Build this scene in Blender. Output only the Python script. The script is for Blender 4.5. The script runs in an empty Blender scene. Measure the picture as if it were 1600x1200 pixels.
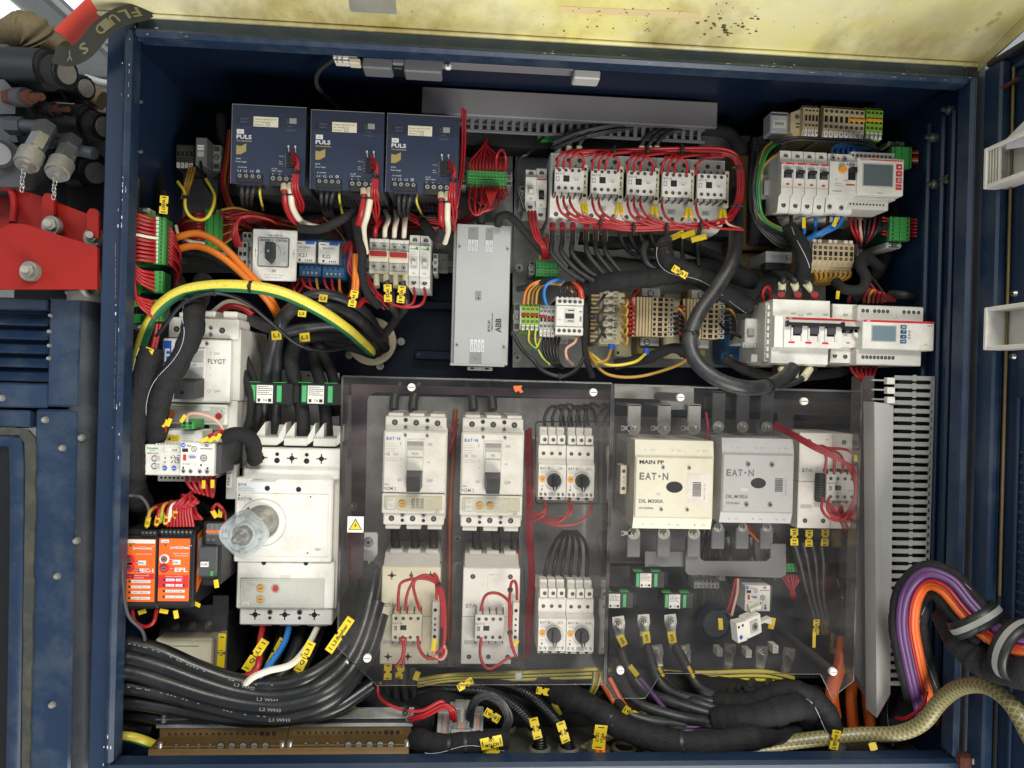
import bpy,bmesh,math,random
from mathutils import Vector,Matrix
random.seed(11)
R = math.radians
S = bpy.context.scene
COL = S.collection

# ---------------------------------------------------------------- camera
FPX = 1100.0
TH,RO = R(3.7),R(1.55)
FW = Vector((math.sin(TH),math.cos(TH),0))
R0 = Vector((math.cos(TH),-math.sin(TH),0))
U0 = Vector((0,0,1))
RT = R0 * math.cos(RO) + U0 * math.sin(RO)
UP = -R0 * math.sin(RO) + U0 * math.cos(RO)
cam = bpy.data.objects.new('camera',bpy.data.cameras.new('camera'))
COL.objects.link(cam)
cam.data.sensor_width = 36.0
cam.data.lens = FPX / 1600 * 36
cam.data.clip_start = 0.02
cam.data.clip_end = 100
cam.matrix_world = Matrix(((RT.x,UP.x,-FW.x,0),(RT.y,UP.y,-FW.y,0),(RT.z,UP.z,-FW.z,0),(0,0,0,1)))
S.camera = cam

# ---------------------------------------------------------------- light and exposure
W = bpy.data.worlds.new('World');S.world = W;W.use_nodes = True
W.node_tree.nodes['Background'].inputs[0].default_value = (0.90,0.94,1.0,1)
W.node_tree.nodes['Background'].inputs[1].default_value = 0.42
def area(name,loc,aim,size,power,col=(1,1,1)):
    l = bpy.data.lights.new(name,'AREA');l.shape = 'RECTANGLE';l.size,l.size_y = size
    l.energy = power;l.color = col
    o = bpy.data.objects.new(name,l);COL.objects.link(o);o.location = loc
    o.rotation_euler = (Vector(aim) - Vector(loc)).to_track_quat('-Z','Y').to_euler()
    return o
area('workshop_light_above',(0.5,-1.7,2.1),(0.05,1.1,0.0),(1.7,.8),106,(1.0,0.98,0.93))
area('workshop_light_side',(-2.1,-0.9,0.9),(0.0,1.1,-0.1),(1.2,1.6),12,(0.88,0.94,1.0))
area('hood_fill_light',(0.9,-0.5,-1.7),(0.4,0.8,0.6),(1.6,0.8),75,(1.0,0.97,0.9))  # unseen fill lamp added below to brighten the hood's underside
S.view_settings.view_transform = 'Standard'
S.view_settings.look = 'None'
S.view_settings.exposure = 0.0
S.view_settings.gamma = 1.0

# ---------------------------------------------------------------- materials
def lin(h):
    h = h.lstrip('#');o = []
    for i in (0,2,4):
        c = int(h[i:i+2],16) / 255
        o.append(c / 12.92 if c <= .04045 else ((c + .055) / 1.055) ** 2.4)
    return (*o,1)
MAT = {}
def M(name,col,rough=.5,metal=0.0,var=.10,vs=18.0,dirt=0.0,dcol='#4a3c2a',ds=9.0,bump=0.0,bs=260.0,spec=.5,kind=None,stretch=None):
    m = bpy.data.materials.new(name);m.use_nodes = True;MAT[name] = m
    nt = m.node_tree;N = nt.nodes;L = nt.links;b = N['Principled BSDF']
    b.inputs['Roughness'].default_value = rough;b.inputs['Metallic'].default_value = metal
    b.inputs['Specular IOR Level'].default_value = spec
    c = lin(col)
    tc = N.new('ShaderNodeTexCoord');mp = N.new('ShaderNodeMapping')
    L.new(tc.outputs['Object'],mp.inputs[0])
    if stretch: mp.inputs['Scale'].default_value = stretch
    n = N.new('ShaderNodeTexNoise' if kind != 'galv' else 'ShaderNodeTexVoronoi')
    L.new(mp.outputs[0],n.inputs['Vector'])
    n.inputs['Scale'].default_value = vs
    if kind != 'galv': n.inputs['Detail'].default_value = 6
    mx = N.new('ShaderNodeMix');mx.data_type = 'RGBA'
    mx.inputs[6].default_value = tuple(x * (1 - var) for x in c[:3]) + (1,)
    mx.inputs[7].default_value = tuple(min(1,x * (1 + var)) for x in c[:3]) + (1,)
    L.new(n.outputs[0] if kind != 'galv' else n.outputs['Color'],mx.inputs[0])
    out = mx.outputs[2]
    if dirt:
        n2 = N.new('ShaderNodeTexNoise');n2.inputs['Scale'].default_value = ds;n2.inputs['Detail'].default_value = 9
        n2.inputs['Roughness'].default_value = .68
        L.new(mp.outputs[0],n2.inputs['Vector'])
        cr = N.new('ShaderNodeValToRGB');cr.color_ramp.elements[0].position = .46;cr.color_ramp.elements[1].position = .72
        cr.color_ramp.elements[1].color = (dirt,dirt,dirt,1)
        L.new(n2.outputs[0],cr.inputs[0])
        m2 = N.new('ShaderNodeMix');m2.data_type = 'RGBA'
        L.new(cr.outputs[0],m2.inputs[0]);L.new(out,m2.inputs[6]);m2.inputs[7].default_value = lin(dcol)
        out = m2.outputs[2]
        ra = N.new('ShaderNodeMath');ra.operation = 'MULTIPLY_ADD';ra.inputs[1].default_value = .35;ra.inputs[2].default_value = rough
        L.new(cr.outputs[0],ra.inputs[0]);L.new(ra.outputs[0],b.inputs['Roughness'])
    L.new(out,b.inputs['Base Color'])
    if bump:
        n3 = N.new('ShaderNodeTexNoise');n3.inputs['Scale'].default_value = bs;n3.inputs['Detail'].default_value = 3
        L.new(mp.outputs[0],n3.inputs['Vector'])
        bp = N.new('ShaderNodeBump');bp.inputs['Strength'].default_value = bump;bp.inputs['Distance'].default_value = .001
        L.new(n3.outputs[0],bp.inputs['Height']);L.new(bp.outputs[0],b.inputs['Normal'])
    return m
M('white','#dcdad3',.4,var=.05,dirt=.4,dcol='#948b76',ds=22)
M('white2','#c9c7bf',.45,var=.05,dirt=.3,dcol='#8d8470',ds=16)
M('amber','#dd9a2c',.4,var=.04)
M('bigcream','#dfddca',.42,var=.05,dirt=.35,dcol='#a59a72',ds=9)
M('biggrey','#b2b2b2',.42,var=.04,dirt=.25,dcol='#77756e',ds=9)
M('rubber','#33352f',.7,var=.2,dirt=.6,dcol='#5a5544',ds=25,bump=.3)
M('cream','#d6d0b8',.45,var=.06,dirt=.4,dcol='#a08f62',ds=11)
M('beige','#beab85',.55,var=.10,dirt=.3,dcol='#6d5a3a',ds=30)
M('lgrey','#aeb0ac',.5,var=.05,dirt=.2,dcol='#7b776a')
M('grey','#8b8c89',.5,var=.06,dirt=.25,dcol='#55524a')
M('mgrey','#66676a',.5,var=.06)
M('dgrey','#3c3d40',.55,var=.1)
M('black','#191a1c',.45,var=.15)
M('blackgloss','#131416',.3,var=.1)
M('blackmatte','#1a1a1b',.85,var=.25,vs=200,bump=.5,bs=900)
M('tapeblack','#1d1d1f',.7,var=.3,vs=90,bump=.7,bs=500,spec=.3)
M('cable','#232427',.42,bump=.25,bs=220,var=.15,vs=40,dirt=.4,dcol='#5a5a58',ds=25)
M('hole','#0b0b0c',.7,var=0)
M('ink','#1e2024',.7,var=0)
M('inkgrey','#77777a',.7,var=0)
M('inkwhite','#cfd3d8',.6,var=0)
M('inkblue','#1d4fa8',.6,var=0)
M('red','#9a171e',.4,var=.12,vs=60)
M('red2','#8e1420',.42,var=.15,vs=60)
M('redlabel','#c22a2c',.5,var=.05)
M('orange','#dc6420',.42,var=.08)
M('orangewire','#d06f1c',.4,var=.1)
M('yellow','#d9bd1e',.5,var=.06,dirt=.2,dcol='#6b5c18',ds=60)
M('yelwire','#d9c23a',.4,var=.08,dirt=.3,dcol='#6f642c',ds=30)
M('whitewire','#d8d2bd',.45,var=.06)
M('pinkwire','#cfa08c',.45,var=.08)
M('bluewire','#1f6cb4',.4,var=.08)
M('greenwire','#2e7a3c',.4,var=.08)
M('brownwire','#8a5a1c',.45,var=.1)
M('ochrewire','#a9812e',.45,var=.1)
M('purple','#5a3867',.42,var=.08)
M('green','#3f9a48',.45,var=.08,dirt=.15,dcol='#1f4a28')
M('dkgreen','#1f5a35',.45,var=.08)
M('ledgreen','#46a463',.4,var=.05)
M('lime','#86b03a',.45,var=.08)
M('relayblue','#1d527c',.4,var=.1)
M('blue','#2455b4',.4,var=.05)
M('psu','#2a344c',.38,.2,var=.05,vs=40)
M('psu_dark','#232b3f',.38,.2,var=.05)
M('gold','#a8965a',.4,.3,var=.05)
M('steel','#a9a9a6',.32,.85,var=.12,vs=60,bump=.15)
M('zinc','#b7b6ad',.35,.8,var=.15,vs=90,dirt=.3,dcol='#7a725c',ds=60)
M('rail','#a3a29a',.35,.8,var=.1)
M('galv','#929492',.42,.15,var=.12,vs=90,kind='galv',dirt=.2,dcol='#6d6a62',ds=12)
M('alu','#b4b6b5',.42,.35,var=.04,vs=70,dirt=.18,dcol='#8d8c88',ds=6)
M('brass','#6a5430',.48,.45,var=.25,vs=40,dirt=.5,dcol='#4f4028',ds=30)
M('copper','#9a5530',.4,.7,var=.2,vs=30)
M('rust','#4e281b',.85,.1,var=.4,vs=60,bump=.8,bs=300)
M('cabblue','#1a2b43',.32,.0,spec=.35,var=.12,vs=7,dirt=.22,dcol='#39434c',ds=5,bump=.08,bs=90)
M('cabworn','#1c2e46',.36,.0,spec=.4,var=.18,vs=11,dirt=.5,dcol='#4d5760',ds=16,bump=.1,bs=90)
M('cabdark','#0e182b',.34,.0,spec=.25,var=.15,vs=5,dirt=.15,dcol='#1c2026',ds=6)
M('cabtop','#34444e',.45,.1,var=.2,vs=10,dirt=.5,dcol='#6b6f5c',ds=18,bump=.1)
M('cabgrime','#262c33',.5,.1,var=.25,vs=10,dirt=.6,dcol='#4b4a44',ds=14)
M('redpaint','#8f1a12',.55,spec=.25,var=.25,vs=9,dirt=.6,dcol='#5a1512',ds=7,bump=.1)
M('redorange','#d8402a',.45,var=.08)
M('boltwhite','#8a887f',.5,.4,var=.25,vs=80,bump=.6,bs=300)
M('hydgrey','#484b50',.45,.35,var=.2,vs=30,dirt=.4,dcol='#44423e',ds=20,bump=.2)
M('khaki','#61553a',.85,var=.4,vs=120,bump=.8,bs=400)
M('hose','#8d8455',.45,var=.15,vs=60)
M('duct','#8f908e',.45,var=.05,dirt=.15,dcol='#6f6c66')
M('ductlid','#b3b1ae',.45,var=.04,dirt=.2,dcol='#8a8782')
M('powercable','#131416',.3,bump=.2,bs=160,var=.15,dirt=.3,dcol='#3a3a38',ds=18)
M('lid','#747173',.5,var=.03)
M('strap','#35352e',.85,var=.2,bump=.5,bs=600)
M('straptext','#7d7656',.85,var=.2)
M('gland','#4b4c45',.55,.3,var=.25,vs=14,dirt=.5,dcol='#2f2e2a',ds=20)
M('screen','#5c6a6c',.15,var=.03)
M('lcd','#6f7f8a',.12,var=.02)
M('iron','#6c5c3a',.5,.3,var=.3,vs=40)
M('ivory','#c9c3a4',.4,var=.08)
M('seal','#b4301f',.5)
M('orangeprint','#c4602c',.5)
M('paper','#c5c4d0',.6,var=.02)
def emis(name,col,st):
    m = bpy.data.materials.new(name);m.use_nodes = True;MAT[name] = m
    nt = m.node_tree;e = nt.nodes.new('ShaderNodeEmission');e.inputs[0].default_value = lin(col);e.inputs[1].default_value = st
    nt.links.new(e.outputs[0],nt.nodes['Material Output'].inputs[0]);return m
emis('skylight','#f4f8ff',1.6)
def clear(name,tint,gloss=.08,haze=.0,hcol='#c9c6c6',rough=.08):
    """clear plastic sheet: lets light straight through, Fresnel gloss, a little patchy haze for scuffs and painted glare"""
    m = bpy.data.materials.new(name);m.use_nodes = True;MAT[name] = m
    nt = m.node_tree;N = nt.nodes;L = nt.links
    for n in list(N):
        if n.type != 'OUTPUT_MATERIAL': N.remove(n)
    out = [n for n in N if n.type == 'OUTPUT_MATERIAL'][0]
    t = N.new('ShaderNodeBsdfTransparent');t.inputs[0].default_value = lin(tint)
    g = N.new('ShaderNodeBsdfGlossy');g.inputs['Roughness'].default_value = rough
    d = N.new('ShaderNodeBsdfDiffuse');d.inputs[0].default_value = lin(hcol)
    tc = N.new('ShaderNodeTexCoord');n = N.new('ShaderNodeTexNoise');n.inputs['Scale'].default_value = 6;n.inputs['Detail'].default_value = 8
    mp = N.new('ShaderNodeMapping');mp.inputs['Rotation'].default_value = (0,.6,0);mp.inputs['Scale'].default_value = (1,1,3)
    L.new(tc.outputs['Object'],mp.inputs[0]);L.new(mp.outputs[0],n.inputs['Vector'])
    mr = N.new('ShaderNodeMapRange');mr.inputs[1].default_value = .45;mr.inputs[2].default_value = .8
    mr.inputs[3].default_value = haze * .4;mr.inputs[4].default_value = haze * 2.6  # noise patches of haze also paint milky glare into the sheet
    L.new(n.outputs[0],mr.inputs[0])
    a = N.new('ShaderNodeMixShader');L.new(mr.outputs[0],a.inputs[0]);L.new(t.outputs[0],a.inputs[1]);L.new(d.outputs[0],a.inputs[2])
    lw = N.new('ShaderNodeLayerWeight');lw.inputs[0].default_value = .5
    pw = N.new('ShaderNodeMath');pw.operation = 'POWER';pw.inputs[1].default_value = 4;L.new(lw.outputs['Facing'],pw.inputs[0])
    mu = N.new('ShaderNodeMath');mu.operation = 'MULTIPLY_ADD';mu.inputs[1].default_value = .7;mu.inputs[2].default_value = .010 + gloss * .12;L.new(pw.outputs[0],mu.inputs[0])
    bsd = N.new('ShaderNodeMixShader');L.new(mu.outputs[0],bsd.inputs[0]);L.new(a.outputs[0],bsd.inputs[1]);L.new(g.outputs[0],bsd.inputs[2])
    L.new(bsd.outputs[0],out.inputs[0]);return m
clear('acrylic','#f8f7f6',.06,.014)
clear('acrylic_edge','#8c8684',.3,.25,'#8d8a88',.2)
clear('tint','#93808a',.1,.12,'#8a7780')
clear('smoke','#e8e6e4',.15,.03,'#c9c9c4',.12)
clear('flange','#e6eaea',.5,.32,'#d4d8d8',.12)
clear('clearcap','#fafbfa',.1,.02,'#d9dcdc',.1)
def tape_mat():
    nt = MAT['tapeblack'].node_tree;N = nt.nodes;L = nt.links;b = N['Principled BSDF']
    at = N.new('ShaderNodeAttribute');at.attribute_name = 'len';an = N.new('ShaderNodeAttribute');an.attribute_name = 'ang'
    n = N.new('ShaderNodeTexNoise');n.inputs['Scale'].default_value = 45;n.inputs['Detail'].default_value = 7
    a = N.new('ShaderNodeMath');a.operation = 'MULTIPLY_ADD';a.inputs[1].default_value = 70;L.new(at.outputs['Fac'],a.inputs[0])
    s = N.new('ShaderNodeMath');s.operation = 'MULTIPLY_ADD';s.inputs[1].default_value = 1.6;L.new(n.outputs[0],s.inputs[0]);L.new(an.outputs['Fac'],s.inputs[2]);L.new(s.outputs[0],a.inputs[2])
    f = N.new('ShaderNodeMath');f.operation = 'FRACT';L.new(a.outputs[0],f.inputs[0])
    h = N.new('ShaderNodeMath');h.operation = 'MULTIPLY_ADD';h.inputs[1].default_value = .7;L.new(n.outputs[0],h.inputs[0]);L.new(f.outputs[0],h.inputs[2])
    bp = N.new('ShaderNodeBump');bp.inputs['Strength'].default_value = .7;bp.inputs['Distance'].default_value = .0012
    L.new(h.outputs[0],bp.inputs['Height']);L.new(bp.outputs[0],b.inputs['Normal'])
tape_mat()
def earth_mat():
    m = M('earthcable','#d8c232',.4)
    nt = m.node_tree;N = nt.nodes;L = nt.links;b = N['Principled BSDF']
    at = N.new('ShaderNodeAttribute');at.attribute_name = 'ang'
    cr = N.new('ShaderNodeValToRGB');cr.color_ramp.interpolation = 'CONSTANT'
    cr.color_ramp.elements[0].color = lin('#d9c74a');cr.color_ramp.elements[1].position = .53;cr.color_ramp.elements[1].color = lin('#1f6a45');e_ = cr.color_ramp.elements.new(.83);e_.color = lin('#d9c74a')
    L.new(at.outputs['Fac'],cr.inputs[0])
    n = N.new('ShaderNodeTexNoise');n.inputs['Scale'].default_value = 60;n.inputs['Detail'].default_value = 8
    mr = N.new('ShaderNodeMapRange');mr.inputs[1].default_value = .55;mr.inputs[2].default_value = .8;mr.inputs[4].default_value = .6
    mx = N.new('ShaderNodeMix');mx.data_type = 'RGBA';mx.inputs[7].default_value = lin('#6a5f33')
    L.new(n.outputs[0],mr.inputs[0]);L.new(mr.outputs[0],mx.inputs[0]);L.new(cr.outputs[0],mx.inputs[6]);L.new(mx.outputs[2],b.inputs['Base Color'])
earth_mat()
def braid_mat():
    m = M('braidhose','#9c9265',.35)
    nt = m.node_tree;N = nt.nodes;L = nt.links;b = N['Principled BSDF']
    a1 = N.new('ShaderNodeAttribute');a1.attribute_name = 'ang';a2 = N.new('ShaderNodeAttribute');a2.attribute_name = 'len'
    fs = []
    for sg in (1,-1):
        ma = N.new('ShaderNodeMath');ma.operation = 'MULTIPLY_ADD';ma.inputs[1].default_value = 6.2832 * 5 * sg
        mb = N.new('ShaderNodeMath');mb.operation = 'MULTIPLY';mb.inputs[1].default_value = 6.2832 / .0075
        L.new(a2.outputs['Fac'],mb.inputs[0]);L.new(a1.outputs['Fac'],ma.inputs[0]);L.new(mb.outputs[0],ma.inputs[2])
        si = N.new('ShaderNodeMath');si.operation = 'SINE';L.new(ma.outputs[0],si.inputs[0]);fs.append(si)
    mx = N.new('ShaderNodeMath');mx.operation = 'MAXIMUM';L.new(fs[0].outputs[0],mx.inputs[0]);L.new(fs[1].outputs[0],mx.inputs[1])
    mr = N.new('ShaderNodeMapRange');mr.inputs[1].default_value = .5;mr.inputs[2].default_value = 1.0
    L.new(mx.outputs[0],mr.inputs[0])
    c = N.new('ShaderNodeMix');c.data_type = 'RGBA';c.inputs[6].default_value = lin('#6c6540');c.inputs[7].default_value = lin('#9a9168')
    L.new(mr.outputs[0],c.inputs[0]);L.new(c.outputs[2],b.inputs['Base Color'])
braid_mat()
def hood_mat():
    m = M('hoodyellow','#d8c96a',.42,var=.0)
    nt = m.node_tree;N = nt.nodes;L = nt.links;b = N['Principled BSDF']
    tc = N.new('ShaderNodeTexCoord')
    def noi(s,d,st=(1,1,1)):
        mp = N.new('ShaderNodeMapping');mp.inputs['Scale'].default_value = st;L.new(tc.outputs['Object'],mp.inputs[0])
        n = N.new('ShaderNodeTexNoise');n.inputs['Scale'].default_value = s;n.inputs['Detail'].default_value = d;n.inputs['Roughness'].default_value = .65
        L.new(mp.outputs[0],n.inputs['Vector']);return n
    def ramp(n,p0,p1):
        r = N.new('ShaderNodeMapRange');r.inputs[1].default_value = p0;r.inputs[2].default_value = p1;L.new(n.outputs[0],r.inputs[0]);return r
    def mix(f,a,bcol):
        x = N.new('ShaderNodeMix');x.data_type = 'RGBA';L.new(f.outputs[0],x.inputs[0])
        if isinstance(a,str): x.inputs[6].default_value = lin(a)
        else: L.new(a.outputs[2],x.inputs[6])
        x.inputs[7].default_value = lin(bcol);return x
    x = mix(ramp(noi(3.5,5,(1,2.5,1)),.35,.68),'#e6dc86','#e4e0c4')
    x = mix(ramp(noi(9,8,(1,1.6,1)),.58,.78),x,'#b9a45c')
    x = mix(ramp(noi(15,10,(1,.8,1)),.66,.75),x,'#5f472c')
    sp = N.new('ShaderNodeSeparateXYZ');L.new(tc.outputs['Object'],sp.inputs[0])
    g = N.new('ShaderNodeMapRange');g.inputs[1].default_value = .80;g.inputs[2].default_value = .96;L.new(sp.outputs[1],g.inputs[0])   # grime washed down to the hem
    q = noi(5,8,(1,.7,1));gm = N.new('ShaderNodeMath');gm.operation = 'MULTIPLY';L.new(g.outputs[0],gm.inputs[0]);L.new(ramp(q,.42,.62).outputs[0],gm.inputs[1])
    x = mix(gm,x,'#9a8a4e')
    x = mix(ramp(noi(2.2,3,(1,3,1)),.56,.8),x,'#c9c2a4')
    L.new(x.outputs[2],b.inputs['Base Color'])
hood_mat()
# ---------------------------------------------------------------- pixel <-> world helpers
def ray(px,py): return FW + RT * ((px - 800) / FPX) + UP * ((600 - py) / FPX)
def P(px,py,Y):
    r = ray(px,py);return r * (Y / r.y)
def scl(px,py,Y): return P(px,py,Y).dot(FW) / FPX

_txt = {}
def textmesh(st,bold):
    k = (st,bold)
    if k not in _txt:
        cu = bpy.data.curves.new('t','FONT');cu.body = st;cu.size = 1;cu.resolution_u = 2;cu.offset = .028 if bold else 0.004
        ob = bpy.data.objects.new('t',cu);me = bpy.data.meshes.new_from_object(ob)
        vs = [tuple(v.co) for v in me.vertices];fs = [tuple(p.vertices) for p in me.polygons]
        bpy.data.objects.remove(ob);bpy.data.meshes.remove(me);bpy.data.curves.remove(cu)
        x0 = min(v[0] for v in vs) if vs else 0;x1 = max(v[0] for v in vs) if vs else 1
        _txt[k] = ([(v[0] - x0,v[1]) for v in vs],fs,x1 - x0)
    return _txt[k]

class MB:
    def __init__(s,T=None):
        s.v = [];s.f = [];s.m = [];s.sm = [];s.mats = [];s.T = T or (lambda a,b,c: Vector((a,b,c)))
        s.attr = {}
    def mi(s,m):
        if m not in s.mats: s.mats.append(m)
        return s.mats.index(m)
    def add(s,pts,faces,mat,smooth=False):
        o = len(s.v);s.v += [tuple(p) for p in pts]
        k = s.mi(mat)
        for f in faces:
            s.f.append(tuple(i + o for i in f));s.m.append(k);s.sm.append(smooth)
        return o
    def box(s,u0,v0,u1,v1,d0,d1,mat,c=.7):
        if u0 > u1: u0,u1 = u1,u0
        if v0 > v1: v0,v1 = v1,v0
        if d0 > d1: d0,d1 = d1,d0
        lo = (u0,v0,d0);hi = (u1,v1,d1)
        c = min(c,(u1-u0)*.45,(v1-v0)*.45,(d1-d0)*.45)
        idx = {};pts = []
        for a in (0,1):
            for b in (0,1):
                for e in (0,1):
                    sg = (a,b,e)
                    for ax in range(3):
                        q = []
                        for i in range(3):
                            base = hi[i] if sg[i] else lo[i]
                            if i != ax: base += -c if sg[i] else c
                            q.append(base)
                        idx[(a,b,e,ax)] = len(pts);pts.append(s.T(*q))
        F = []
        for ax in range(3):
            o = [i for i in range(3) if i != ax]
            for sd in (0,1):
                f = []
                for (p,q) in ((0,0),(1,0),(1,1),(0,1)):
                    k = [0,0,0];k[ax] = sd;k[o[0]] = p;k[o[1]] = q
                    f.append(idx[(*k,ax)])
                F.append(f)
            for (p,q) in ((0,0),(1,0),(1,1),(0,1)):   # edges along ax
                k0 = [0,0,0];k0[o[0]] = p;k0[o[1]] = q;k1 = list(k0);k1[ax] = 1
                F.append([idx[(*k0,o[0])],idx[(*k1,o[0])],idx[(*k1,o[1])],idx[(*k0,o[1])]])
        for a in (0,1):
            for b in (0,1):
                for e in (0,1): F.append([idx[(a,b,e,i)] for i in range(3)])
        s.add(pts,F,mat)
    def wbox(s,x0,y0,z0,x1,y1,z1,mat,c=.001): s.box(x0,y0,x1,y1,z0,z1,mat,c)
    def prism(s,poly,d0,d1,mat,poly2=None):
        n = len(poly);p2 = poly2 or poly
        pts = [s.T(u,v,d0) for u,v in poly] + [s.T(u,v,d1) for u,v in p2]
        F = [list(range(n)),list(range(n,2*n))] + [[i,(i+1) % n,n + (i+1) % n,n + i] for i in range(n)]
        s.add(pts,F,mat)
    def prof(s,poly,u0,u1,mat):
        """profile poly in (v,d) extruded along u"""
        n = len(poly)
        pts = [s.T(u0,v,d) for v,d in poly] + [s.T(u1,v,d) for v,d in poly]
        F = [list(range(n)),list(range(n,2*n))] + [[i,(i+1) % n,n + (i+1) % n,n + i] for i in range(n)]
        s.add(pts,F,mat)
    def cyl(s,u,v,r,d0,d1,mat,n=16,r2=None,rv=None):
        r2 = r if r2 is None else r2
        k = 1 if rv is None else rv / r
        pts = [s.T(u + r*math.cos(2*math.pi*i/n),v + k*r*math.sin(2*math.pi*i/n),d0) for i in range(n)]
        pts += [s.T(u + r2*math.cos(2*math.pi*i/n),v + k*r2*math.sin(2*math.pi*i/n),d1) for i in range(n)]
        o = s.add(pts,[[i,(i+1) % n,n + (i+1) % n,n + i] for i in range(n)],mat,True)
        s.add(pts,[list(range(n)),list(range(n,2*n))],mat)
    def ring(s,u,v,ri,ro,d0,d1,mat,n=28):
        pts = []
        for (r,d) in ((ri,d0),(ro,d0),(ro,d1),(ri,d1)):
            pts += [s.T(u + r*math.cos(2*math.pi*i/n),v + r*math.sin(2*math.pi*i/n),d) for i in range(n)]
        F = []
        for k in range(4):
            a,b = k*n,((k+1) % 4)*n
            F += [[a+i,a+(i+1) % n,b+(i+1) % n,b+i] for i in range(n)]
        s.add(pts,F,mat)
    def rod(s,a,b,r,mat,n=12,r2=None,cap=True):
        A,B = s.T(*a),s.T(*b);r2 = r if r2 is None else r2
        ax = (B - A).normalized();x = ax.orthogonal().normalized();y = ax.cross(x)
        k = s.k if hasattr(s,'k') else 1
        pts = [A + (x*math.cos(2*math.pi*i/n) + y*math.sin(2*math.pi*i/n))*r*k for i in range(n)]
        pts += [B + (x*math.cos(2*math.pi*i/n) + y*math.sin(2*math.pi*i/n))*r2*k for i in range(n)]
        s.add(pts,[[i,(i+1) % n,n + (i+1) % n,n + i] for i in range(n)],mat,n > 6)
        if cap: s.add(pts,[list(range(n)),list(range(n,2*n))],mat)
    def tube(s,pts,r,mat,n=8,rf=None,flat=None):
        """pts: world/local Vectors, r metres. writes attributes ang (0..1 round) and len (metres along)"""
        m = len(pts);T = []
        for i in range(m):
            t = pts[min(i+1,m-1)] - pts[max(i-1,0)]
            T.append(t.normalized() if t.length > 1e-9 else Vector((1,0,0)))
        ref = Vector((0,-1,0));nrm = ref - T[0]*ref.dot(T[0])
        nrm = nrm.normalized() if nrm.length > 1e-4 else T[0].orthogonal().normalized()
        V = [];ln = 0;A1 = [];A2 = []
        for i in range(m):
            if i: ln += (pts[i]-pts[i-1]).length
            nrm = nrm - T[i]*nrm.dot(T[i]);nrm.normalize();bi = T[i].cross(nrm)
            rr = r if rf is None else r*rf(i/(m-1),ln)
            for k in range(n):
                a = 2*math.pi*k/n
                ca,sa = math.cos(a),math.sin(a)
                if flat: ca *= flat
                V.append(pts[i] + (nrm*ca + bi*sa)*rr);A1.append((k/n + .5) % 1);A2.append(ln)
        F = []
        for i in range(m-1):
            for k in range(n):
                F.append([i*n+k,i*n+(k+1) % n,(i+1)*n+(k+1) % n,(i+1)*n+k])
        o = s.add(V,F,mat,True)
        for j,(x,y) in enumerate(zip(A1,A2)): s.attr[o+j] = (x,y)
        s.add(V[:n],[list(range(n))],mat);s.add(V[-n:],[list(range(n))],mat)
    def textw(s,st,O,X,Y,h,mat,w=None,bold=False,align='l'):
        vs,fs,wd = textmesh(st,bold)
        if not vs: return
        sy = h/.72;sx = sy if w is None else w/max(wd,.01)
        off = {'l': 0,'c': -wd*sx/2,'r': -wd*sx}[align]
        s.add([O + X*(v[0]*sx+off) + Y*(v[1]*sy) for v in vs],fs,mat)
    def text(s,st,u,v,h,mat='ink',d=.25,w=None,bold=False,align='l',rot=0):
        """cap height h px, (u,v) = left end of the baseline, rot degrees anticlockwise"""
        O = s.T(u,v,d);X = (s.T(u+1,v,d) - O);Y = (s.T(u,v-1,d) - O)
        c,q = math.cos(R(rot)),math.sin(R(rot))
        s.textw(st,O,X*c + Y*q,Y*c - X*q,h,mat,w,bold,align)
    def eaton(s,u,v,h,mat='inkblue',d=.25):
        w = h*4.2
        s.text('E',u,v,h,mat,d,w*.17,True);s.text('A',u+w*.2,v,h,mat,d,w*.2,True)
        s.text('T',u+w*.42,v,h,mat,d,w*.17,True)
        s.cyl(u+w*.69,v-h*.5,h*.17,d-.05,d+.02,mat,10);s.text('N',u+w*.80,v,h,mat,d,w*.2,True)
    def fine(s,u,v,w,rows,pitch,mat='inkgrey',d=.22,th=.5):
        """rows of fine print too small to read: thin broken dashes"""
        rnd = random.Random(int(u*7+v*13+w))
        for i in range(rows):
            x = u;e = u + w*(1 if i % 3 else .8)
            while x < e - 1:
                l = min(rnd.uniform(1.5,5),e-x);s.add([s.T(x,v+i*pitch,d),s.T(x+l,v+i*pitch,d),s.T(x+l,v+i*pitch+th,d),s.T(x,v+i*pitch+th,d)],[[0,1,2,3]],mat);x += l + .8
    def rect(s,u0,v0,u1,v1,mat,d=.2):
        s.add([s.T(u0,v0,d),s.T(u1,v0,d),s.T(u1,v1,d),s.T(u0,v1,d)],[[0,1,2,3]],mat)
    def build(s,name,parent=None,loc=None):
        me = bpy.data.meshes.new(name)
        if loc is not None: vs = [tuple(Vector(v) - loc) for v in s.v]
        else: vs = s.v
        me.from_pydata(vs,[],s.f);me.update()
        for m in s.mats: me.materials.append(MAT[m])
        me.polygons.foreach_set('material_index',s.m);me.polygons.foreach_set('use_smooth',s.sm)
        if s.attr:
            for nm,q in (('ang',0),('len',1)):
                at = me.attributes.new(nm,'FLOAT','POINT')
                at.data.foreach_set('value',[s.attr.get(i,(0,0))[q] for i in range(len(vs))])
        bm = bmesh.new();bm.from_mesh(me);bmesh.ops.recalc_face_normals(bm,faces=bm.faces);bm.to_mesh(me);bm.free()
        o = bpy.data.objects.new(name,me);COL.objects.link(o)
        if loc is not None: o.location = loc
        if parent is not None: o.parent = parent
        return o

def tagit(o,label=None,cat=None,group=None,kind=None):
    if label: o['label'] = label
    if cat: o['category'] = cat
    if group: o['group'] = group
    if kind: o['kind'] = kind
    return o

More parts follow.
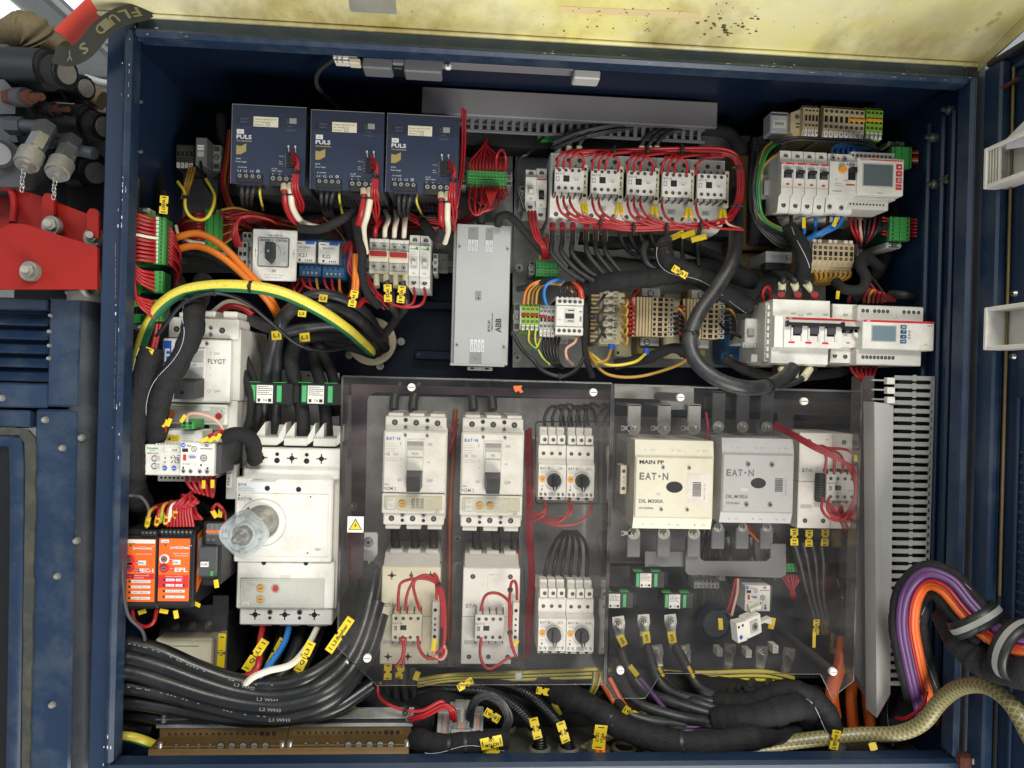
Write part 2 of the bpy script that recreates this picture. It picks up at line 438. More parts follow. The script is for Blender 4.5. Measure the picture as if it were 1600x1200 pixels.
_fix = {}
class Dev:
    """a device whose front plane is at distance Y; u,v in photo pixels from its top-left front corner, d out of the front"""
    def __init__(s,name,label,cat,px,py,w,h,Y,back=1.195,group=None,tilt=0,rx=0,rz=0):
        s.s = scl(px+w/2,py+h/2,Y);s.w,s.h = w,h;s.dep = max(2,(back - Y)/s.s)
        tl = P(px,py,Y)
        o = bpy.data.objects.new(name,None);COL.objects.link(o);s.o = o
        o.empty_display_size = .01
        o.location = s.base(px,py,Y)
        o.rotation_euler = (R(rx),R(tilt),R(rz))
        tagit(o,label,cat,group)
        s.T = lambda u,v,d,s=s: Vector(((u - s.w/2)*s.s,-(s.dep + d)*s.s,(s.h - v)*s.s))
        s.parts = []
    def base(s,px,py,Y):
        return P(px,py,Y) + Vector((s.w/2*s.s,s.dep*s.s,-s.h*s.s))
    def mb(s):
        m = MB(s.T);m.k = s.s;return m
    def part(s,name,parent=None):
        m = s.mb();s.parts.append((name,m,parent));return m
    def done(s,mb,name,parent=None,label=None):
        o = mb.build(name,parent or s.o)
        if label: o['label'] = label
        return o
    def fix(s,name,u,v,d=0,r=3,kind='hole',mat='white2',parent=None):
        """small repeated fitting sharing one mesh: hole, screw, cross, hex bolt"""
        key = (kind,round(r,1),mat,round(s.s,5))
        if key not in _fix:
            m = MB(lambda a,b,c,k=s.s: Vector((a*k,-c*k,-b*k)))
            if kind == 'hole':
                m.ring(0,0,r,r+.7,-.3,.35,mat,14);m.cyl(0,0,r,-.2,.12,'hole',14)
                m.cyl(0,0,r*.55,.1,.25,'mgrey',8);m.box(-r*.5,-.25,r*.5,.25,.2,.32,'hole',.05)
            elif kind == 'screw':
                m.ring(0,0,r*.98,r*1.25,-.3,.2,'hole',14);m.cyl(0,0,r,-.2,1.0,'zinc',14,r*.9)
                m.box(-r*.8,-r*.14,r*.8,r*.14,.9,1.12,'hole',.05)
            elif kind == 'cross':
                m.cyl(0,0,r*.85,-.3,.5,'hole',14)
                for a in (0,1): m.box(-r*(1.75 if a else .2),-r*(.2 if a else 1.75),r*(1.75 if a else .2),r*(.2 if a else 1.75),-.2,.3,'ink',.05)
            elif kind == 'bolt':
                m.cyl(0,0,r*1.45,-.5,1.5,'zinc',20);m.cyl(0,0,r*.95,1.5,2.2,'steel',16);m.cyl(0,0,r,2.2,6,'zinc',6);m.cyl(0,0,r*.55,6,12,'steel',12);m.cyl(0,0,r*.55,12,12.6,'zinc',12,r*.4)
            elif kind == 'cap':
                m.cyl(0,0,r,-.4,1.8,'steel',14,r*.9);m.cyl(0,0,r*.45,1.7,1.95,'hole',6)
            o = m.build(name);me = o.data;bpy.data.objects.remove(o);_fix[key] = me
        o = bpy.data.objects.new(name,_fix[key]);COL.objects.link(o);o.parent = parent or s.o
        o.location = s.T(u,v,d)
        return o
    def finish(s):
        made = {}
        for name,m,parent in s.parts:
            o = m.build(name,s.o if parent is None else made[id(parent)]);made[id(m)] = o
        s.made = made;s.parts = []
        return s

def dup(root,loc=None,label=None,group=None,rot=None):
    r = root.copy();COL.objects.link(r)
    if loc is not None: r.location = loc
    if rot is not None: r.rotation_euler = rot
    if label: r['label'] = label
    if group: r['group'] = group
    kids = [c for c in bpy.data.objects if c.parent == root]
    for ch in kids:
        c = ch.copy();COL.objects.link(c);c.parent = r
        for g in [x for x in bpy.data.objects if x.parent == ch]:
            d = g.copy();COL.objects.link(d);d.parent = c
    return r

def spline(pts,sub=8):
    if len(pts) == 2: return [pts[0].lerp(pts[1],i/sub) for i in range(sub+1)]
    q = [pts[0]*2 - pts[1]] + pts + [pts[-1]*2 - pts[-2]];out = []
    for i in range(1,len(q)-2):
        a,b,c,d = q[i-1:i+3]
        for k in range(sub):
            t = k/sub
            out.append(.5*((2*b) + (c-a)*t + (2*a-5*b+4*c-d)*t*t + (3*b-a-3*c+d)*t**3))
    out.append(pts[-1]);return out
def px3(p,Y=1.1): return P(p[0],p[1],p[2] if len(p) > 2 else Y)
def path(pts,Y=1.1,sub=8): return spline([px3(p,Y) for p in pts],sub)

WIRES = []
def wire(pts,r,mat,label,group=None,name='wire',cat='wire',Y=1.1,n=8,sub=8,rf=None,parent=None,jit=0,ties=()):
    """r in photo px; every wire is a thing of its own"""
    W3 = [px3(p,Y) for p in pts]
    if jit: W3 = [w + Vector((random.uniform(-1,1),random.uniform(-1,1),random.uniform(-1,1)))*jit*.001 for w in W3]
    c = spline(W3,sub);m = MB();m.tube(c,r*.00098,mat,n,rf)
    loc = Vector(c[0]) if parent is None else None
    o = m.build(name,parent,loc) if parent is None else m.build(name,parent)
    if parent is None:
        tagit(o,label,cat,group)
        if name == 'wire': WIRES.append((sum((b-a).length for a,b in zip(c,c[1:]))*r*max(.15,1-6*max(0,sum(q.y for q in c)/len(c)-1.06)),o))
    for t in ties:                       # cable ties closed round this cable
        i = min(len(c)-2,max(1,int(t[0]*(len(c)-1))));tt = (c[i+1]-c[i-1]).normalized()
        tm = MB();rr = (t[1] if len(t) > 1 else r*1.25)*.00098
        tm.tube([c[i]-tt*.0022-loc,c[i]+tt*.0022-loc],rr,t[2] if len(t) > 2 else 'black',12)
        hd = c[i] + Vector((0,-1,0))*rr - loc
        q = .0022;tm.wbox(hd.x-q,hd.y-q,hd.z-q,hd.x+q,hd.y+q,hd.z+q,t[2] if len(t) > 2 else 'black',.0003)
        tm.build('cable_tie',o)
    return o

def ribwire(pts,r,mat,label,group=None,Y=1.1,pitch=.004,amp=.09,**k):
    return wire(pts,r,mat,label,group,Y=Y,sub=40,n=12,rf=lambda t,l: 1 + amp*math.sin(2*math.pi*l/pitch),**k)
def lumpy(pts,r,mat,label,group=None,Y=1.1,stitch=None,**k):
    ph = random.uniform(0,6)
    o = wire(pts,r,mat,label,group,Y=Y,sub=16,n=14,rf=lambda t,l: 1 + .05*math.sin(l*90+ph) + .035*math.sin(l*231+ph*2) + .02*math.sin(l*520),**k)
    if stitch:
        c = spline([px3(p,Y) for p in pts],30);m = MB()
        loc = o.location
        for i in range(2,len(c)-2,2):
            t = (c[i+1]-c[i-1]).normalized();sd = t.cross(Vector((0,-1,0))).normalized()
            f = Vector((0,-1,0));a = stitch*R(60) + .5*math.sin(i*.06)
            q = c[i] + (f*math.cos(a) + sd*math.sin(a))*r*.00098*1.06 - loc
            m.tube([q - t*.0012,q + t*.0012],.00035,'inkwhite',5)
        m.build('stitching',o)
    return o

def fan(starts,trunk,r,mat,label,group,Y=1.1,spread=3.0,end=None,drop=None):
    """wires from each start gathering into one trunk"""
    for i,st in enumerate(starts):
        a = random.uniform(0,6.28);q = spread*math.sqrt(random.random())
        du,dv = q*math.cos(a),q*math.sin(a)
        pts = [st]
        if drop: pts.append((st[0]+drop[0],st[1]+drop[1],st[2] if len(st) > 2 else Y))
        pts += [(t[0]+du,t[1]+dv,(t[2] if len(t) > 2 else Y) - du*.001) for t in trunk]
        m = mat if isinstance(mat,str) else mat[i % len(mat)]
        wire(pts,r,m,label,group,Y=Y,n=7,sub=7)

def bundle(pts,n,spread,r,mat,label,group,Y=1.1,twist=1.0,**k):
    for i in range(n):
        a0 = random.uniform(0,6.28);q = spread*math.sqrt((i+.5)/n);tw = random.uniform(-1,1)*twist
        p2 = []
        for j,p in enumerate(pts):
            a = a0 + tw*j*.6
            p2.append((p[0]+q*math.cos(a)+random.uniform(-.4,.4),p[1]+q*math.sin(a)*.9,(p[2] if len(p) > 2 else Y) - .0006*q*math.cos(a*1.3)))
        m = mat if isinstance(mat,str) else mat[i % len(mat)]
        wire(p2,r,m,label,group,n=7,sub=7,**k)

def marker(px,py,ang,w,h,Y,txt,label,group='yellow cable markers',rows=1,mat='yellow',notch=True):
    """yellow plastic cable marker, ang = clockwise turn in the picture"""
    s = scl(px,py,Y);m = MB(lambda u,v,d: Vector((u*s,-d*s,-v*s)));m.k = s
    if notch:
        a,b,n = w/2,h/2,min(w*.1,3)
        m.prism([(-a,-b),(-n,-b),(-n*.8,-b+h*.22),(n*.8,-b+h*.22),(n,-b),(a,-b),(a,b),(n,b),(n*.8,b-h*.22),(-n*.8,b-h*.22),(-n,b),(-a,b)],-.4,.5,mat)
        for q in (-.41,.41): m.box(w*q-.8,-h*.26,w*q+.8,h*.26,.4,.75,'ink',.1)
    else: m.box(-w/2,-h/2,w/2,h/2,-.4,.5,mat,.3)
    if txt:
        for i,t in enumerate(txt.split('/')):
            hh = h*(.42 if '/' not in txt else .26)
            m.text(t,0,(i - (len(txt.split('/'))-1)/2)*h*.4 + hh/2,hh,'ink',.7,min(w*.62,hh*len(t)*.95),True,'c')
    o = m.build('cable_marker');o.location = P(px,py,Y);o.rotation_euler = (R(random.uniform(-8,8)),R(ang),R(random.uniform(-12,12)))
    tagit(o,label,'cable marker',group);return o
# ================================================================ CABINET SHELL
YF,YB,YP = .95,1.25,1.20
xl,xr = P(197,620,YF).x,P(1497,620,YF).x
zt,zb = P(850,97,YF).z,P(850,1184,YF).z
xlo,xro = P(150,620,YF).x,P(1531,620,YF).x
zto,zbo = P(850,62,YF).z,P(850,1250,YF).z
cab = bpy.data.objects.new('electrical_cabinet',None);COL.objects.link(cab);cab.location = ((xl+xr)/2,YB+.01,zbo)
tagit(cab,'large dark blue steel cabinet standing open, holding all the electrical gear','cabinet')
def cpart(name,fn,par=cab):
    m = MB();fn(m);o = m.build(name,par)
    o.location = Vector((0,0,0)) - (par.location if par is cab else Vector((0,0,0)));return o
def bx(m,x0,y0,z0,x1,y1,z1,mat,c=.001): m.wbox(x0,y0,z0,x1,y1,z1,mat,c)
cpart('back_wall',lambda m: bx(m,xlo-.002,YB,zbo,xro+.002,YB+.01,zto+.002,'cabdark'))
def swl(m):
    bx(m,xlo,YF+.0085,zbo,xlo+.004,YB+.002,zto,'cabblue',.001)
    bx(m,xlo,YF+.004,zbo,xl-.001,YF+.008,zto,'cabblue',.002)
    bx(m,xl-.012,YF+.0085,zb,xl-.008,YF+.03,zt,'cabblue',.001)
def swr(m):
    bx(m,xro-.008,YF+.0085,zbo,xro,YB+.002,zto,'cabblue',.001)
    bx(m,xr+.001,YF+.004,zbo,xro,YF+.008,zto,'cabgrime',.002)
    for px in (1440,1462,1478):       # stiffening folds along the inner right wall
        t = ray(px,620);k = (xro-.012)/t.x;bx(m,xro-.016,t.y*k-.006,zb+.01,xro-.0075,t.y*k+.006,zt-.01,'cabblue',.003)
cpart('side_wall',swl);cpart('side_wall',swr)
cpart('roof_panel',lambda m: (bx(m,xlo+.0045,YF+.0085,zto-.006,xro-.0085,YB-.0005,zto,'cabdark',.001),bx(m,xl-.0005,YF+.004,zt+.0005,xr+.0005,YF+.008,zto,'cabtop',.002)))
cpart('floor_panel',lambda m: bx(m,xlo+.0045,YF+.0085,zb-.056,xro-.0085,YB-.0005,zb-.050,'cabblue',.001))
def rim(m):
    t = .0105;y0 = YF-.012
    bx(m,xl-t,y0,zb-.001,xl,YF+.02,zt+t,'cabworn',.0045)
    bx(m,xr,y0,zb-.001,xr+t*.9,YF+.02,zt+t,'cabworn',.0045)
    bx(m,xl+.0002,y0+.0004,zt,xr-.0002,YF+.02,zt+t*1.0,'cabworn',.0045)
    bx(m,xl-t,y0+.0003,zb-.03,xr+t*.9,YF+.02,zb-.0015,'cabblue',.0045)
cpart('door_rim',rim)
# inner lip in front of the floor (lower flange seen as a step)
# chips in the paint along the rim
def chips(m):
    rnd = random.Random(5)
    cl = [rnd.random() for _ in range(9)]
    for i in range(70):
        if rnd.random() < .5:
            z = zb + (zt-zb)*min(1,max(0,rnd.choice(cl) + rnd.gauss(0,.02)));x = xl - rnd.choice([.0105,.002,.006]);y = YF-.0123 if x < xl-.003 else YF-.0123
            l = rnd.uniform(.001,.006);w = rnd.uniform(.0003,.0011)
            m.add([(x,y,z),(x+w,y,z+l*.2),(x+w*.8,y,z+l),(x-w*.3,y,z+l*.7)],[[0,1,2,3]],'inkwhite')
        else:
            x = xl + (xr-xl)*min(1,max(0,rnd.choice(cl) + rnd.gauss(0,.03)));z = zt + rnd.choice([.0095,.006,.001]);l = rnd.uniform(.001,.007);w = rnd.uniform(.0002,.0009)
            m.add([(x,YF-.0123,z),(x+l,YF-.0123,z+w*.3),(x+l*.8,YF-.0123,z+w),(x+l*.1,YF-.0123,z+w*.8)],[[0,1,2,3]],'inkwhite')
    for (a,b) in (((181,500),(178,640)),((180,380),(180,470)),((176,930),(173,1050))):
        A,B = P(*a,YF-.0005+.004),P(*b,YF-.0005+.004)
        n = 26
        for i in range(n):
            if rnd.random() < .7:
                q = A.lerp(B,i/n);m.add([(q.x,YF+.0035,q.z),(q.x+.0007,YF+.0035,q.z),(q.x+.0006,YF+.0035,q.z-.003),(q.x,YF+.0035,q.z-.0034)],[[0,1,2,3]],'inkgrey')
cpart('paint_chips',chips)
# side wall bolts on the right inside
def wallbolt(m,px,py,r=.007):
    t = ray(px,py);k = (xro-.010)/t.x;q = t*k
    m.rod((q.x+.006,q.y,q.z),(q.x-.006,q.y,q.z),r,'zinc',6);m.rod((q.x-.006,q.y,q.z),(q.x-.015,q.y,q.z),r*.5,'steel',10)
for (px,py) in ((1487,172),(1485,280),(1463,288),(1461,215)):
    cpart('bolt',lambda m: wallbolt(m,px,py))
for (px,py) in ((204,158),(204,236)):
    def f(m,px=px,py=py):
        t = ray(px,py);q = t*((xlo+.004)/t.x);m.rod((q.x-.002,q.y,q.z),(q.x+.012,q.y,q.z),.004,'cabgrime',8);m.rod((q.x+.012,q.y,q.z),(q.x+.016,q.y,q.z),.0025,'zinc',8)
    cpart('bolt',f)
# strengthening brackets on the back wall
def bracket(m,a,b,Y=1.235):
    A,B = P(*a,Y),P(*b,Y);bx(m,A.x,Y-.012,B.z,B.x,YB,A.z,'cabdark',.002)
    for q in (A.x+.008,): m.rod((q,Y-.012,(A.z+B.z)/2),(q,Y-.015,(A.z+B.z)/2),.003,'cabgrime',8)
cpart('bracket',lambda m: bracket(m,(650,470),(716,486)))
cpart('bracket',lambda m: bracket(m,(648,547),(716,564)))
# gland plate on the floor
gp = MB();z0 = zb - .043
A,B = P(700,1150,1.08),P(1500,1150,1.08)
gp.wbox(P(640,1150,1.05).x,YF+.034,z0-.004,xro-.012,YB-.004,z0+.002,'gland',.001)
glp = gp.build('gland_plate',None,Vector((0,1.1,z0)))
tagit(glp,'dirty grey gland plate across the cabinet floor with cable holes','gland plate')

# ================================================================ LIFTED HOOD above
zh = P(850,60,.955).z + .001
xhl,xhr = P(153,20,.955).x,P(1528,95,.955).x
hood = bpy.data.objects.new('lifted_hood',None);COL.objects.link(hood);hood.location = (0,.955,zh)
tagit(hood,'raised rain hood with a weathered yellow underside above the cabinet','hood')
SL = .30
def hz(y): return zh + (.955-y)*SL
def hoodp(m):
    y0,y1 = .955,.38
    a = [(xhl,y0,hz(y0)),(xhr,y0,hz(y0)),(xhr,y1,hz(y1)),(xhl,y1,hz(y1))]
    n = 4;top = [(p[0],p[1],p[2]+.003) for p in a]
    m.add(a + top,[[0,1,2,3],[4,5,6,7],[0,1,5,4],[1,2,6,5],[2,3,7,6],[3,0,4,7]],'hoodyellow')
def hoodflange(m):
    for x in (xhr,):
        a = [(x-.001,.955,hz(.955)-.001),(x-.001,.38,hz(.38)-.001),(x-.001,.38,hz(.38)-.055),(x-.001,.955,hz(.955)-.012)]
        b = [(p[0]+.004,p[1],p[2]) for p in a]
        m.add(a+b,[[0,1,2,3],[4,5,6,7],[0,1,5,4],[1,2,6,5],[2,3,7,6],[3,0,4,7]],'hoodyellow')
def hoodedge(m):
    m.wbox(xhl,.950,zh-.006,xhr,.957,zh-.0005,'hoodyellow',.002)
for nm,f in (('hood_panel',hoodp),('side_flange',hoodflange),('hem',hoodedge)):
    m = MB();f(m);o = m.build(nm,hood);o.location = -hood.location
# stains on the underside: dark smudges and a faded red stripe
def hp(px,py,up=-.0006):
    r = ray(px,py); # intersect z = zh + (.955-y)*SL
    k = (zh + .955*SL)/(r.z + r.y*SL);q = r*k;return Vector((q.x,q.y,q.z+up))
def blob(m,cx,cy,rx,ry,mat,n=22,sd=0,lift=-.0007):
    rnd = random.Random(sd);pts = [hp(cx + rx*math.cos(2*math.pi*i/n)*rnd.uniform(.55,1.15),cy + ry*math.sin(2*math.pi*i/n)*rnd.uniform(.5,1.2),lift) for i in range(n)]
    m.add(pts,[list(range(n))],mat)
st = MB();rnd = random.Random(3)
for k in range(34):
    cx,cy = rnd.gauss(1135,24),rnd.gauss(44,8);blob(st,cx,cy,rnd.uniform(1,5),rnd.uniform(.6,2),'khaki',sd=k)
for k in range(40):
    blob(st,rnd.uniform(880,1190),rnd.uniform(4,50),rnd.uniform(.5,2.2),rnd.uniform(.4,1.6),'iron',sd=k+90)
for k in range(30):
    blob(st,rnd.uniform(250,1500),rnd.uniform(4,60),rnd.uniform(.4,1.4),rnd.uniform(.3,1.2),'iron',sd=k+190)
so = st.build('dirt_spots',hood);so.location = -hood.location
st = MB();q = [hp(875,9,-.0005),hp(1095,19,-.0005),hp(1095,29,-.0005),hp(875,19,-.0005)]
M('fadedred','#dcc694',.5,var=.1);M('plate','#b9b8ac',.3,.5,var=.3,vs=30)
st.add(q,[[0,1,2,3]],'fadedred');so = st.build('faded_stripe',hood);so.location = -hood.location
st = MB();a = [hp(546,-8),hp(618,-8),hp(620,18),hp(548,14)];b = [p + Vector((0,0,-.003)) for p in a]
st.add(a+b,[[0,1,2,3],[4,5,6,7],[0,1,5,4],[1,2,6,5],[2,3,7,6],[3,0,4,7]],'plate');so = st.build('reflection_plate',hood);so.location = -hood.location  # pale plate stands in for a light reflection on the underside

# ================================================================ OPEN DOOR on the right
xd = P(1533,600,YF-.005).x + .002
_m = MB();DL = Vector((xd,.93,zbo));_zt = P(1530,108,.945).z;_m.wbox(xd,.45,zbo,xd+.004,.940,_zt,'cabblue')
_m.v = [tuple(Vector(v) - DL) for v in _m.v];door = _m.build('door',cab);door.location = DL - cab.location;door['label'] = 'blue steel door swung open at the right edge'
def dpart(name,fn):
    m = MB();fn(m);o = m.build(name,door);o.location = -DL;return o
ztd = P(1530,108,.945).z
def onx(px,py,X):
    r = ray(px,py);return r*(X/r.x)
def dfl(m):
    bx(m,xd-.016,.905,zbo+.002,xd-.0005,.938,ztd-.004,'cabworn',.003)
    bx(m,xd-.014,.45,ztd-.002,xd+.003,.937,ztd+.006,'cabgrime',.002)
    bx(m,xd-.006,.45,ztd-.022,xd-.0005,.903,ztd-.014,'cabblue',.002)
dpart('door_flange',dfl)
dpart('gasket',lambda m: bx(m,xd-.004,.898,zbo+.02,xd-.0006,.9035,ztd-.03,'blackmatte',.001))
def dlouv(m):
    q = onx(1563,720,xd)
    for i in range(22):
        z = P(1580,706+i*15.5,.875).z
        bx(m,xd-.003,.50,z-.0022,xd-.0004,.872,z+.0022,'cabblue',.0012)
    bx(m,xd-.004,.874,zbo+.03,xd-.0004,.879,P(1560,620,.88).z,'cabblue',.001)
dpart('louvres',dlouv)
def wframe(m,py0,py1,slots):
    X1 = xd-.001;X0 = xd-.034
    a = onx(1536,(py0+py1)/2,X0);y1 = a.y;y0 = y1-.16
    z1 = onx(1536,py0,X0).z;z0 = onx(1536,py1,X0).z;t = .005
    bx(m,X0,y1-.006,z0,X1,y1,z1,'white',.0012)
    bx(m,X0,y0,z0,X1,y1-.0062,z0+t,'white',.0012)
    bx(m,X0,y0,z1-t,X1,y1-.0062,z1,'white',.0012)
    for i in range(slots):
        yy = y1-.011-i*.005;bx(m,X0+.002,yy,z0+t,X0+.006,yy+.002,z1-t,'white2',.0004)
    bx(m,X1-.004,y0+.001,z0+t,X1,y1-.007,z1-t,'white2',.0004)
    bx(m,X1-.0055,y0+.02,z0+t+.001,X1-.0041,y1-.045,z1-t-.001,'grey',.0004)
dpart('handle_frame',lambda m: wframe(m,233,296,4))
dpart('handle_frame',lambda m: wframe(m,481,547,0))
def papr(m):
    a = [(xd-.030,.875,P(1580,215,.87).z),(xd-.028,.80,P(1600,165,.83).z+.01),(xd-.028,.80,P(1600,235,.83).z),(xd-.031,.874,P(1580,232,.87).z)]
    m.add(a + [(p[0]+.0006,p[1],p[2]) for p in a],[[0,1,2,3],[4,5,6,7],[0,1,5,4],[1,2,6,5],[2,3,7,6],[3,0,4,7]],'paper')
m = MB();papr(m);o = m.build('folded_paper',None,Vector((xd-.03,.85,.3)));tagit(o,'folded white paper tucked in the upper holder on the door','paper')
for (px,py) in ((1560,304),(1589,286),(1555,467),(1586,459),(1554,557),(1584,557)):
    def f(m,px=px,py=py):
        q = onx(px,py,xd);m.rod((q.x,q.y,q.z),(q.x-.004,q.y,q.z),.0045,'zinc',14,.003);m.rod((q.x-.004,q.y,q.z),(q.x-.0045,q.y,q.z),.0015,'hole',6)
    dpart('screw',f)
def rod_(m):
    q = onx(1542,600,xd);m.rod((xd-.008,.893,P(1542,905,.89).z if False else zbo+.3),(xd-.008,.893,ztd-.02),.0018,'iron',8)
    m.rod((xd-.012,.910,P(1540,132,.9).z),(xd-.012,.88,P(1550,132,.9).z),.003,'rust',8)
dpart('latch_rod',rod_)
# hinge with a bit of worn bright metal at the bottom right
m = MB();q = P(1515,1182,.93);m.wbox(q.x-.014,.925,q.z-.018,q.x+.012,.94,q.z+.004,'rust',.004);m.wbox(q.x-.002,.920,q.z-.008,q.x+.010,.925,q.z+.002,'zinc',.002)
o = m.build('bottom_hinge',None,q);tagit(o,'rusty bottom hinge at the lower right corner of the cabinet','hinge')

# ================================================================ MACHINERY LEFT OF THE CABINET
YM = 1.0
mc = bpy.data.objects.new('machine_enclosure',None);COL.objects.link(mc);mc.location = P(60,1200,YM+.15)
tagit(mc,'blue steel machine enclosure with louvres left of the cabinet','enclosure')
def mpart(name,fn):
    m = MB();fn(m);o = m.build(name,mc);o.location = -mc.location;return o
def plate(m,pts,Y,th,mat):
    a = [P(x,y,Y) for x,y in pts];b = [q + Vector((0,th,0)) for q in a];n = len(a)
    m.add(a+b,[list(range(n)),list(range(n,2*n))] + [[i,(i+1) % n,n+(i+1) % n,n+i] for i in range(n)],mat)
def pxbox(m,x0,y0,x1,y1,Y0,Y1,mat,c=.002):
    a,b = P(x0,(y0+y1)/2,Y0),P(x1,(y0+y1)/2,Y0);t,q = P((x0+x1)/2,y0,Y0),P((x0+x1)/2,y1,Y0)
    m.wbox(a.x,Y0,q.z,b.x,Y1,t.z,mat,c)
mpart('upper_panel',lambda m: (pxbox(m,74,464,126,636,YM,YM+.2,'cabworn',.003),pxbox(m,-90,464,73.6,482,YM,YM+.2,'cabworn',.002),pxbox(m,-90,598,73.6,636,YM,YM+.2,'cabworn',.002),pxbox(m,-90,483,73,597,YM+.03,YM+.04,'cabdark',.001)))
for i in range(5):
    def sl(m,i=i):
        a = P(-90,487+i*22,YM);b = P(73,487+i*22,YM);h = .013
        m.add([(a.x,YM+.002,a.z-h),(b.x,YM+.002,a.z-h),(b.x,YM+.018,a.z+.002),(a.x,YM+.018,a.z+.002),(a.x,YM+.004,a.z-h-.002),(b.x,YM+.004,a.z-h-.002),(b.x,YM+.02,a.z),(a.x,YM+.02,a.z)],[[0,1,2,3],[4,5,6,7],[0,1,5,4],[1,2,6,5],[2,3,7,6],[3,0,4,7]],'cabworn')
    mpart('louvre',sl)
mpart('lower_panel',lambda m: (pxbox(m,46,640,115,1290,YM,YM+.2,'cabworn',.003),pxbox(m,-90,640,45.6,668,YM,YM+.2,'cabworn',.002)))
mpart('corner_post',lambda m: (m.rod(P(133,466,YM+.022),P(133,1290,YM+.022),.021,'cabgrime',20)))
mpart('window_pane',lambda m: pxbox(m,-90,690,30,1290,YM+.02,YM+.03,'blackgloss',.001))
def seal(m):
    rnd = random.Random(4);R_ = [(-80,667),(20,668),(44,672),(54,684)] + [(57-(y-700)*.022+rnd.uniform(-1.5,1.5),y) for y in range(700,1260,14)]
    L_ = [(40-(y-700)*.012+rnd.uniform(-.6,.6),y) for y in range(1252,700,-40)] + [(38,692),(30,680),(-80,677)]
    plate(m,R_ + L_,YM-.003,.004,'rubber')
    pts = [P(-80,684,YM+.008),P(14,686,YM+.008),P(27,700,YM+.008),P(28,880,YM+.008),P(22,1250,YM+.008)]
    m.tube(spline(pts,8),.012,'cabworn',8,flat=.5)
mpart('window_seal',seal)
for (px,py) in ((71,656),(98,700),(90,900),(82,1101),(128,684),(120,845),(80,493),(78,518),(78,540),(77,560),(3,622)):
    def f(m,px=px,py=py):
        q = P(px,py,YM);r = .0052 if py > 600 else .003;yy = YM
        m.rod((q.x,yy+.001,q.z),(q.x,yy-.0035,q.z),r,'boltwhite',16,r*.75);m.rod((q.x,yy-.0034,q.z),(q.x,yy-.0046,q.z),r*.4,'grey',8)
    mpart('rivet',f)
def ring_eye(m):
    c = P(141,441,YM-.01);n = 22
    pts = [c + Vector((.006*math.cos(2*math.pi*i/n),.012*math.cos(2*math.pi*i/n),.019*math.sin(2*math.pi*i/n))) for i in range(n+1)]
    m.tube(pts,.0048,'boltwhite',10)
    q = P(130,463,YM);m.rod((q.x,YM+.01,q.z-.006),(q.x,YM+.01,q.z+.006),.024,'boltwhite',24)
    q = P(118,459,YM);m.wbox(q.x-.012,YM-.006,q.z-.002,q.x+.012,YM+.02,q.z+.004,'boltwhite',.002)
m = MB();ring_eye(m);c = P(141,460,YM);o = m.build('lifting_eye',None,c);tagit(o,'white scaled lifting eye bolted on top of the blue enclosure','lifting eye')
# red frame beam
rb = bpy.data.objects.new('red_beam',None);COL.objects.link(rb);rb.location = P(60,450,YM+.05)
tagit(rb,'red painted steel channel beam above the blue louvred enclosure','beam')
def rpart(name,fn,par=rb):
    m = MB();fn(m);o = m.build(name,par);o.location = -par.location;return o
def platey(m,pts,th,mat):   # pts with own Y
    a = [P(x,y,Y) for x,y,Y in pts];b = [q + Vector((0,th,0)) for q in a];n = len(a)
    m.add(a+b,[list(range(n)),list(range(n,2*n))] + [[i,(i+1) % n,n+(i+1) % n,n+i] for i in range(n)],mat)
rpart('lower_plate',lambda m: platey(m,[(-90,410,.955),(-60,385,.955),(18,349,.955),(38,350,.955),(152,386,.955),(152,452,.955),(-90,452,.955)],.006,'redpaint'))
rpart('web',lambda m: platey(m,[(20,292,.985),(62,306,.985),(152,340,.985),(152,400,.985),(20,362,.985)],.006,'redpaint'))
def chan(m):
    m.tube(spline([P(-60,290,.98),P(5,292,.98),P(18,300,.98),P(22,320,.98),P(20,348,.97)],8),.0045,'redpaint',8)
    platey(m,[(-60,300,1.02),(20,305,1.02),(20,350,1.02),(-60,392,1.02)],.01,'redpaint')
rpart('flange',chan)
def gus(m,x,y,Y):
    pts = [P(x,y+42,Y),P(x,y+6,Y),P(x+4,y,Y),P(x+12,y,Y),P(x+18,y+6,Y),P(x+18,y+46,Y)]
    b = [q + Vector((0,.006,0)) for q in pts];n = 6
    m.add(pts+b,[list(range(n)),list(range(n,2*n))] + [[i,(i+1) % n,n+(i+1) % n,n+i] for i in range(n)],'redpaint')
rpart('gusset',lambda m: gus(m,66,302,.972));rpart('gusset',lambda m: gus(m,136,326,.972))
def bolt_(m,px,py,Y,r=.0095):
    q = P(px,py,Y);m.rod((q.x,Y+.004,q.z),(q.x-.001,Y-.003,q.z),r*1.35,'boltwhite',22);m.rod((q.x,Y-.003,q.z),(q.x+.002,Y-.012,q.z),r*.85,'boltwhite',6);m.rod((q.x,Y-.012,q.z),(q.x+.003,Y-.018,q.z),r*.5,'boltwhite',10)
for a in ((82,353,.97),(147,371,.985),(48,424,.952),(103,432,.975)): rpart('bolt',lambda m: bolt_(m,*a))
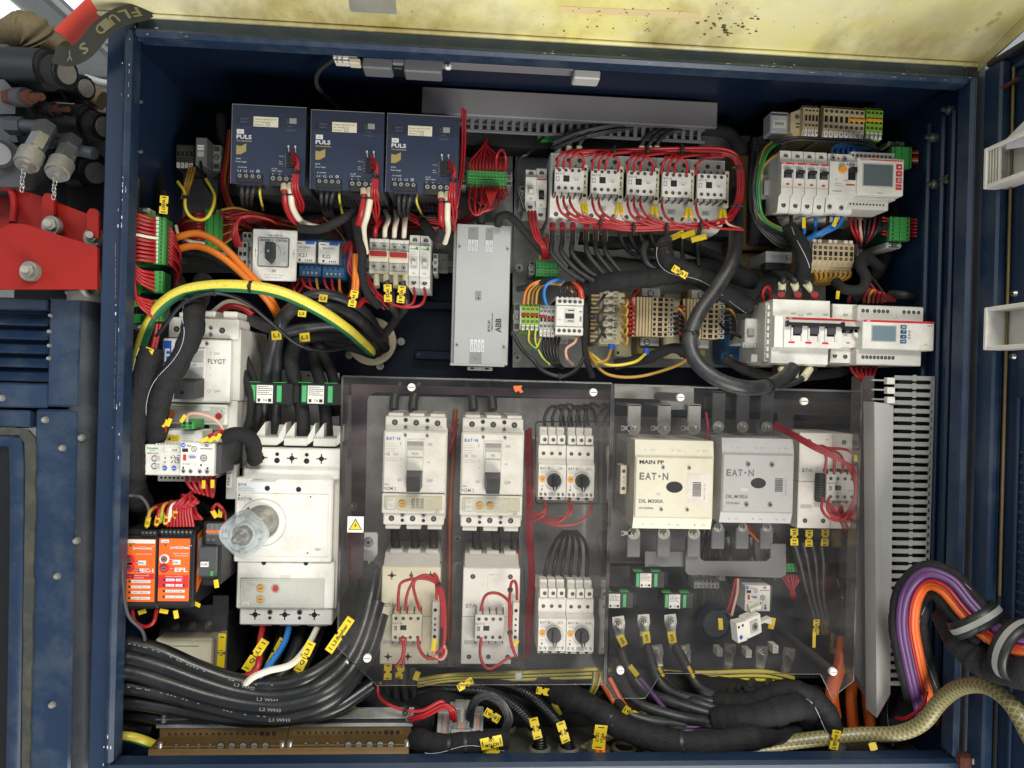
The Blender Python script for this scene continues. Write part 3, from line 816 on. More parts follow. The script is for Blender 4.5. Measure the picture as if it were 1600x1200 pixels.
# hydraulic valve block with solenoid coils
hv = bpy.data.objects.new('hydraulic_valve_block',None);COL.objects.link(hv);hv.location = P(0,290,1.06)
tagit(hv,'grey hydraulic valve block with black solenoid coils at the upper left','valve block')
def hpart(name,fn,par=hv):
    m = MB();fn(m);o = m.build(name,par);o.location = -par.location;return o
def blk(m):
    pxbox(m,-60,66,12,128,.99,1.1,'hydgrey',.003)
    m.prism and None
    platey(m,[(-60,124,.98),(6,124,.98),(24,144,.98),(24,178,.98),(-60,178,.98)],.1,'hydgrey')
    platey(m,[(-60,174,.985),(2,174,.985),(22,188,.985),(28,222,.985),(-60,222,.985)],.1,'hydgrey')
    platey(m,[(-60,218,.97),(12,218,.97),(36,238,.97),(38,292,.97),(-60,292,.97)],.1,'dgrey')
hpart('manifold',blk)
def coil(m,px,py,Y,r,x1,kx1,dy=.13):
    a = P(px,py,Y);b = P(x1,py+4,Y-.01);c = P(kx1,py+8,Y-.02)
    m.rod(a,b,r,'black',30);m.rod(b,b.lerp(c,.12),r*.93,'blackmatte',30)
    k = b.lerp(c,.12);m.rod(k,c,r*.72,'black',12);m.rod(k.lerp(c,.25),k.lerp(c,.85),r*.78,'blackmatte',9)
    e = c + (c-b)*.06;m.rod(c,e,r*.52,'boltwhite',18)
hpart('solenoid_coil',lambda m: coil(m,4,106,1.0,.027,74,104))
hpart('solenoid_coil',lambda m: coil(m,40,130,1.08,.024,108,134))
hpart('solenoid_coil',lambda m: coil(m,60,190,1.05,.026,138,162))
hpart('solenoid_coil',lambda m: coil(m,60,262,1.10,.030,140,150))
def rfit(m,px,py,Y,k=1.0):
    a = P(px,py,Y);d = Vector((1,-.5,-.12)).normalized()
    m.rod(a,a+d*.018*k,.012*k,'rust',6);m.rod(a+d*.018*k,a+d*.034*k,.0125*k,'hydgrey',18);m.rod(a+d*.034*k,a+d*.046*k,.0095*k,'rust',6);m.rod(a+d*.046*k,a+d*.068*k,.0048*k,'rust',10)
hpart('rusty_fitting',lambda m: rfit(m,14,153,.985));hpart('rusty_fitting',lambda m: rfit(m,66,172,1.03,.8))
hpart('coil_leg',lambda m: pxbox(m,20,170,90,215,1.04,1.12,'black',.004))
def coup(m,a,b,c,r=.0105):
    A,B,C3 = a,b,c;d = (C3-B).normalized()
    m.rod(A,A.lerp(B,.4),r*1.15,'hydgrey',6);m.rod(A.lerp(B,.4),B,r*.9,'hydgrey',14)
    m.rod(B-d*.004,B+d*.016,r*1.25,'hydgrey',6);m.rod(B+d*.016,B+d*.040,r*1.12,'steel',6);m.rod(B+d*.040,B+d*.046,r*1.0,'steel',20)
    m.rod(B+d*.046,B+d*.066,r*1.45,'boltwhite',24,r*1.38);m.rod(B+d*.066,B+d*.071,r*1.1,'steel',20);m.rod(B+d*.071,B+d*.074,r*.45,'boltwhite',12)
    return B+d*.074
ends = []
hpart('quick_coupling',lambda m: ends.append(coup(m,P(14,196,.975),P(72,200,.965),P(38,262,.93))))
hpart('quick_coupling',lambda m: ends.append(coup(m,P(60,216,1.0),P(112,222,.985),P(80,290,.93))))
hpart('hose_stub',lambda m: m.rod(P(118,234,.99),P(148,240,.985),.008,'hydgrey',14))
hpart('gauge',lambda m: (m.rod(P(-3,240,.965),P(-3,240,.95),.018,'black',24),m.rod(P(-3,240,.95),P(-3,240,.949),.014,'inkgrey',20)))
for e in ends:
    m = MB()
    for i in range(6):
        c = e + Vector((.001*math.sin(i*2),-.002,-.004-.0045*i));n = 10
        ax = Vector((1,0,0)) if i % 2 else Vector((0,1,0))
        m.tube([c + ax*.0022*math.cos(2*math.pi*j/n) + Vector((0,0,1))*.0042*math.sin(2*math.pi*j/n) for j in range(n+1)],.0007,'steel',6)
    o = m.build('safety_chain',None,e)
    tagit(o,'short bright steel chain hanging from the ' + ('nearer' if e is ends[0] else 'farther') + ' hydraulic coupling','chain')
# red hydraulic boom tube, strap, braided sleeve
m = MB();m.tube(spline([P(80,80,1.3),P(120,42,1.26),P(165,0,1.2),P(190,-25,1.18)],8),.019,'redorange',20)
o = m.build('red_arm',None,P(80,80,1.3));tagit(o,'orange red round arm crossing behind the strap at the top left','arm')
def strap():
    c = spline([P(85,84,.95),P(108,88,.94),P(132,76,.93),P(158,46,.925),P(185,27,.93),P(215,19,.94),P(243,17,.955)],14)
    m = MB();V = [];w = .0125;N_ = []
    for i,q in enumerate(c):
        t = (c[min(i+1,len(c)-1)] - c[max(i-1,0)]).normalized();sd = t.cross(Vector((0,-1,0))).normalized()
        k = 1 if i < len(c)*.85 else max(.25,1-(i-len(c)*.85)/(len(c)*.15)*.7)
        N_.append((q,t,sd,k))
        for (a,b) in ((1,0),(-1,0),(-1,.0015),(1,.0015)): V.append(q + sd*w*a*k + Vector((0,b,0)))
    F = []
    for i in range(len(c)-1):
        for j in range(4): F.append([i*4+j,i*4+(j+1) % 4,i*4+4+(j+1) % 4,i*4+4+j])
    m.add(V,F,'strap')
    for ch,f in (('F',.83),('L',.735),('U',.64),('I',.57),('D',.50),('S',.34),('Y',.19)):
        q,t,sd,k = N_[int(f*(len(c)-1))]
        X = -t;Y = X.cross(Vector((0,1,0))).normalized();Y = -Y if Y.z > 0 else Y
        m.textw(ch,q + Vector((0,-.0006,0)) - Y*.0065 - X*.005,X,Y,.013,'straptext',.011,True)
    return m
o = strap().build('webbing_strap',None,P(160,46,.925));tagit(o,'dark webbing strap with woven FLUID SYSTEMS lettering, hung over the hood corner','strap')
def sleeve(pts,r,lab):
    m = MB();c = spline([P(*p) for p in pts],24)
    m.tube(c,r,'khaki',22,lambda t,l: 1 + .06*math.sin(l*1500) + .12*math.sin(l*70+1))
    o = m.build('braided_sleeve',None,P(*pts[0]));tagit(o,lab,'sleeve')
sleeve([(-20,62,1.08),(20,55,1.05),(46,50,1.04),(62,66,1.05)],.024,'brown braided protective sleeve bunched over the top coil')
sleeve([(60,66,1.1),(80,66,1.1),(100,78,1.1)],.016,'smaller brown sleeve behind the strap end')
sleeve([(120,160,1.12),(140,150,1.12),(160,158,1.12)],.015,'brown woven sleeve between the coils and the cabinet edge')
ribwire([(134,122,1.15),(160,130,1.15),(190,134,1.15)],6,'lgrey','ribbed pale hose between coils and cabinet edge',pitch=.004,amp=.12)
m = MB();pxbox(m,24,200,175,470,1.14,1.16,'blackmatte',.002);o = m.build('rubber_guard',None,P(90,470,1.15));tagit(o,'black rubber guard sheet behind the hydraulic couplings','guard')

# ================================================================ WORKSHOP BEYOND
def shed():
    m = MB();m.wbox(-9,9,-2,9,9.1,4.5,'lgrey',.01);return m
o = shed().build('shed_wall',None,Vector((0,9,-2)));tagit(o,'pale grey workshop wall far behind the machine','wall')
rf = bpy.data.objects.new('shed_roof',None);COL.objects.link(rf);rf.location = (0,5,3);rf['kind'] = 'structure'
def rp(name,fn):
    m = MB();fn(m);o = m.build(name,rf);o.location = -rf.location
def roofz(y): return 2.2 + (9-y)*.0
rp('roof_sheet',lambda m: m.wbox(-9,2.0,2.9,3,9,2.92,'lgrey',.002))
for i,x in enumerate((-5.6,-4.4,-3.2,-2.35,-1.2)):
    rp('skylight',lambda m: m.wbox(x,3.0+(i % 2)*1.2,2.885,x+.75,7.2-(i % 2)*.6,2.898,'skylight',.002))
for i in range(7): rp('purlin',lambda m: m.wbox(-9,2.4+i*.95,2.80,3,2.46+i*.95,2.88,'grey',.004))
for i in range(9): rp('roof_beam',lambda m: m.wbox(-6.4+i*.8,2.0,2.74,-6.34+i*.8,9,2.80,'grey',.004))
# ================================================================ MOUNTING PLATES AND TOP HARDWARE
def sheet(name,label,cat,poly,Y,th,mat,holes=(),Yend=None,screws=()):
    """flat sheet on the mounting plane; poly in photo px at distance Y"""
    a = [P(x,y,Y) for x,y in poly];n = len(a);m = MB();b = [q + Vector((0,th,0)) for q in a]
    m.add(a+b,[list(range(n)),list(range(n,2*n))] + [[i,(i+1) % n,n+(i+1) % n,n+i] for i in range(n)],mat)
    base = Vector((sum(q.x for q in a)/n,Y+th,min(q.z for q in a)))
    o = bpy.data.objects.new(name,None);COL.objects.link(o);o.location = base;tagit(o,label,cat)
    q = m.build('panel',o);q.location = -base
    for (x,y,r) in screws:
        c = P(x,y,Y);mm = MB();k = r*.001*Y
        mm.rod((c.x,Y,c.z),(c.x,Y-.002,c.z),k*1.5,'zinc',18);mm.rod((c.x,Y-.002,c.z),(c.x,Y-.006,c.z),k,'steel',16);mm.rod((c.x,Y-.006,c.z),(c.x,Y-.0062,c.z),k*.5,'hole',6)
        q = mm.build('screw',o);q.location = -base
    for (x,y,r) in holes:
        c = P(x,y,Y);mm = MB();mm.rod((c.x,Y-.0003,c.z),(c.x,Y+.0001,c.z),r*.001,'hole',14);q = mm.build('bolt_hole',o);q.location = -base
    return o
sheet('mounting_plate','galvanised mounting plate behind the rotary switch and relays','mounting plate',[(262,282),(300,250),(801,244),(801,426),(262,426)],YP,.003,'galv',screws=((735,262,3),))
sheet('mounting_plate','galvanised mounting plate in the middle behind the row of small contactors','mounting plate',[(806,212),(1172,212),(1172,430),(1290,430),(1290,574),(801,574),(801,420)],YP,.003,'galv',screws=((815,220,4),(811,419,4),(808,559,4),(1175,520,3),(1117,416,3)))
sheet('mounting_plate','galvanised mounting plate seen through the left clear cover','mounting plate',[(556,618),(942,624),(940,1046),(556,1040)],YP,.003,'galv',screws=((715,841,3),))
sheet('mounting_plate','dark mounting plate behind the big contactors under the right clear cover','mounting plate',[(950,650),(1348,660),(1340,880),(950,880)],YP,.003,'mgrey')
sheet('mounting_plate','galvanised strip plate beside the breaker with the long black handle','mounting plate',[(240,500),(401,500),(396,700),(340,700),(240,700)],1.19,.003,'alu',screws=((391,506,4),),holes=((390,581,2),))
sheet('mounting_plate','bright bracket plate behind the two green-barred current monitors','mounting plate',[(403,575),(530,583),(530,720),(403,712)],1.19,.003,'alu',screws=((448,631,4),),holes=((410,585,3),(482,587,2)))
sheet('mounting_plate','blue-grey mounting plate behind the fused transformers at the right','mounting plate',[(1180,260),(1345,262),(1345,405),(1180,405)],1.215,.003,'mgrey')

# trunking lid across the top and slotted trunking behind it
def trunk_top():
    o = bpy.data.objects.new('cable_trunking',None);COL.objects.link(o);o.location = P(890,200,YP)
    tagit(o,'long grey slotted cable trunking with a blank lid across the top','cable trunking')
    def tp(nm,f):
        m = MB();f(m);q = m.build(nm,o);q.location = -o.location
    a,b = P(660,141,1.10),P(1120,158,1.10);z0 = P(890,190,1.10).z;z1 = P(890,149,1.10).z
    tp('lid',lambda m: m.wbox(a.x,1.095,z0,b.x,1.103,z1,'lid',.0015))
    a2,b2 = P(722,188,1.12),P(1100,200,1.12)
    def teeth(m):
        m.wbox(a2.x-.06,1.105,z0+.002,b2.x,1.19,z0+.006,'mgrey',.001)
        n = 30
        for i in range(n):
            x = a2.x + (b2.x-a2.x)*i/n;m.wbox(x,1.112,z0-.014,x+.0062,1.116,z0+.004,'mgrey',.0006)
        m.wbox(a2.x,1.112,z0-.019,b2.x,1.1165,z0-.0145,'mgrey',.0006)
        m.wbox(a2.x,1.14,z0-.03,b2.x,1.19,z0+.001,'hole',.0006)
    tp('slotted_wall',teeth)
trunk_top()
# lamp fitting under the roof
def lamp_strip():
    Y = .99;a = P(566,100,Y);o = bpy.data.objects.new('cabinet_lamp',None);COL.objects.link(o);o.location = P(740,92,Y)
    tagit(o,'slim grey cabinet lamp fixed under the top rim, unlit','lamp')
    def lp(nm,f):
        m = MB();f(m);q = m.build(nm,o);q.location = -o.location;return q
    def seg(m,x0,x1,y0,y1,mat,Y0=Y,Y1=Y+.03,c=.002):
        p,q = P(x0,y0,Y0),P(x1,y1,Y0);m.wbox(p.x,Y0,q.z,q.x,Y1,p.z,mat,c)
    lp('housing',lambda m: (seg(m,566,612,88,108,'mgrey'),seg(m,631,690,90,114,'mgrey'),seg(m,612,631,90,101,'mgrey'),seg(m,613,630,101,108,'black',Y+.004)))
    lp('tube',lambda m: seg(m,690,898,97,108,'lid',Y+.004,Y+.026))
    lp('end_cap',lambda m: seg(m,897,938,107,124,'lgrey',Y+.002,Y+.028))
    lp('clip',lambda m: (seg(m,695,705,98,107,'white',Y-.002,Y+.006),seg(m,698,702,100,104,'mgrey',Y-.003,Y-.001)))
    def conn(m):
        seg(m,520,558,83,93,'white',Y-.004,Y+.012,.001);seg(m,522,545,93,97,'white',Y-.003,Y+.012,.001);seg(m,545,562,90,99,'cream',Y-.006,Y+.01,.001)
        for x in (526,534): seg(m,x,x+1.5,84,96,'grey',Y-.005,Y,.0003)
    lp('connector',conn)
lamp_strip()
wire([(522,92,1.0),(498,112,1.02),(496,135,1.05),(520,160,1.10),(535,175,1.12)],3.2,'blackmatte','thin black cable drooping from the lamp connector',cat='cable',name='cable')

# vertical trunking at the right: lid turned to the left, slots facing out
def trunk_right():
    Y = 1.02;o = bpy.data.objects.new('cable_trunking',None);COL.objects.link(o);o.location = P(1420,1080,1.2)
    tagit(o,'tall slotted grey cable trunking standing down the right side','cable trunking')
    def tp(nm,f,lab=None):
        m = MB();f(m);q = m.build(nm,o);q.location = -o.location
        if lab: q['label'] = lab
    n = 38;yt,yb = 590,1068
    def teeth(m):
        for i in range(n):
            py = yt + (yb-yt)*i/(n-1)
            c = P(1398 - (py-590)*.022,py,Y);e = P(1459 - (py-590)*.025,py,Y);t = .0034
            mid = c.lerp(e,.52);g = .0085
            m.wbox(c.x,Y,c.z-t,mid.x-.003,Y+.002,c.z+t,'duct',.0006)
            m.wbox(mid.x+.003,Y,c.z-t,e.x,Y+.002,c.z+t,'duct',.0006)
            m.wbox(mid.x-.0031,Y+.0004,c.z-t*1.45,mid.x+.0031,Y+.0016,c.z+t*1.45,'duct',.0006)
    tp('slotted_wall',teeth)
    def rail_(m):
        a = [P(1456,588,Y),P(1461,588,Y),P(1447,1070,Y),P(1442,1070,Y)];b = [q+Vector((0,.003,0)) for q in a]
        m.add(a+b,[[0,1,2,3],[4,5,6,7],[0,1,5,4],[1,2,6,5],[2,3,7,6],[3,0,4,7]],'duct')
    tp('edge_strip',rail_)
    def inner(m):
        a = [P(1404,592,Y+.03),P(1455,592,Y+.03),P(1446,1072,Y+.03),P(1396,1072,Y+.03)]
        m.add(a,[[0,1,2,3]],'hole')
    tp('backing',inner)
    def lid(m):
        f = [P(1366,628,1.0),P(1396,632,1.02),P(1391,1085,1.02),P(1370,1122,1.0)]
        g = [q+Vector((.001,.03,0)) for q in f]
        m.add(f+g,[[0,1,2,3],[4,5,6,7],[0,1,5,4],[1,2,6,5],[2,3,7,6],[3,0,4,7]],'ductlid')
        f = [P(1346,588,1.06),P(1366,588,1.03),P(1366,1100,1.03),P(1334,1052,1.06)];g = [q+Vector((.001,.03,0)) for q in f]
        m.add(f+g,[[0,1,2,3],[4,5,6,7],[0,1,5,4],[1,2,6,5],[2,3,7,6],[3,0,4,7]],'lid')
    tp('lid',lid)
    def clips(m):
        for i in range(3):
            c = P(1385,594+i*15,1.015);m.wbox(c.x,1.012,c.z-.006,c.x+.012,1.022,c.z+.004,'white',.001)
            m.wbox(c.x-.02,1.018,c.z-.0015,c.x,1.024,c.z+.001,'duct',.0005)
    tp('lid_clip',clips)
trunk_right()
# ================================================================ POWER SUPPLIES
def make_psu(px,py,lab):
    D = Dev('power_supply',lab,'power supply',px,py,114,124,1.03,group='three dark blue power supplies on the top rail')
    b = D.part('housing');dep = D.dep
    b.box(2,3,112,121,-dep,-2,'dgrey',1.5)
    for j in range(11):                       # slotted underside grille
        for i in range(15): b.box(6+i*7,121.0,11.5+i*7,121.6,-dep+6+j*9.5,-dep+12+j*9.5,'hole',.1)
    f = D.part('front_plate')
    f.box(0,0,114,124,-2,0,'psu',.6);f.box(.4,0.5,113.6,33,-.2,.12,'psu_dark',.05)
    f.box(0,0,114,.8,-2,.4,'steel',.2);f.box(0,0,.6,124,-2,.3,'steel',.1)
    f.box(33,18,71,33.5,0,.5,'cream',.3)
    for i,t in enumerate(('Settings "single use" ST. BY','use: "Parallel use"','Setting ok:')): f.text(t,35,23+i*4.3,2.0,'ink',.6,33 if i == 0 else (24 if i == 1 else 14))
    f.box(52,28.5,58,32.6,.5,.65,'ink',.1);f.rect(52.6,29.1,57.4,32,'cream',.7)
    f.box(8,20,11,28,0,.4,'black',.1);f.text('Parallel Use',13.5,23,1.8,'inkgrey',.2);f.text('Single Use',13.5,28,1.8,'inkgrey',.2)
    f.text('DC',83,22,1.6,'inkgrey',.2);f.text('ON',83,26,1.6,'inkgrey',.2)
    f.box(88,18,99,26.5,0,.6,'grey',.5);f.text('DC ok',86,32,1.8,'inkgrey',.2);f.text('Overload',83,38,1.8,'inkgrey',.2);f.rect(95,36.5,96.5,38,'inkgrey')
    f.box(8,39,19,46,0,.5,'white',.3);f.text('-A4',10.5,44.2,2.4,'ink',.6)
    f.text('PULS',7.8,53.6,6.2,'inkwhite',.2,23,True);f.box(7.8,56,31,58,0,.15,'gold',.05)
    f.text('DIMENSION',8,57.7,1.4,'psu_dark',.25,22)
    f.prism([(8,64),(14,65.5),(23,61),(23,73),(15,78),(8,78.5)],0,.15,'gold')
    f.text('QT40',8,86,2.2,'inkwhite',.2);f.text('Power Supply',8,90.5,2.2,'inkwhite',.2,16)
    f.text('3AC 380-480V',11,99,1.7,'inkwhite',.2)
    for i,t in enumerate(('L1','L2','L3')): f.text(t,11+i*9.6,105.5,3.6,'inkwhite',.2,4.6)
    f.ring(42,103.5,2,2.5,0,.2,'inkwhite',14);f.rect(41.8,101.5,42.2,105.5,'inkwhite');f.rect(40,103.3,44,103.7,'inkwhite')
    f.text('DC 24V',63,99,1.8,'inkwhite',.2);f.text('960W / 1440W',63,102.5,1.8,'inkwhite',.2)
    for i,t in enumerate(('+','+','-','-')): f.text(t,63.5+i*10.3,108.5,4,'inkwhite',.2)
    f.text('DC ok',74,79,1.8,'inkwhite',.2);f.text('Shut',74,87.5,1.8,'inkwhite',.2);f.text('Down',74,91,1.8,'inkwhite',.2)
    for x in (87.5,98):
        f.rod((x,62,.3),(x+1.2,71.5,.3),.5,'inkwhite',6);f.box(x-1.3,60.5,x+1.3,64,0,.4,'inkwhite',.2)
    sg = D.part('signal_terminal');sg.box(86,72,97,95.5,-1,2.2,'black',.5)
    for i in range(4): sg.box(88.5,74+i*5.3,92,77+i*5.3,2,2.4,'hole',.1);
    for i in range(5): f.text(str(i+1),83,76.5+i*4.3,1.7,'inkwhite',.2)
    ib = D.part('input_terminal');ib.box(10,109,50,122,-6,2.4,'black',.8);ib.box(13,122,48,126,-20,-1,'black',.8)
    for i in range(4): D.fix('terminal_screw',15.5+i*9.7,112.5,2.5,3.2,'cap','steel',None)
    ob = D.part('output_terminal');ob.box(61,110,101,126,-8,3.5,'black',.8)
    for i in range(4): D.fix('terminal_screw',66.5+i*10.3,114.5,3.6,3.6,'cap','steel',None)
    D.finish()
    return D
psu = make_psu(363,162,'leftmost of the three dark blue power supplies on the top rail')
for px,py,lab in ((487,169.5,'middle one of the three dark blue power supplies on the top rail'),(609,175.5,'rightmost dark blue power supply, beside the grey trunking lid')):
    dup(psu.o,psu.base(px,py,1.03) - Vector((.002,0,0)),lab,rot=(R(.5),R(-.35 if px < 500 else .3),R(.8 if px < 500 else -.6)))
for k,(x,y,nm) in enumerate(((363,162,'leftmost'),(487,169,'middle'),(608,175,'rightmost'))):
    ty = y+126
    for j,(dx,mt,cn) in enumerate(((81,'red','red'),(91,'whitewire','white'))):
        p = [(x+dx,ty,1.03),(x+dx+.5,ty+14,1.025)]
        if k == 0: p += [(x+dx+4,ty+38,1.04),(x+dx+20,ty+60,1.07),(x+dx+52,ty+66+j*3,1.1)]
        elif k == 1: p += [(x+dx-4,ty+40,1.03),(x+dx-10,ty+64,1.05),(x+dx-6,ty+100,1.08)]
        else: p += [(x+dx,ty+40,1.03),(x+dx+1,ty+58,1.05),(x+dx-4,ty+78,1.08)]
        o = wire(p,4.6,mt,'%s output cable with a white sleeve, below the %s dark blue power supply' % (cn,nm),cat='cable',name='cable',Y=1.03,n=10)
        m = MB();c = path(p[:3],1.03);m.tube([q-o.location for q in c[1:7]],.0050,'ivory',12);m.tube([q-o.location for q in c[8:10]],.0055,'black',12)
        q = c[4];m2 = MB()
        m.build('ferrule_sleeve',o)
    for j in range(3 if k != 0 else 3):
        xx = x + 93
        wire([(xx,y+75+j*8,1.022),(xx+8+j,y+86+j*6,1.012),(xx+10-j*2,y+101,1.01),(xx+9-j*4,y+132,1.015),(xx+12-j*5+(20 if k == 0 else 0)*.3,y+160,1.05),(xx+6+j*3,y+185,1.12)],2.1,'red','thin red signal wire plugged into the %s dark blue power supply' % nm,'red signal wires of the %s power supply' % nm,ties=((.45,5),) if j == 1 else ())
    if k: marker(x+(102 if k == 1 else 98),y+137,85,14,6,1.04,'','plain yellow marker under the %s dark blue power supply' % nm,notch=False,mat='orange' if k == 2 else 'yellow')
    wire([(x+43,ty+2,1.05),(x+43,ty+16,1.05),(x+(48 if k < 2 else 54),ty+40,1.12)],2.2,'earthcable','green and yellow earth wire under the %s dark blue power supply' % nm)
    for j in range(3): wire([(x+16+j*9.6,ty+1,1.04),(x+15+j*8,ty+16,1.045),(x+18+j*6,ty+34,1.1),(x+30+j*4,ty+50,1.17)],3.0,'cable','black supply wire into the input terminal of the %s dark blue power supply' % nm,'black input wires of the %s power supply' % nm)

# ================================================================ RAIL TERMINALS
def terminal_row(name,label,px,py,w,h,Y,n,mat,cat='terminal block',body=None,dark=None,vertical=False,labels=None,back=1.195,tilt=0,group=None,sidemat=None,bridge=None,screws=2,open_=True):
    """n clamps side by side: each clamp a part with wire holes and a marker tab"""
    D = Dev(name,label,cat,px,py,w,h,Y,back,group,tilt)
    p = (w if not vertical else h)/n
    for i in range(n):
        m = D.mb();mt = mat[i] if isinstance(mat,(list,tuple)) else mat
        if not vertical:
            a,b = i*p+.25,(i+1)*p-.25
            m.prof([(0,-6),(h*.12,0),(h*.80,0),(h,-5),(h*1.0,-D.dep),(0,-D.dep)],a,b,mt)
            c = (a+b)/2;r = min(p*.33,3.4)
            m.cyl(c,h*.2,r,-.3,.25,'hole',12);m.cyl(c,h*.66,r,-.3,.25,'hole',12);m.cyl(c,h*.2,r*.5,.2,.4,'steel',8);m.cyl(c,h*.66,r*.5,.2,.4,'steel',8)
            if open_: m.box(c-p*.3,h*.34,c+p*.3,h*.53,-.2,.2,'hole',.1)
            if labels:
                m.box(c-p*.36,h*.79,c+p*.36,h*.99,-3,1.0,'white',.4);m.text(labels[i % len(labels)],c,h*.94,h*.1,'ink',1.2,None,False,'c')
        else:
            a,b = i*p+.25,(i+1)*p-.25
            m.box(0,a,w,b,-D.dep,0,mt,.6);c = (a+b)/2;r = min(p*.3,3)
            m.box(w*.12,c-r*.8,w*.42,c+r*.8,-.2,.25,'hole',.1) ;m.cyl(w*.72,c,r,-.2,.3,'hole',12);m.cyl(w*.72,c,r*.6,.2,.45,'steel',8)
            if labels: m.box(w*.05,a+.3,w*.35,b-.3,0,.6,'white',.2);m.text(labels[i % len(labels)],w*.2,c+p*.15,p*.34,'ink',.8,None,False,'c')
        m.build('clamp',D.o)
    if bridge:
        for (i0,i1,v,bm) in bridge:
            m = D.mb();m.box(i0*p,h*v-2.2,i1*p,h*v+2.2,-1,1.6,bm,.5);m.build('bridge',D.o)
    if sidemat:
        m = D.mb();m.prof([(2,-6),(h*.12,-1),(h*.80,-1),(h-2,-5),(h-1,-D.dep),(2,-D.dep)],-1.6,0,sidemat);m.build('end_plate',D.o)
    return D
def end_clamp(label,px,py,w,h,Y,mat='grey',back=1.195,tilt=0):
    D = Dev('end_clamp',label,'end clamp',px,py,w,h,Y,back,None,tilt);m = D.part('body')
    m.box(0,0,w,h,-D.dep,0,mat,1);m.box(w*.15,h*.06,w*.85,h*.26,-.2,.3,'dgrey',.2);m.box(w*.15,h*.74,w*.85,h*.94,-.2,.3,'dgrey',.2)
    m.box(-1,h*.4,w+1,h*.6,-4,.8,mat,.5)
    D.fix('clamp_screw',w/2,h/2,.8,min(w*.3,3.5),'screw');D.finish();return D
def din_rail(label,x0,y0,x1,y1,Y=1.195,wd=30,mat='rail'):
    a,b = P(x0,y0,Y),P(x1,y1,Y);d = (b-a).normalized();s = .001*wd*.5*1.1;n = d.cross(Vector((0,-1,0))).normalized()
    m = MB();V = []
    prof = [(-1,0),(-.72,0),(-.72,.0065),(.72,.0065),(.72,0),(1,0),(1,.0012),(.76,.0012),(.76,.0077),(-.76,.0077),(-.76,.0012),(-1,.0012)]
    for q in (a,b): V += [q + n*s*u + Vector((0,w,0)) for u,w in prof]
    k = len(prof);m.add(V,[[i,(i+1) % k,k+(i+1) % k,k+i] for i in range(k)] + [list(range(k)),list(range(k,2*k))],mat)
    L = (b-a).length;j = 0
    while (j+1)*.025 < L:
        c = a + d*(j*.025+.012) + Vector((0,.0062,0));e = d*.007;f = n*.003
        m.add([c-e-f,c+e-f,c+e+f,c-e+f],[[0,1,2,3]],'hole');j += 1
    o = m.build('din_rail',None,a);tagit(o,label,'mounting rail');return o
def pluggable(label,px,py,w,h,Y,n,rows=2,vertical=False,back=1.195,tilt=0,mat='green',strip=True,group=None):
    """green pluggable terminal strip"""
    D = Dev('terminal_strip',label,'terminal strip',px,py,w,h,Y,back,group,tilt)
    b = D.part('base');b.box(1,1,w-1,h-1,-D.dep,-9,'dkgreen',.8)
    for r in range(rows):
        m = D.mb()
        if vertical:
            x0,x1 = r*w/rows + .4,(r+1)*w/rows - .4;p = h/n
            m.box(x0,0,x1,h,-9.5,0,mat,.8)
            for i in range(n):
                c = (i+.5)*p;xx = x0 + (x1-x0)*(.75 if r == rows-1 else .28)
                m.cyl(xx,c,min(p*.3,2.2),-.2,.25,'hole',10);m.cyl(xx,c,min(p*.18,1.4),.2,.4,'steel',8);m.box(x0,(i+1)*p-.25,x1,(i+1)*p+.1,-.1,.12,'dkgreen',.03)
                if strip: m.rect(x0+1,i*p+.8,x0+(x1-x0)*.45,(i+1)*p-.8,'white',.25);m.text(str(i+1),x0+1.5,c+p*.2,p*.35,'ink',.35)
        else:
            v0,v1 = r*h/rows + .4,(r+1)*h/rows - .4;p = w/n;m.box(0,v0,w,v1,-9.5,0,mat,.8)
            for i in range(n):
                c = (i+.5)*p;m.cyl(c,v0+(v1-v0)*.32,min(p*.3,2.2),-.2,.25,'hole',10);m.cyl(c,v0+(v1-v0)*.32,min(p*.18,1.4),.2,.4,'steel',8)
                m.box(c-p*.3,v0+(v1-v0)*.62,c+p*.3,v0+(v1-v0)*.86,-.1,.2,'dkgreen',.05)
        m.build('plug_row',D.o)
    D.finish();return D

din_rail('steel mounting rail behind the rotary switch row',372,398,700,412,1.19)
din_rail('steel mounting rail under the green terminal strip right of the power supplies',718,280,800,284,1.19)
din_rail('vertical mounting rail on the left wall carrying green terminals',210,276,206,556,1.035,9)
# terminals at upper left in the shade
terminal_row('terminal_block','small shaded green-grey terminal block left of the power supplies',276,222,26,40,1.14,4,'gland',labels=['1','2','3','4'],back=1.22,bridge=None)
D = Dev('fuse_terminal','small grey fuse terminal labelled, left of the power supplies in shade','fuse terminal',306,214,17,44,1.12,1.22);m = D.part('body');m.box(0,0,17,44,-D.dep,0,'mgrey',1);m.box(3,12,13,20,0,.8,'white',.2);m.text('-K10',4,17.5,3,'ink',1);m.box(3,22,13,30,0,.6,'lgrey',.3);D.finish()
end_clamp('grey end clamp beside the shaded fuse terminal at the upper left',333,226,12,40,1.15,back=1.22)
pluggable('green terminal strip with wires on both sides, left of the rotary switch',320,326,27,62,1.13,11,2,True,strip=False)
end_clamp('grey end clamp below the green terminal strip left of the rotary switch',334,390,18,14,1.15,'lgrey')
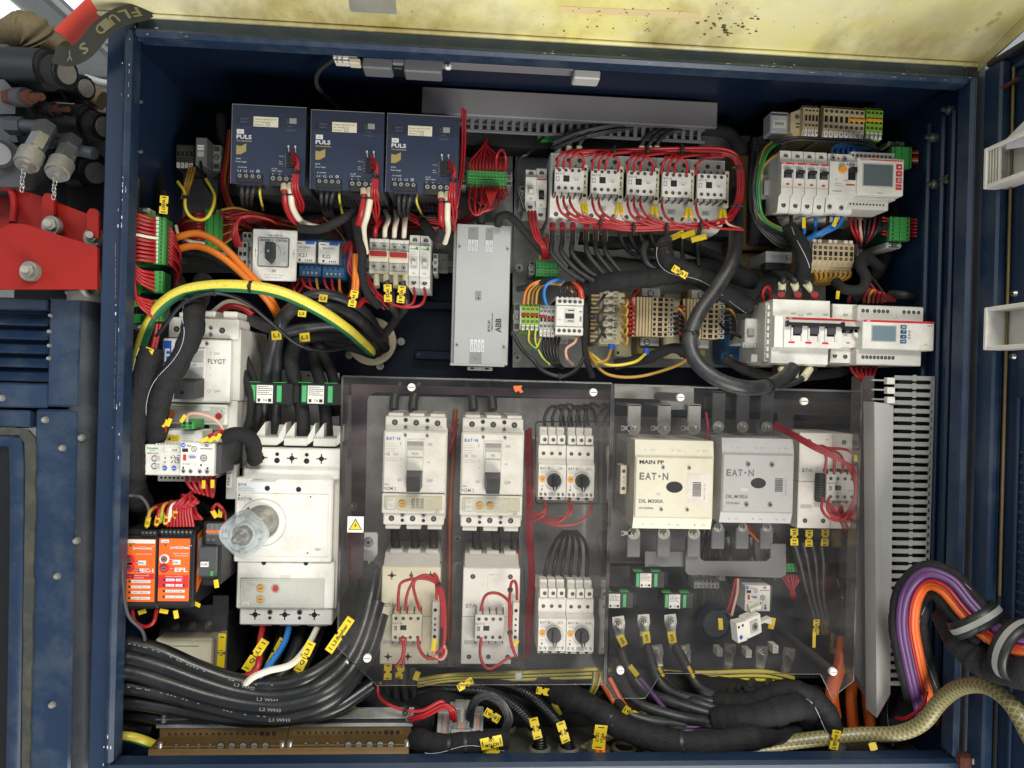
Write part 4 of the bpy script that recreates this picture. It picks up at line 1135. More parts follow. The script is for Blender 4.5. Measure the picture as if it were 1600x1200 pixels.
# left wall green strips
pluggable('tall green terminal strip with white numbered markers on the left wall',241,338,16,74,1.0,12,1,True,back=1.03)
pluggable('short green terminal strip, middle of the three on the left wall',240,423,14,34,1.0,5,1,True,back=1.03,strip=False)
pluggable('short green terminal strip, lowest of the three on the left wall',239,468,14,34,1.0,5,1,True,back=1.03,strip=False)
for i,(x,y,w,h) in enumerate(((212,332,30,16),(214,366,26,12),(210,402,30,12),(214,438,26,18),(206,490,34,14),(203,468,34,10))):
    D = Dev('terminal_housing','green plastic terminal base on the left wall, number %s from the top' % ('one','two','three','four','six','five')[i],'terminal base',x,y,w,h,1.012,1.035)
    m = D.part('base');m.box(0,0,w,h,-D.dep,0,'green',.8);m.box(w*.1,h*.2,w*.2,h*1.25,-3,1.5,'green',.4);m.box(w*.4,h*.15,w*.5,h*.85,-1,1,'dkgreen',.2);m.box(w*.65,-h*.2,w*.8,h*.8,-3,1.2,'green',.4);D.finish()
end_clamp('white rail clamp above the green terminals on the left wall',205,324,28,8,1.01,'white2',1.03)
end_clamp('white rail clamp below the green terminals on the left wall',201,507,20,7,1.01,'white2',1.03)
# twelve way green block right of the power supplies
pluggable('green two-row terminal strip on the plate right of the power supplies',730,265,62,27,1.12,12,2,False)
for s_,x in (('left',721),('right',792)): end_clamp('small grey end clamp at the %s end of the twelve-way green strip' % s_,x,268,8,22,1.15,'lgrey')
pluggable('short green terminal strip below the top trunking, above the small contactors',840,208,40,12,1.13,9,1,False)
pluggable('small green terminal strip under the slim white breakers',838,405,36,26,1.13,6,2,False)
end_clamp('grey end clamp left of the small green strip under the slim breakers',827,408,9,20,1.15,'lgrey')
D = Dev('label_plate','small engraved label plate at the left of the filter box','label plate',692,407,19,9,1.192,1.2);m = D.part('plate');m.box(0,0,19,9,-3,0,'lgrey',.8);m.text('-U2+C4',2.5,6.2,3,'inkgrey',.2,14);D.finish()

# ================================================================ ROTARY SWITCH, RELAYS, ISOLATORS
D = Dev('rotary_switch','white rotary changeover switch marked GROUND CONTROL with a black handle','rotary switch',395,357,68,80,1.08)
b = D.part('mounting_face');b.box(0,0,68,80,-5,0,'white',1.5);b.box(8,10,60,70,-D.dep,-5,'dgrey',2)
b.text('Ground / Crane Control',34,72,2.2,'inkgrey',.2,30,False,'c');b.text('Pilot Selection SW',34,76.3,2.2,'inkgrey',.2,26,False,'c')
for (a,c) in (((22,9.5),(46,9.5)),((28,7),(28,12)),((34,7.5),(40,7.5)),((34,11.5),(40,11.5)),((43,6),(45,12)),((5,30),(5,44)),((3.5,34),(7,34)),((64,30),(64,44)),((61,37),(66,37)),((31,62),(37,68)),((37,62),(31,68)),((30,65),(38,65))):
    b.rod((a[0],a[1],.15),(c[0],c[1],.15),.3,'ink',4)
f = D.part('front_plate');f.box(9,13,57,59,-.5,2.5,'dgrey',1.5);f.box(10.2,14.2,55.8,57.8,2,3.4,'alu',1)
f.text('GROUND',12,19.5,3.6,'ink',3.6,17,True);f.text('CONTROL',36.5,19.5,3.6,'ink',3.6,18,True);f.text('1',14,39,3.6,'ink',3.6);f.text('2',49,39,3.6,'ink',3.6);f.text('?',31.5,19.5,3.2,'ink',3.6)
f.box(45,52,52,57,3.3,3.7,'white',.1);f.text('S2',46.5,56,3,'ink',3.8)
k = D.part('dial');k.cyl(31.5,37,14,3.2,8,'lgrey',32,13)
h_ = D.part('handle');h_.prism([(26,23),(38,23),(39,46),(36,52),(32,56),(26,50),(25,36)],8,25,'black',[(26.6,24),(37.4,24),(38,46),(35.5,51),(32,54.5),(26.8,49.5),(25.8,36)])
D.fix('handle_screw',31.5,38.5,25,2,'screw');D.finish()
for i,(x,y,h) in enumerate(((372,377,40),(379,362,62))):
    D = Dev('spring_terminal',('nearer' if i == 0 else 'taller rear') + ' grey spring terminal left of the rotary switch','terminal',x,y,15,h,1.12-.01*(1-i));m = D.part('body');m.box(0,0,15,h,-D.dep,0,'lgrey',1)
    for r in range(3):
        for c in range(2): m.box(2+c*6.5,3+r*h*.33,6.5+c*6.5,9+r*h*.33,-.2,.25,'hole',.2)
    m.box(1,h*.9,14,h+2,-8,1,'white2',.4);D.finish()
def relay(px,py,txt,lab):
    D = Dev('plug_in_relay',lab,'relay',px,py,37,62,1.10,group='two blue relay sockets beside the rotary switch')
    b = D.part('socket');b.box(0,0,37,62,-D.dep,-8,'relayblue',1.5);b.box(1,42,36,60,-8.5,-4,'relayblue',1.2);b.box(3,56,34,60,-4.5,-2,'relayblue',.6)
    for i in range(4): D.fix('terminal_screw',9+i*6.5,54,-3.9,2.2,'screw')
    for i in range(3): b.box(8+i*8,44,11+i*8,47,-4.2,-3.8,'hole',.1)
    c = D.part('relay_cube');c.box(-4,6,28,39,-8,6,'white',1.2);c.box(-1,9,7,11,6,6.3,'inkgrey',.1);c.text('finder',3,17.5,3.6,'inkgrey',6.2,18);c.fine(-1,20,20,2,2.4,'inkgrey',6.2,.35)
    c.text(txt,3,31,6,'ink',6.2,12);c.box(3,34,6,37.5,6,6.2,'ink',.05)
    for i in range(4): c.box(13+i*3,35,14.4+i*3,37.5,6,6.2,'ink',.05)
    e = D.part('clear_flank');e.box(28.2,8,34,42,-8,4,'smoke',1)
    l = D.part('test_tab');l.box(13,6.5,27,11,5.5,7.6,'blue',.6)
    D.finish();return D
relay(466,371,'K21','blue plug-in relay with K21 handwritten on its clear cap')
relay(503,373,'K22','blue plug-in relay with K22 handwritten on its clear cap')
def isolator(px,py,lab):
    D = Dev('isolator_switch',lab,'switch',px,py,30.5,56,1.10,group='two white isolators with red levers')
    b = D.part('body');b.box(0,0,30.5,56,-D.dep,-4,'cream',1);b.box(0,19,30.5,37,-5,0,'cream',.8)
    b.box(.5,1,30,6,-4.5,-2.5,'white',.5)
    for i in range(2):
        b.box(1+i*15,7,14.5+i*15,18,-5,-2.4,'lgrey',.6);b.box(1+i*15,38,14.5+i*15,50,-5,-2.4,'lgrey',.6)
        for v in (12.5,44): D.fix('terminal_screw',8+i*15,v,-2.4,4,'cap')
    b.text('1',7,5,2.4,'ink',-2.3);b.text('3',22,5,2.4,'ink',-2.3)
    l = D.part('red_lever');l.box(2,21.5,28,29,-1,5,'red',1)
    D.finish();return D
isolator(577,371,'left one of the two white isolators with red levers, under the middle power supply')
isolator(608.5,373,'right one of the two white isolators with red levers, beside slim breakers')
def slim_mcb(px,py,w,h,lab,Y=1.10,top=None,txt='',brand=None,stripe=None,lever='white2',grp=None,lv=.5):
    D = Dev('miniature_breaker',lab,'breaker',px,py,w,h,Y,group=grp)
    b = D.part('body');b.prof([(0,-10),(1,-7),(h*.22,-5),(h*.22,0),(h*.78,0),(h*.78,-5),(h-1,-7),(h,-10),(h,-D.dep),(0,-D.dep)],.2,w-.2,'white')
    for v in (h*.11,h*.89): D.fix('terminal_hole',w/2,v,-6 if True else 0,min(w*.24,3.8),'hole')
    b.box(w*.16,h*.42,w*.84,h*.66,0,.8,'white2',.3);b.box(w*.25,h*.45,w*.75,h*.63,.5,.95,'hole' if lever != 'white2' else 'lgrey',.2)
    l = D.part('lever');l.box(w*.28,h*(lv+.02),w*.72,h*(lv+.10),0,8,lever,.8)
    if stripe: b.box(.6,h*.23,w-.6,h*.26,-.2,.3,stripe,.1)
    if brand: b.text(brand,1.5,h*.29,2.4,'green',.2,w*.6,True);b.box(w*.62,h*.24,w*.85,h*.30,0,.2,'green',.05)
    b.fine(2,h*.33,w*.6,3,2.2,'inkgrey',.2,.35)
    b.box(w*.15,h*.70,w*.85,h*.77,0,.4,'white',.1);b.text(txt,w/2,h*.755,3,'ink',.5,None,False,'c');D.finish();return D
slim_mcb(640,365,16.5,84,'left slim white breaker with green print beside the red-levered isolators',brand='Schneider',txt='F01',grp='two slim white breakers with green print')
slim_mcb(657,366,16.5,84,'right slim white breaker with green print beside the red-levered isolators',brand='Schneider',txt='F02',grp='two slim white breakers with green print')
for s_,x in (('left',572),('right',677)): end_clamp('grey end clamp at the %s end of the isolator row' % s_,x,396,7,30,1.13,'lgrey')

# ================================================================ FILTER BOX (grey aluminium)
D = Dev('filter_box','tall flat grey aluminium filter box with rotated ABB lettering','filter box',714,349,85,219,1.11)
b = D.part('case');b.box(0,0,85,219,-D.dep+8,0,'alu',1);b.box(-4.5,3,0,220,-D.dep+6,-4,'steel',.6);b.box(-5,218,80,221.5,-8,1.2,'alu',.6)
for (u0,v0,u1,v1,rows) in ((18,5,34,24,0),(45,5,57,24,0),(18,24,34,43,3),(45,24,57,43,2),(25,179,48,200,4),(25,200,44,218,0)):
    if not rows: b.box(u0,v0,u1,v1,0,.25,'grey',.1)
    else:
        b.box(u0,v0,u1,v1,0,.2,'inkgrey',.05);w_ = (u1-u0)/rows
        for i in range(rows):
            b.rect(u0+i*w_+.4,v0+.4,u0+(i+1)*w_-.4,v1-.4,'inkwhite',.25);b.text(('SYNC 1','COM 2','AUX OUT','EXT IN')[i],u0+(i+.5)*w_+1,v1-2.5,1.9,'ink',.35,13,False,'l',90)
b.text('J2',27.5,12,4,'mgrey',.35,None,False,'l',90);b.text('J1',53,12,4,'mgrey',.35,None,False,'l',90);b.text('J7',36,212,4,'mgrey',.35,None,False,'l',90)
b.box(31,104,41,119,0,.3,'grey',.1);b.text('ON',38,112,2,'ink',.4,None,False,'l',90);b.cyl(36.5,115.5,1.4,.2,.5,'hole',10);b.fine(74,8,1.6,3,3,'mgrey',.2,.4)
b.text('ABB',73,168,9,'ink',.35,22,True,'l',90)
for i in range(6): b.rect(63.5,146+i*3.6,73.5,146.5+i*3.6,'alu',.45)
b.text('R1YC-01',56,167,4,'ink',.35,17,True,'l',90);b.text('COMMUNICATION UNIT',60,167,2.2,'ink',.35,29,False,'l',90)
for (u,v) in ((5,36),(80,37),(5,189),(78,190)): D.fix('screw',u,v,0,2.4,'cap')
ft = D.part('mounting_foot');ft.box(22,222,62,228,-18,-8,'grey',.8);ft.cyl(42,225,2.3,-8,-7,'steel',12);ft.box(27,223.5,33,226.5,-8.2,-7.8,'hole',.2);ft.box(50,223.5,56,226.5,-8.2,-7.8,'hole',.2)
ft.box(26,-6,60,0,-20,-10,'grey',.8);D.finish()
# ================================================================ ROW OF FIVE SMALL CONTACTORS
def small_contactor(px,py,lab,tag1,tag2):
    D = Dev('contactor',lab,'contactor',px,py,56,106,1.10,group='five small white contactors side by side')
    b = D.part('body');b.prof([(0,-8),(3,0),(100,0),(104,-4),(110,-26),(110,-D.dep),(0,-D.dep)],0,55.4,'white')
    b.box(.4,23,55,23.5,-.1,.15,'grey',.05);b.box(20,82,33,90,0,.3,'lgrey',.2);b.text(tag2,23,88.3,4,'ink',.4)
    for u in (10,28,45):
        D.fix('terminal_hole',u,13,0,3.4);D.fix('terminal_hole',u,98,0,3.4)
    a = D.part('auxiliary_block');a.box(3,33,48,71,-1,30,'white',1);a.box(3,30,48,74,-1,24,'white2',.8)
    for i in range(5):
        x = 4.2+i*10.1;a.box(x,28,x+1.5,34,6,28,'dgrey',.3);a.box(x,70,x+1.5,76,6,28,'dgrey',.3)
    a.eaton(5,45,3,'inkgrey',30.2)
    a.box(5,48,10,55,30,30.2,'inkgrey',.05);a.box(6,49,9,54,30.1,30.3,'white',.05)
    for i in range(4):
        D.fix('terminal_screw',9.5+i*10.1,38,30,2.6);D.fix('terminal_screw',9.5+i*10.1,65,30,2.6)
    w = D.part('actuator_window',a);w.box(16,46,25.5,55.5,29.5,30.6,'ink',.4)
    l = D.part('tag_plate',a);l.box(30,49,42,55,30,30.5,'white',.2);l.text(tag1,36,53.8,3.3,'ink',30.6,None,False,'c')
    s = D.part('suppressor');s.box(46,25,55,82,0,22,'cream',1);s.cyl(50.5,33,2.6,21.9,22.3,'hole',12);s.cyl(50.5,73,2.6,21.9,22.3,'hole',12)
    s.box(48.5,42,52,45.5,22,22.3,'ink',.1);s.box(49.5,50,51,56,22,22.2,'ink',.1);s.cyl(50.3,60.5,1.2,22,22.3,'ink',10)
    D.finish();return D
cx0 = [861.5,916.5,971.5,1025,1078.5];cy0 = [236,238.5,241,243.5,246]
ords = ('leftmost of the five','second from the left of the five','middle one of the five','fourth from the left of the five','rightmost of the five')
for i in range(5): small_contactor(cx0[i],cy0[i],ords[i] + ' small white contactors wired in red',('K4','K5','K6','K7','K8')[i],('K4','K5','K6','K7','K8')[i])
D = Dev('base_rail','black foot rail under the row of five small contactors','rail',856,345,296,12,1.15);D.part('bar').box(0,0,296,12,-D.dep,0,'black',1);D.finish()
slim_mcb(822,262,17,66,'slim grey white relay module left of the five small contactors',Y=1.12,txt='F5')
slim_mcb(839,260,16.5,82,'slim white breaker with a red stripe and black lever left of the five small contactors',Y=1.12,txt='F6',stripe='redlabel',lever='black')
end_clamp('grey end clamp left of the slim breakers beside the five contactors',812,290,9,28,1.14,'lgrey')
# ================================================================ MIDDLE LOWER ROW
din_rail('steel mounting rail through the middle row of terminals',802,492,1180,506,1.19)
end_clamp('tall dark end clamp left of the yellow-green terminals',803,473,10,44,1.12,'grey')
terminal_row('earth_terminals','four yellow-green earth terminals with a red bridge, next to the dark end clamp',815,474,28,42,1.10,4,'lime',cat='terminal block',labels=['PE','PE'],bridge=[(0,1.8,.42,'red'),(2,3.8,.42,'red')],sidemat='white2')
terminal_row('terminal_block','grey terminal block with red bridges beside the earth terminals',843.5,476,24,50,1.10,4,'lgrey',labels=['1','2','3','4'],bridge=[(0,1.9,.36,'red'),(2,4,.45,'red')])
D = Dev('relay_contactor','compact white relay contactor with ten screws in the middle terminal row','contactor',869,463,44,60,1.08)
b = D.part('body');b.box(0,4,44,56,-D.dep,-4,'white2',1);b.box(0,0,44,13,-D.dep+30,0,'white',1);b.box(0,47,44,60,-D.dep+30,0,'white',1);b.box(1,14,43,46,-4,-1,'white',1)
for i in range(5): D.fix('terminal_hole',6+i*8,7.5,0,2.7);D.fix('terminal_hole',6+i*8,53,0,2.7);b.text(('A1','13','21','33','43')[i],4.5+i*8,2.8,1.6,'inkgrey',.2)
w = D.part('actuator');w.box(14,19,30,40,-1.2,.2,'white2',.4);w.box(15,26,29,34,0,.9,'ink',.4);w.box(19,20.5,29,22,0,.5,'ink',.1);w.box(19,37,29,38.5,0,.5,'ink',.1)
b.text('K20',4,37,2.2,'inkgrey',-.8);b.box(37,22,41,23.5,-1,-.8,'ink',.05);b.box(38,30,41,38,-1,-.8,'inkgrey',.05);D.finish()
# transformers / fuse stacks
D = Dev('connector_transformer','transformer with clear screw connector strips, left of the two beige stacks','transformer',926,452,58,86,1.12)
b = D.part('core');b.box(0,4,16,86,-D.dep,-14,'iron',2)
for i in range(12): b.box(.5,6+i*6.5,16.2,9+i*6.5,-20,-13.5,'beige',.3)
c = D.part('frame');c.box(14,2,54,84,-D.dep,-10,'ivory',2)
for i in range(7):
    m = D.part('connector');y = 1+i*11.6;m.box(18,y,28,y+9.8,-10,-1,'ivory',2);m.box(32,y,42,y+9.8,-10,-1,'ivory',2);m.box(25,y+2,35,y+8,-10,-3,'white2',1)
    m.cyl(23,y+5,2.2,-1.2,-.4,'steel',10);m.cyl(37,y+5,2.2,-1.2,-.4,'steel',10)
D.fix('screw',39,31,0,2.6,'screw');D.fix('screw',39,55,0,2.6,'screw');D.finish()
def beige_stack(px,py,lab,k=1.0):
    D = Dev('fused_transformer',lab,'transformer',px,py,62,62,1.11,group='two beige slotted transformers in the middle row')
    f = D.part('frame');f.box(-14,-16,54,92,-D.dep,-D.dep+22,'ivory',3);f.box(12,-18,44,90,-D.dep+20,-22,'iron',2)
    for (u,v) in ((-10,86),(50,86),(50,-12)): f.cyl(u,v,2.4,-D.dep+22,-D.dep+22.4,'hole',12)
    D.part('bracket').box(16,-16,46,-2,-26,-16,'galv',1);D.part('bracket').box(16,62,46,76,-26,-16,'galv',1)
    D.fix('bolt',30,-8,-16,4.2,'screw');D.fix('bolt',26,70,-16,4.2,'screw')
    b = D.part('slotted_cover')
    for i in range(6): b.box(0+i*4.9,0,3.9+i*4.9,62,-24,-2 if i else -8,'beige',.6)
    b.box(0,1,29,61,-25,-10,'beige',.5)
    n = 8
    for i in range(n):
        m = D.mb();v = i*62/n;m.box(29,v+.2,56,v+62/n-.2,-24,0,'beige',.5)
        m.cyl(33,v+3.8,2.6,-.2,.25,'hole',10);m.box(38.5,v+1.2,45.5,v+6.6,-.2,.25,'hole',.1);m.cyl(51,v+3.8,2.6,-.2,.25,'hole',10)
        m.box(56.2,v+.8,64,v+62/n-.8,-4,1,'white2',.4);m.box(58,v+2,61,v+5.4,.9,1.2,'ink',.05);m.build('terminal',D.o)
    D.finish();return D
beige_stack(991,463,'left one of the two beige slotted transformers in the middle row')
beige_stack(1070,466,'right one of the two beige slotted transformers, partly behind the black loop hose')
D = Dev('toroid_transformer','blue toroid transformer tucked behind the white four-pole breaker','transformer',1124,498,60,74,1.15)
D.part('case').box(6,2,58,70,-D.dep,0,'relayblue',4);D.part('plug').box(30,10,38,26,-2,6,'orange',1);D.fix('screw',20,58,0,3.4,'screw');D.finish()
for (x,y,w,h,t,lb) in ((826,437,17,7,'X5','under the small green strip'),(873,529,15,8,'K20','under the compact white relay'),(1138,565,14,7,'T11','below the blue toroid'),(1188,566,14,7,'Q41','below the white breaker row at the right'),(966,365,14,7,'K5','under the five contactors, left'),(1024,366,14,7,'K7','under the five contactors, right')):
    D = Dev('label_plate','small grey engraved label plate ' + lb,'label plate',x,y,w,h,1.193,1.2);m = D.part('plate');m.box(0,0,w,h,-3,0,'lgrey',.8);m.text(t,w/2,h*.78,h*.55,'inkgrey',.2,None,False,'c');D.finish()

# ================================================================ UPPER RIGHT GROUP
D = Dev('control_transformer','large control transformer with brass-coloured core and black bobbin','transformer',1150,240,60,150,1.14)
D.part('core').box(0,0,60,148,-D.dep,0,'brass',2);m = D.part('bobbin');m.box(20,-24,36,142,-10,16,'blackmatte',3)
for i in range(30): m.box(19.6,-20+i*5.2,36.4,-17.5+i*5.2,-8,16.5,'black',.5)
for i in range(12): m.box(40+i*4.6,128,43+i*4.6,142,0,14,'black',.5)
m2 = D.part('lower_bobbin');m2.box(36,128,100,142,-20,12,'blackmatte',3)
m3 = D.part('end_frame');m3.box(8,150,100,186,-40,-14,'iron',3);D.finish()
D = Dev('rail_bracket','bright slotted bracket at the left of the beige eight-way terminal block','bracket',1197,392,42,18,1.09);m = D.part('plate');m.box(0,0,42,18,-D.dep+20,0,'galv',1);m.box(8,6,30,10,-.2,.2,'steel',1);m.box(10,7,28,9,.1,.25,'grey',.2);D.fix('screw',36,9,0,3,'screw');m = D.part('ribbed_bobbin');m.box(0,19,38,29,-20,-2,'black',1)
for i in range(9): m.box(1+i*4.2,18.5,3+i*4.2,29.5,-18,-1.2,'blackmatte',.3)
D.finish()
D = Dev('rail_bracket','small bright clip bracket at the right of the beige eight-way terminal block','bracket',1347,398,20,14,1.10);m = D.part('plate');m.box(0,0,20,14,-40,0,'mgrey',1);m.box(4,2,8,12,-.2,.4,'galv',.2);m.box(12,2,15,12,-.2,.4,'galv',.2);D.finish()
D = Dev('rail_bracket','grey slotted bracket left of the topmost terminal row','bracket',1205,173,30,34,1.08);m = D.part('plate');m.box(0,0,30,34,-30,0,'lgrey',2);m.box(3,14,24,26,-.2,.3,'white2',1);m.box(6,17,21,22,.2,.4,'grey',.4);m.box(0,4,26,7,-.2,.6,'dgrey',.4);D.finish()
# top terminal row: beige ones then yellow-green
cm = ['white2']*4
terminal_row('terminal_block','four narrow beige terminals at the left of the topmost terminal row',1257,162,23,50,1.06,4,'beige',labels=['1','2','3','4'],tilt=1.0,sidemat='beige')
terminal_row('terminal_block','topmost terminal row, eight beige terminals beside the yellow-green ones',1287,163,66,52,1.06,8,'beige',labels=['5','6','7','8','9'],tilt=1.0,bridge=[(5,8.1,.42,'amber')])
terminal_row('earth_terminals','four yellow-green earth terminals at the right end of the topmost row',1353.5,165.5,27,52,1.06,4,'lime',labels=['PE'],tilt=1.0,bridge=[(0,3.9,.42,'amber')])
D = Dev('end_bracket','beige end bracket left of the topmost terminal row','end clamp',1236,170,20,44,1.07);m = D.part('body');m.prism([(0,6),(16,0),(20,2),(20,40),(6,44),(0,34)],-40,0,'beige');D.fix('screw',10,12,0,2.8,'screw');m.box(8,22,14,24,0,.3,'hole',.1);m.box(8,27,14,29,0,.3,'hole',.1);D.finish()
# breaker row: four miniature breakers, rcd, energy relay
def row_mcb(px,py,lab,g):
    D = Dev('miniature_breaker',lab,'breaker',px,py,18.6,96,1.04,1.18,g)
    b = D.part('body');b.prof([(0,-14),(0,-8),(18,-6),(20,0),(70,0),(72,-8),(94,-12),(96,-16),(92,-50),(92,-D.dep),(0,-D.dep)],.2,18.4,'white')
    b.box(.4,20.5,18.2,23.5,-.3,.3,'redlabel',.1);b.text('ABB',1.5,23,1.8,'inkwhite',.4,5,True);b.fine(2,26,11,3,2.2,'inkgrey',.2,.4)
    b.box(4,34,17,47,-.4,.6,'hole',.4);b.box(4,45,17,48,0,1.6,'white',.4);b.box(8,53,13,56,0,.4,'redlabel',.1);b.box(.6,59,18,59.6,-.1,.2,'grey',.05)
    l = D.part('lever');l.box(4.5,33.5,16.5,38,0,7,'black',1);l.box(6,38,15,45,0,3,'dgrey',1)
    D.fix('terminal_hole',9.3,9,-7,3.6);D.fix('terminal_hole',9.3,85,-10,3.6);D.finish();return D
g = 'four white miniature breakers with red stripes and black levers'
for i in range(4): row_mcb(1222+i*18.6,232.5+i*1.0,('leftmost','second from left','third from left','rightmost')[i] + ' of the four white red-striped breakers at the upper right',g)
D = Dev('residual_current_breaker','white residual current breaker with a round orange test button','breaker',1297,238,44,92,1.04,1.18)
b = D.part('body');b.prof([(0,-10),(0,-6),(12,-5),(14,0),(66,0),(68,-8),(90,-12),(92,-16),(90,-50),(90,-D.dep),(0,-D.dep)],.2,43.8,'white')
b.eaton(27,19,3.4,'inkblue',.3);t = D.part('test_button');t.cyl(20,26,6.2,0,5,'amber',24,5.6);t.cyl(20,26,4,5,5.3,'amber',20)
l = D.part('lever');l.box(30,24,42,42,0,1,'hole',.5);l.box(31,23,41,32,1,8,'black',1)
b.text('T',10,44,3,'ink',.3);b.text('I ON',23,44,2.4,'ink',.3);b.fine(8,48,16,2,3,'inkgrey',.3);b.box(27,48,41,50.5,0,.3,'redlabel',.1);b.text('1N-40-0,03',5,61,2.4,'ink',.3,15)
for (u,v,d) in ((7,7,-5),(26,8,-5),(7,82,-11),(26,83,-11)): D.fix('terminal_screw',u,v,d,4,'cap')
b.cyl(16.5,7,1.6,-5.5,-4.8,'redlabel',10);D.finish()
D = Dev('energy_relay','white monitoring relay with a grey screen and four red keys','relay',1341,245,75,66,1.035,1.18)
b = D.part('body');b.box(0,0,75,58,-D.dep,0,'white',1.5);b.box(-6,-12,66,1,-D.dep,-10,'white2',1.2);b.box(-8,60,60,78,-D.dep,-14,'white2',1.2);b.box(-8,58,70,62,-D.dep,-12,'white2',1)
b.text('LOVATO',3,5.2,3,'redlabel',.3,14,True);b.box(18,2.6,73,4.2,0,.3,'redlabel',.1)
for i in range(12): b.box(18+i*4.6,4.3,20+i*4.6,5,0,.3,'redlabel',.05)
b.text('DMG 800',32,56,1.8,'inkgrey',.3)
for i in range(10): D.fix('terminal_hole',1+i*6.7-4,-5.5,-10,2.2)
for i in range(11): D.fix('terminal_hole',-3+i*5.4,70,-14,1.7)
s = D.part('screen');s.box(7,9,58,46,-.4,.5,'lgrey',.8);s.box(9,11,56,44,.3,.8,'screen',.3)
for i,t in enumerate('^v@x'):
    k = D.part('key');v = 9+i*10.5;k.box(61.5,v,71,v+8.5,0,1.4,'redlabel',.8)
    if i == 0: k.prism([(63.5,v+5.6),(66.2,v+2.4),(69,v+5.6)],1.3,1.6,'inkwhite')
    elif i == 1: k.prism([(63.5,v+3.2),(66.2,v+6),(69,v+3.2)],1.3,1.6,'inkwhite')
    elif i == 2: k.ring(66.2,v+4.2,1.5,2.4,1.3,1.6,'inkwhite',12)
    else: k.text('RESET',62.4,v+5.2,1.9,'inkwhite',1.5,7.6)
D.finish()
D = Dev('side_terminal','translucent grey auxiliary terminal left of the four red-striped breakers','terminal',1190,272,28,38,1.09,1.18);m = D.part('body');m.box(0,0,28,38,-D.dep,0,'lgrey',2)
for i in range(3): m.box(16,4+i*11,24,11+i*11,0,5,'white2',1);m.cyl(18,7.5+i*11,2,5,5.3,'hole',10)
m.box(2,10,12,34,0,8,'lgrey',2);D.finish()
pluggable('green plug terminal, upper of the two at the far right wall',1394,228,33,33,1.09,6,2,True,back=1.2,strip=False)
pluggable('green plug terminal, lower of the two at the far right wall',1391,338,33,37,1.09,6,2,True,back=1.2,strip=False)
end_clamp('grey end clamp above the upper green plug terminal at the right',1388,220,26,8,1.10,'grey')
end_clamp('grey end clamp under the lower green plug terminal at the right',1385,378,24,9,1.10,'lgrey')
din_rail('steel mounting rail behind the white red-striped breaker row',1180,282,1432,296,1.18)
# beige eight-way
D = Dev('terminal_block','beige eight-way terminal block with orange wires leaving below','terminal block',1270,372,67,52,1.08)
for i in range(8):
    m = D.mb();a,b_ = i*8.4+.2,(i+1)*8.4-.2;m.prof([(0,-8),(8,0),(34,0),(44,-6),(52,-12),(52,-D.dep),(0,-D.dep)],a,b_,'beige');c = (a+b_)/2
    m.cyl(c,14,2.7,-.2,.25,'hole',12);m.cyl(c,14,1.4,.2,.4,'steel',8);m.box(c-2.6,19.5,c+2.6,26.5,-.2,.25,'hole',.1);m.cyl(c,31,2.7,-.2,.25,'hole',12);m.cyl(c,31,1.4,.2,.4,'steel',8)
    if i not in (2,5): m.box(c-3,1,c+3,6,-6,-1.5,'white',.5)
    m.build('clamp',D.o)
for i in range(3):
    m = D.mb();m.box(0,41+i*3.6,67,43+i*3.6,-10-i*3,-4-i*3,'beige',.4);m.build('rib',D.o)
D.finish()
for s_,x in (('left',1260),('right',1340)): end_clamp('small grey end clamp at the %s of the beige eight-way block' % s_,x,380,8,34,1.12,'lgrey')

# ================================================================ RIGHT: FOUR-POLE BREAKER AND INSULATION MONITOR
din_rail('steel mounting rail behind the large white breaker row at the right',1160,512,1470,524,1.18)
D = Dev('side_contact','white side contact block at the left of the large breaker row','terminal',1165,497,32,44,1.08,1.18);m = D.part('body');m.box(0,0,24,40,-D.dep,0,'white2',2)
for i in range(4): m.box(20,2+i*10,32,9+i*10,-6,3,'white',1);m.box(26,4+i*10,30,7.5+i*10,2.8,3.2,'hole',.1)
m.box(3,16,13,28,0,4,'galv',1);m.box(-4,38,18,46,-4,2,'lgrey',.5);m.text('0 213',-2,45,3.4,'ink',2.2,16);D.finish()
D = Dev('four_pole_breaker','large white breaker with a long black bar lever and red strip','breaker',1227,467,90,100,1.03,1.17)
b = D.part('body');b.prof([(0,-16),(0,-8),(26,-7),(27,0),(75,0),(76,-9),(100,-10),(103,-16),(100,-60),(100,-D.dep),(0,-D.dep)],-16,76,'white')
b.box(-22,4,-16,98,-D.dep,-20,'white2',1)
for i in range(8): b.box(-21,8+i*11,-17,16+i*11,-20.5,-15,'white',1)
b.prof([(28,-2),(28,4),(75,4),(75,-2)],-2,90,'white')
b.box(0,28.5,90,32,3.8,4.4,'redlabel',.2);b.text('ABB',4,31.5,2.2,'inkwhite',4.5,6,True)
b.box(24,21,34,26.5,-7.2,-6.4,'white',.1);b.text('F16',25.5,25.5,3.4,'ink',-6.3)
for i in range(3):
    b.box(10+i*27,41,26+i*27,57,3.8,4.6,'hole',.4);b.box(8+i*27,44,11+i*27,64,3.8,7,'white',.8);b.box(24+i*27,44,27+i*27,64,3.8,7,'white',.8)
    b.box(5+i*27,66,15+i*27,69,3.9,4.4,'redlabel',.1)
    D.fix('terminal_hole',7+i*26,13,-8,4,'hole');D.fix('terminal_hole',7+i*26,91,-10,4,'hole');b.box(13+i*26,20,21+i*26,23,-7.6,-6.6,'lgrey',.1)
l = D.part('bar_lever');l.box(-2,37,91,42,6,14,'black',1.5)
for i in range(3): l.box(11+i*27,40,25+i*27,54,2,9,'dgrey',1.5)
for u in (-1,88): l.box(u,34,u+3,44,0,12,'black',.8)
D.finish()
D = Dev('two_pole_breaker','narrow white two-pole breaker between the bar-lever breaker and the screen unit','breaker',1305,474,40,92,1.04,1.17)
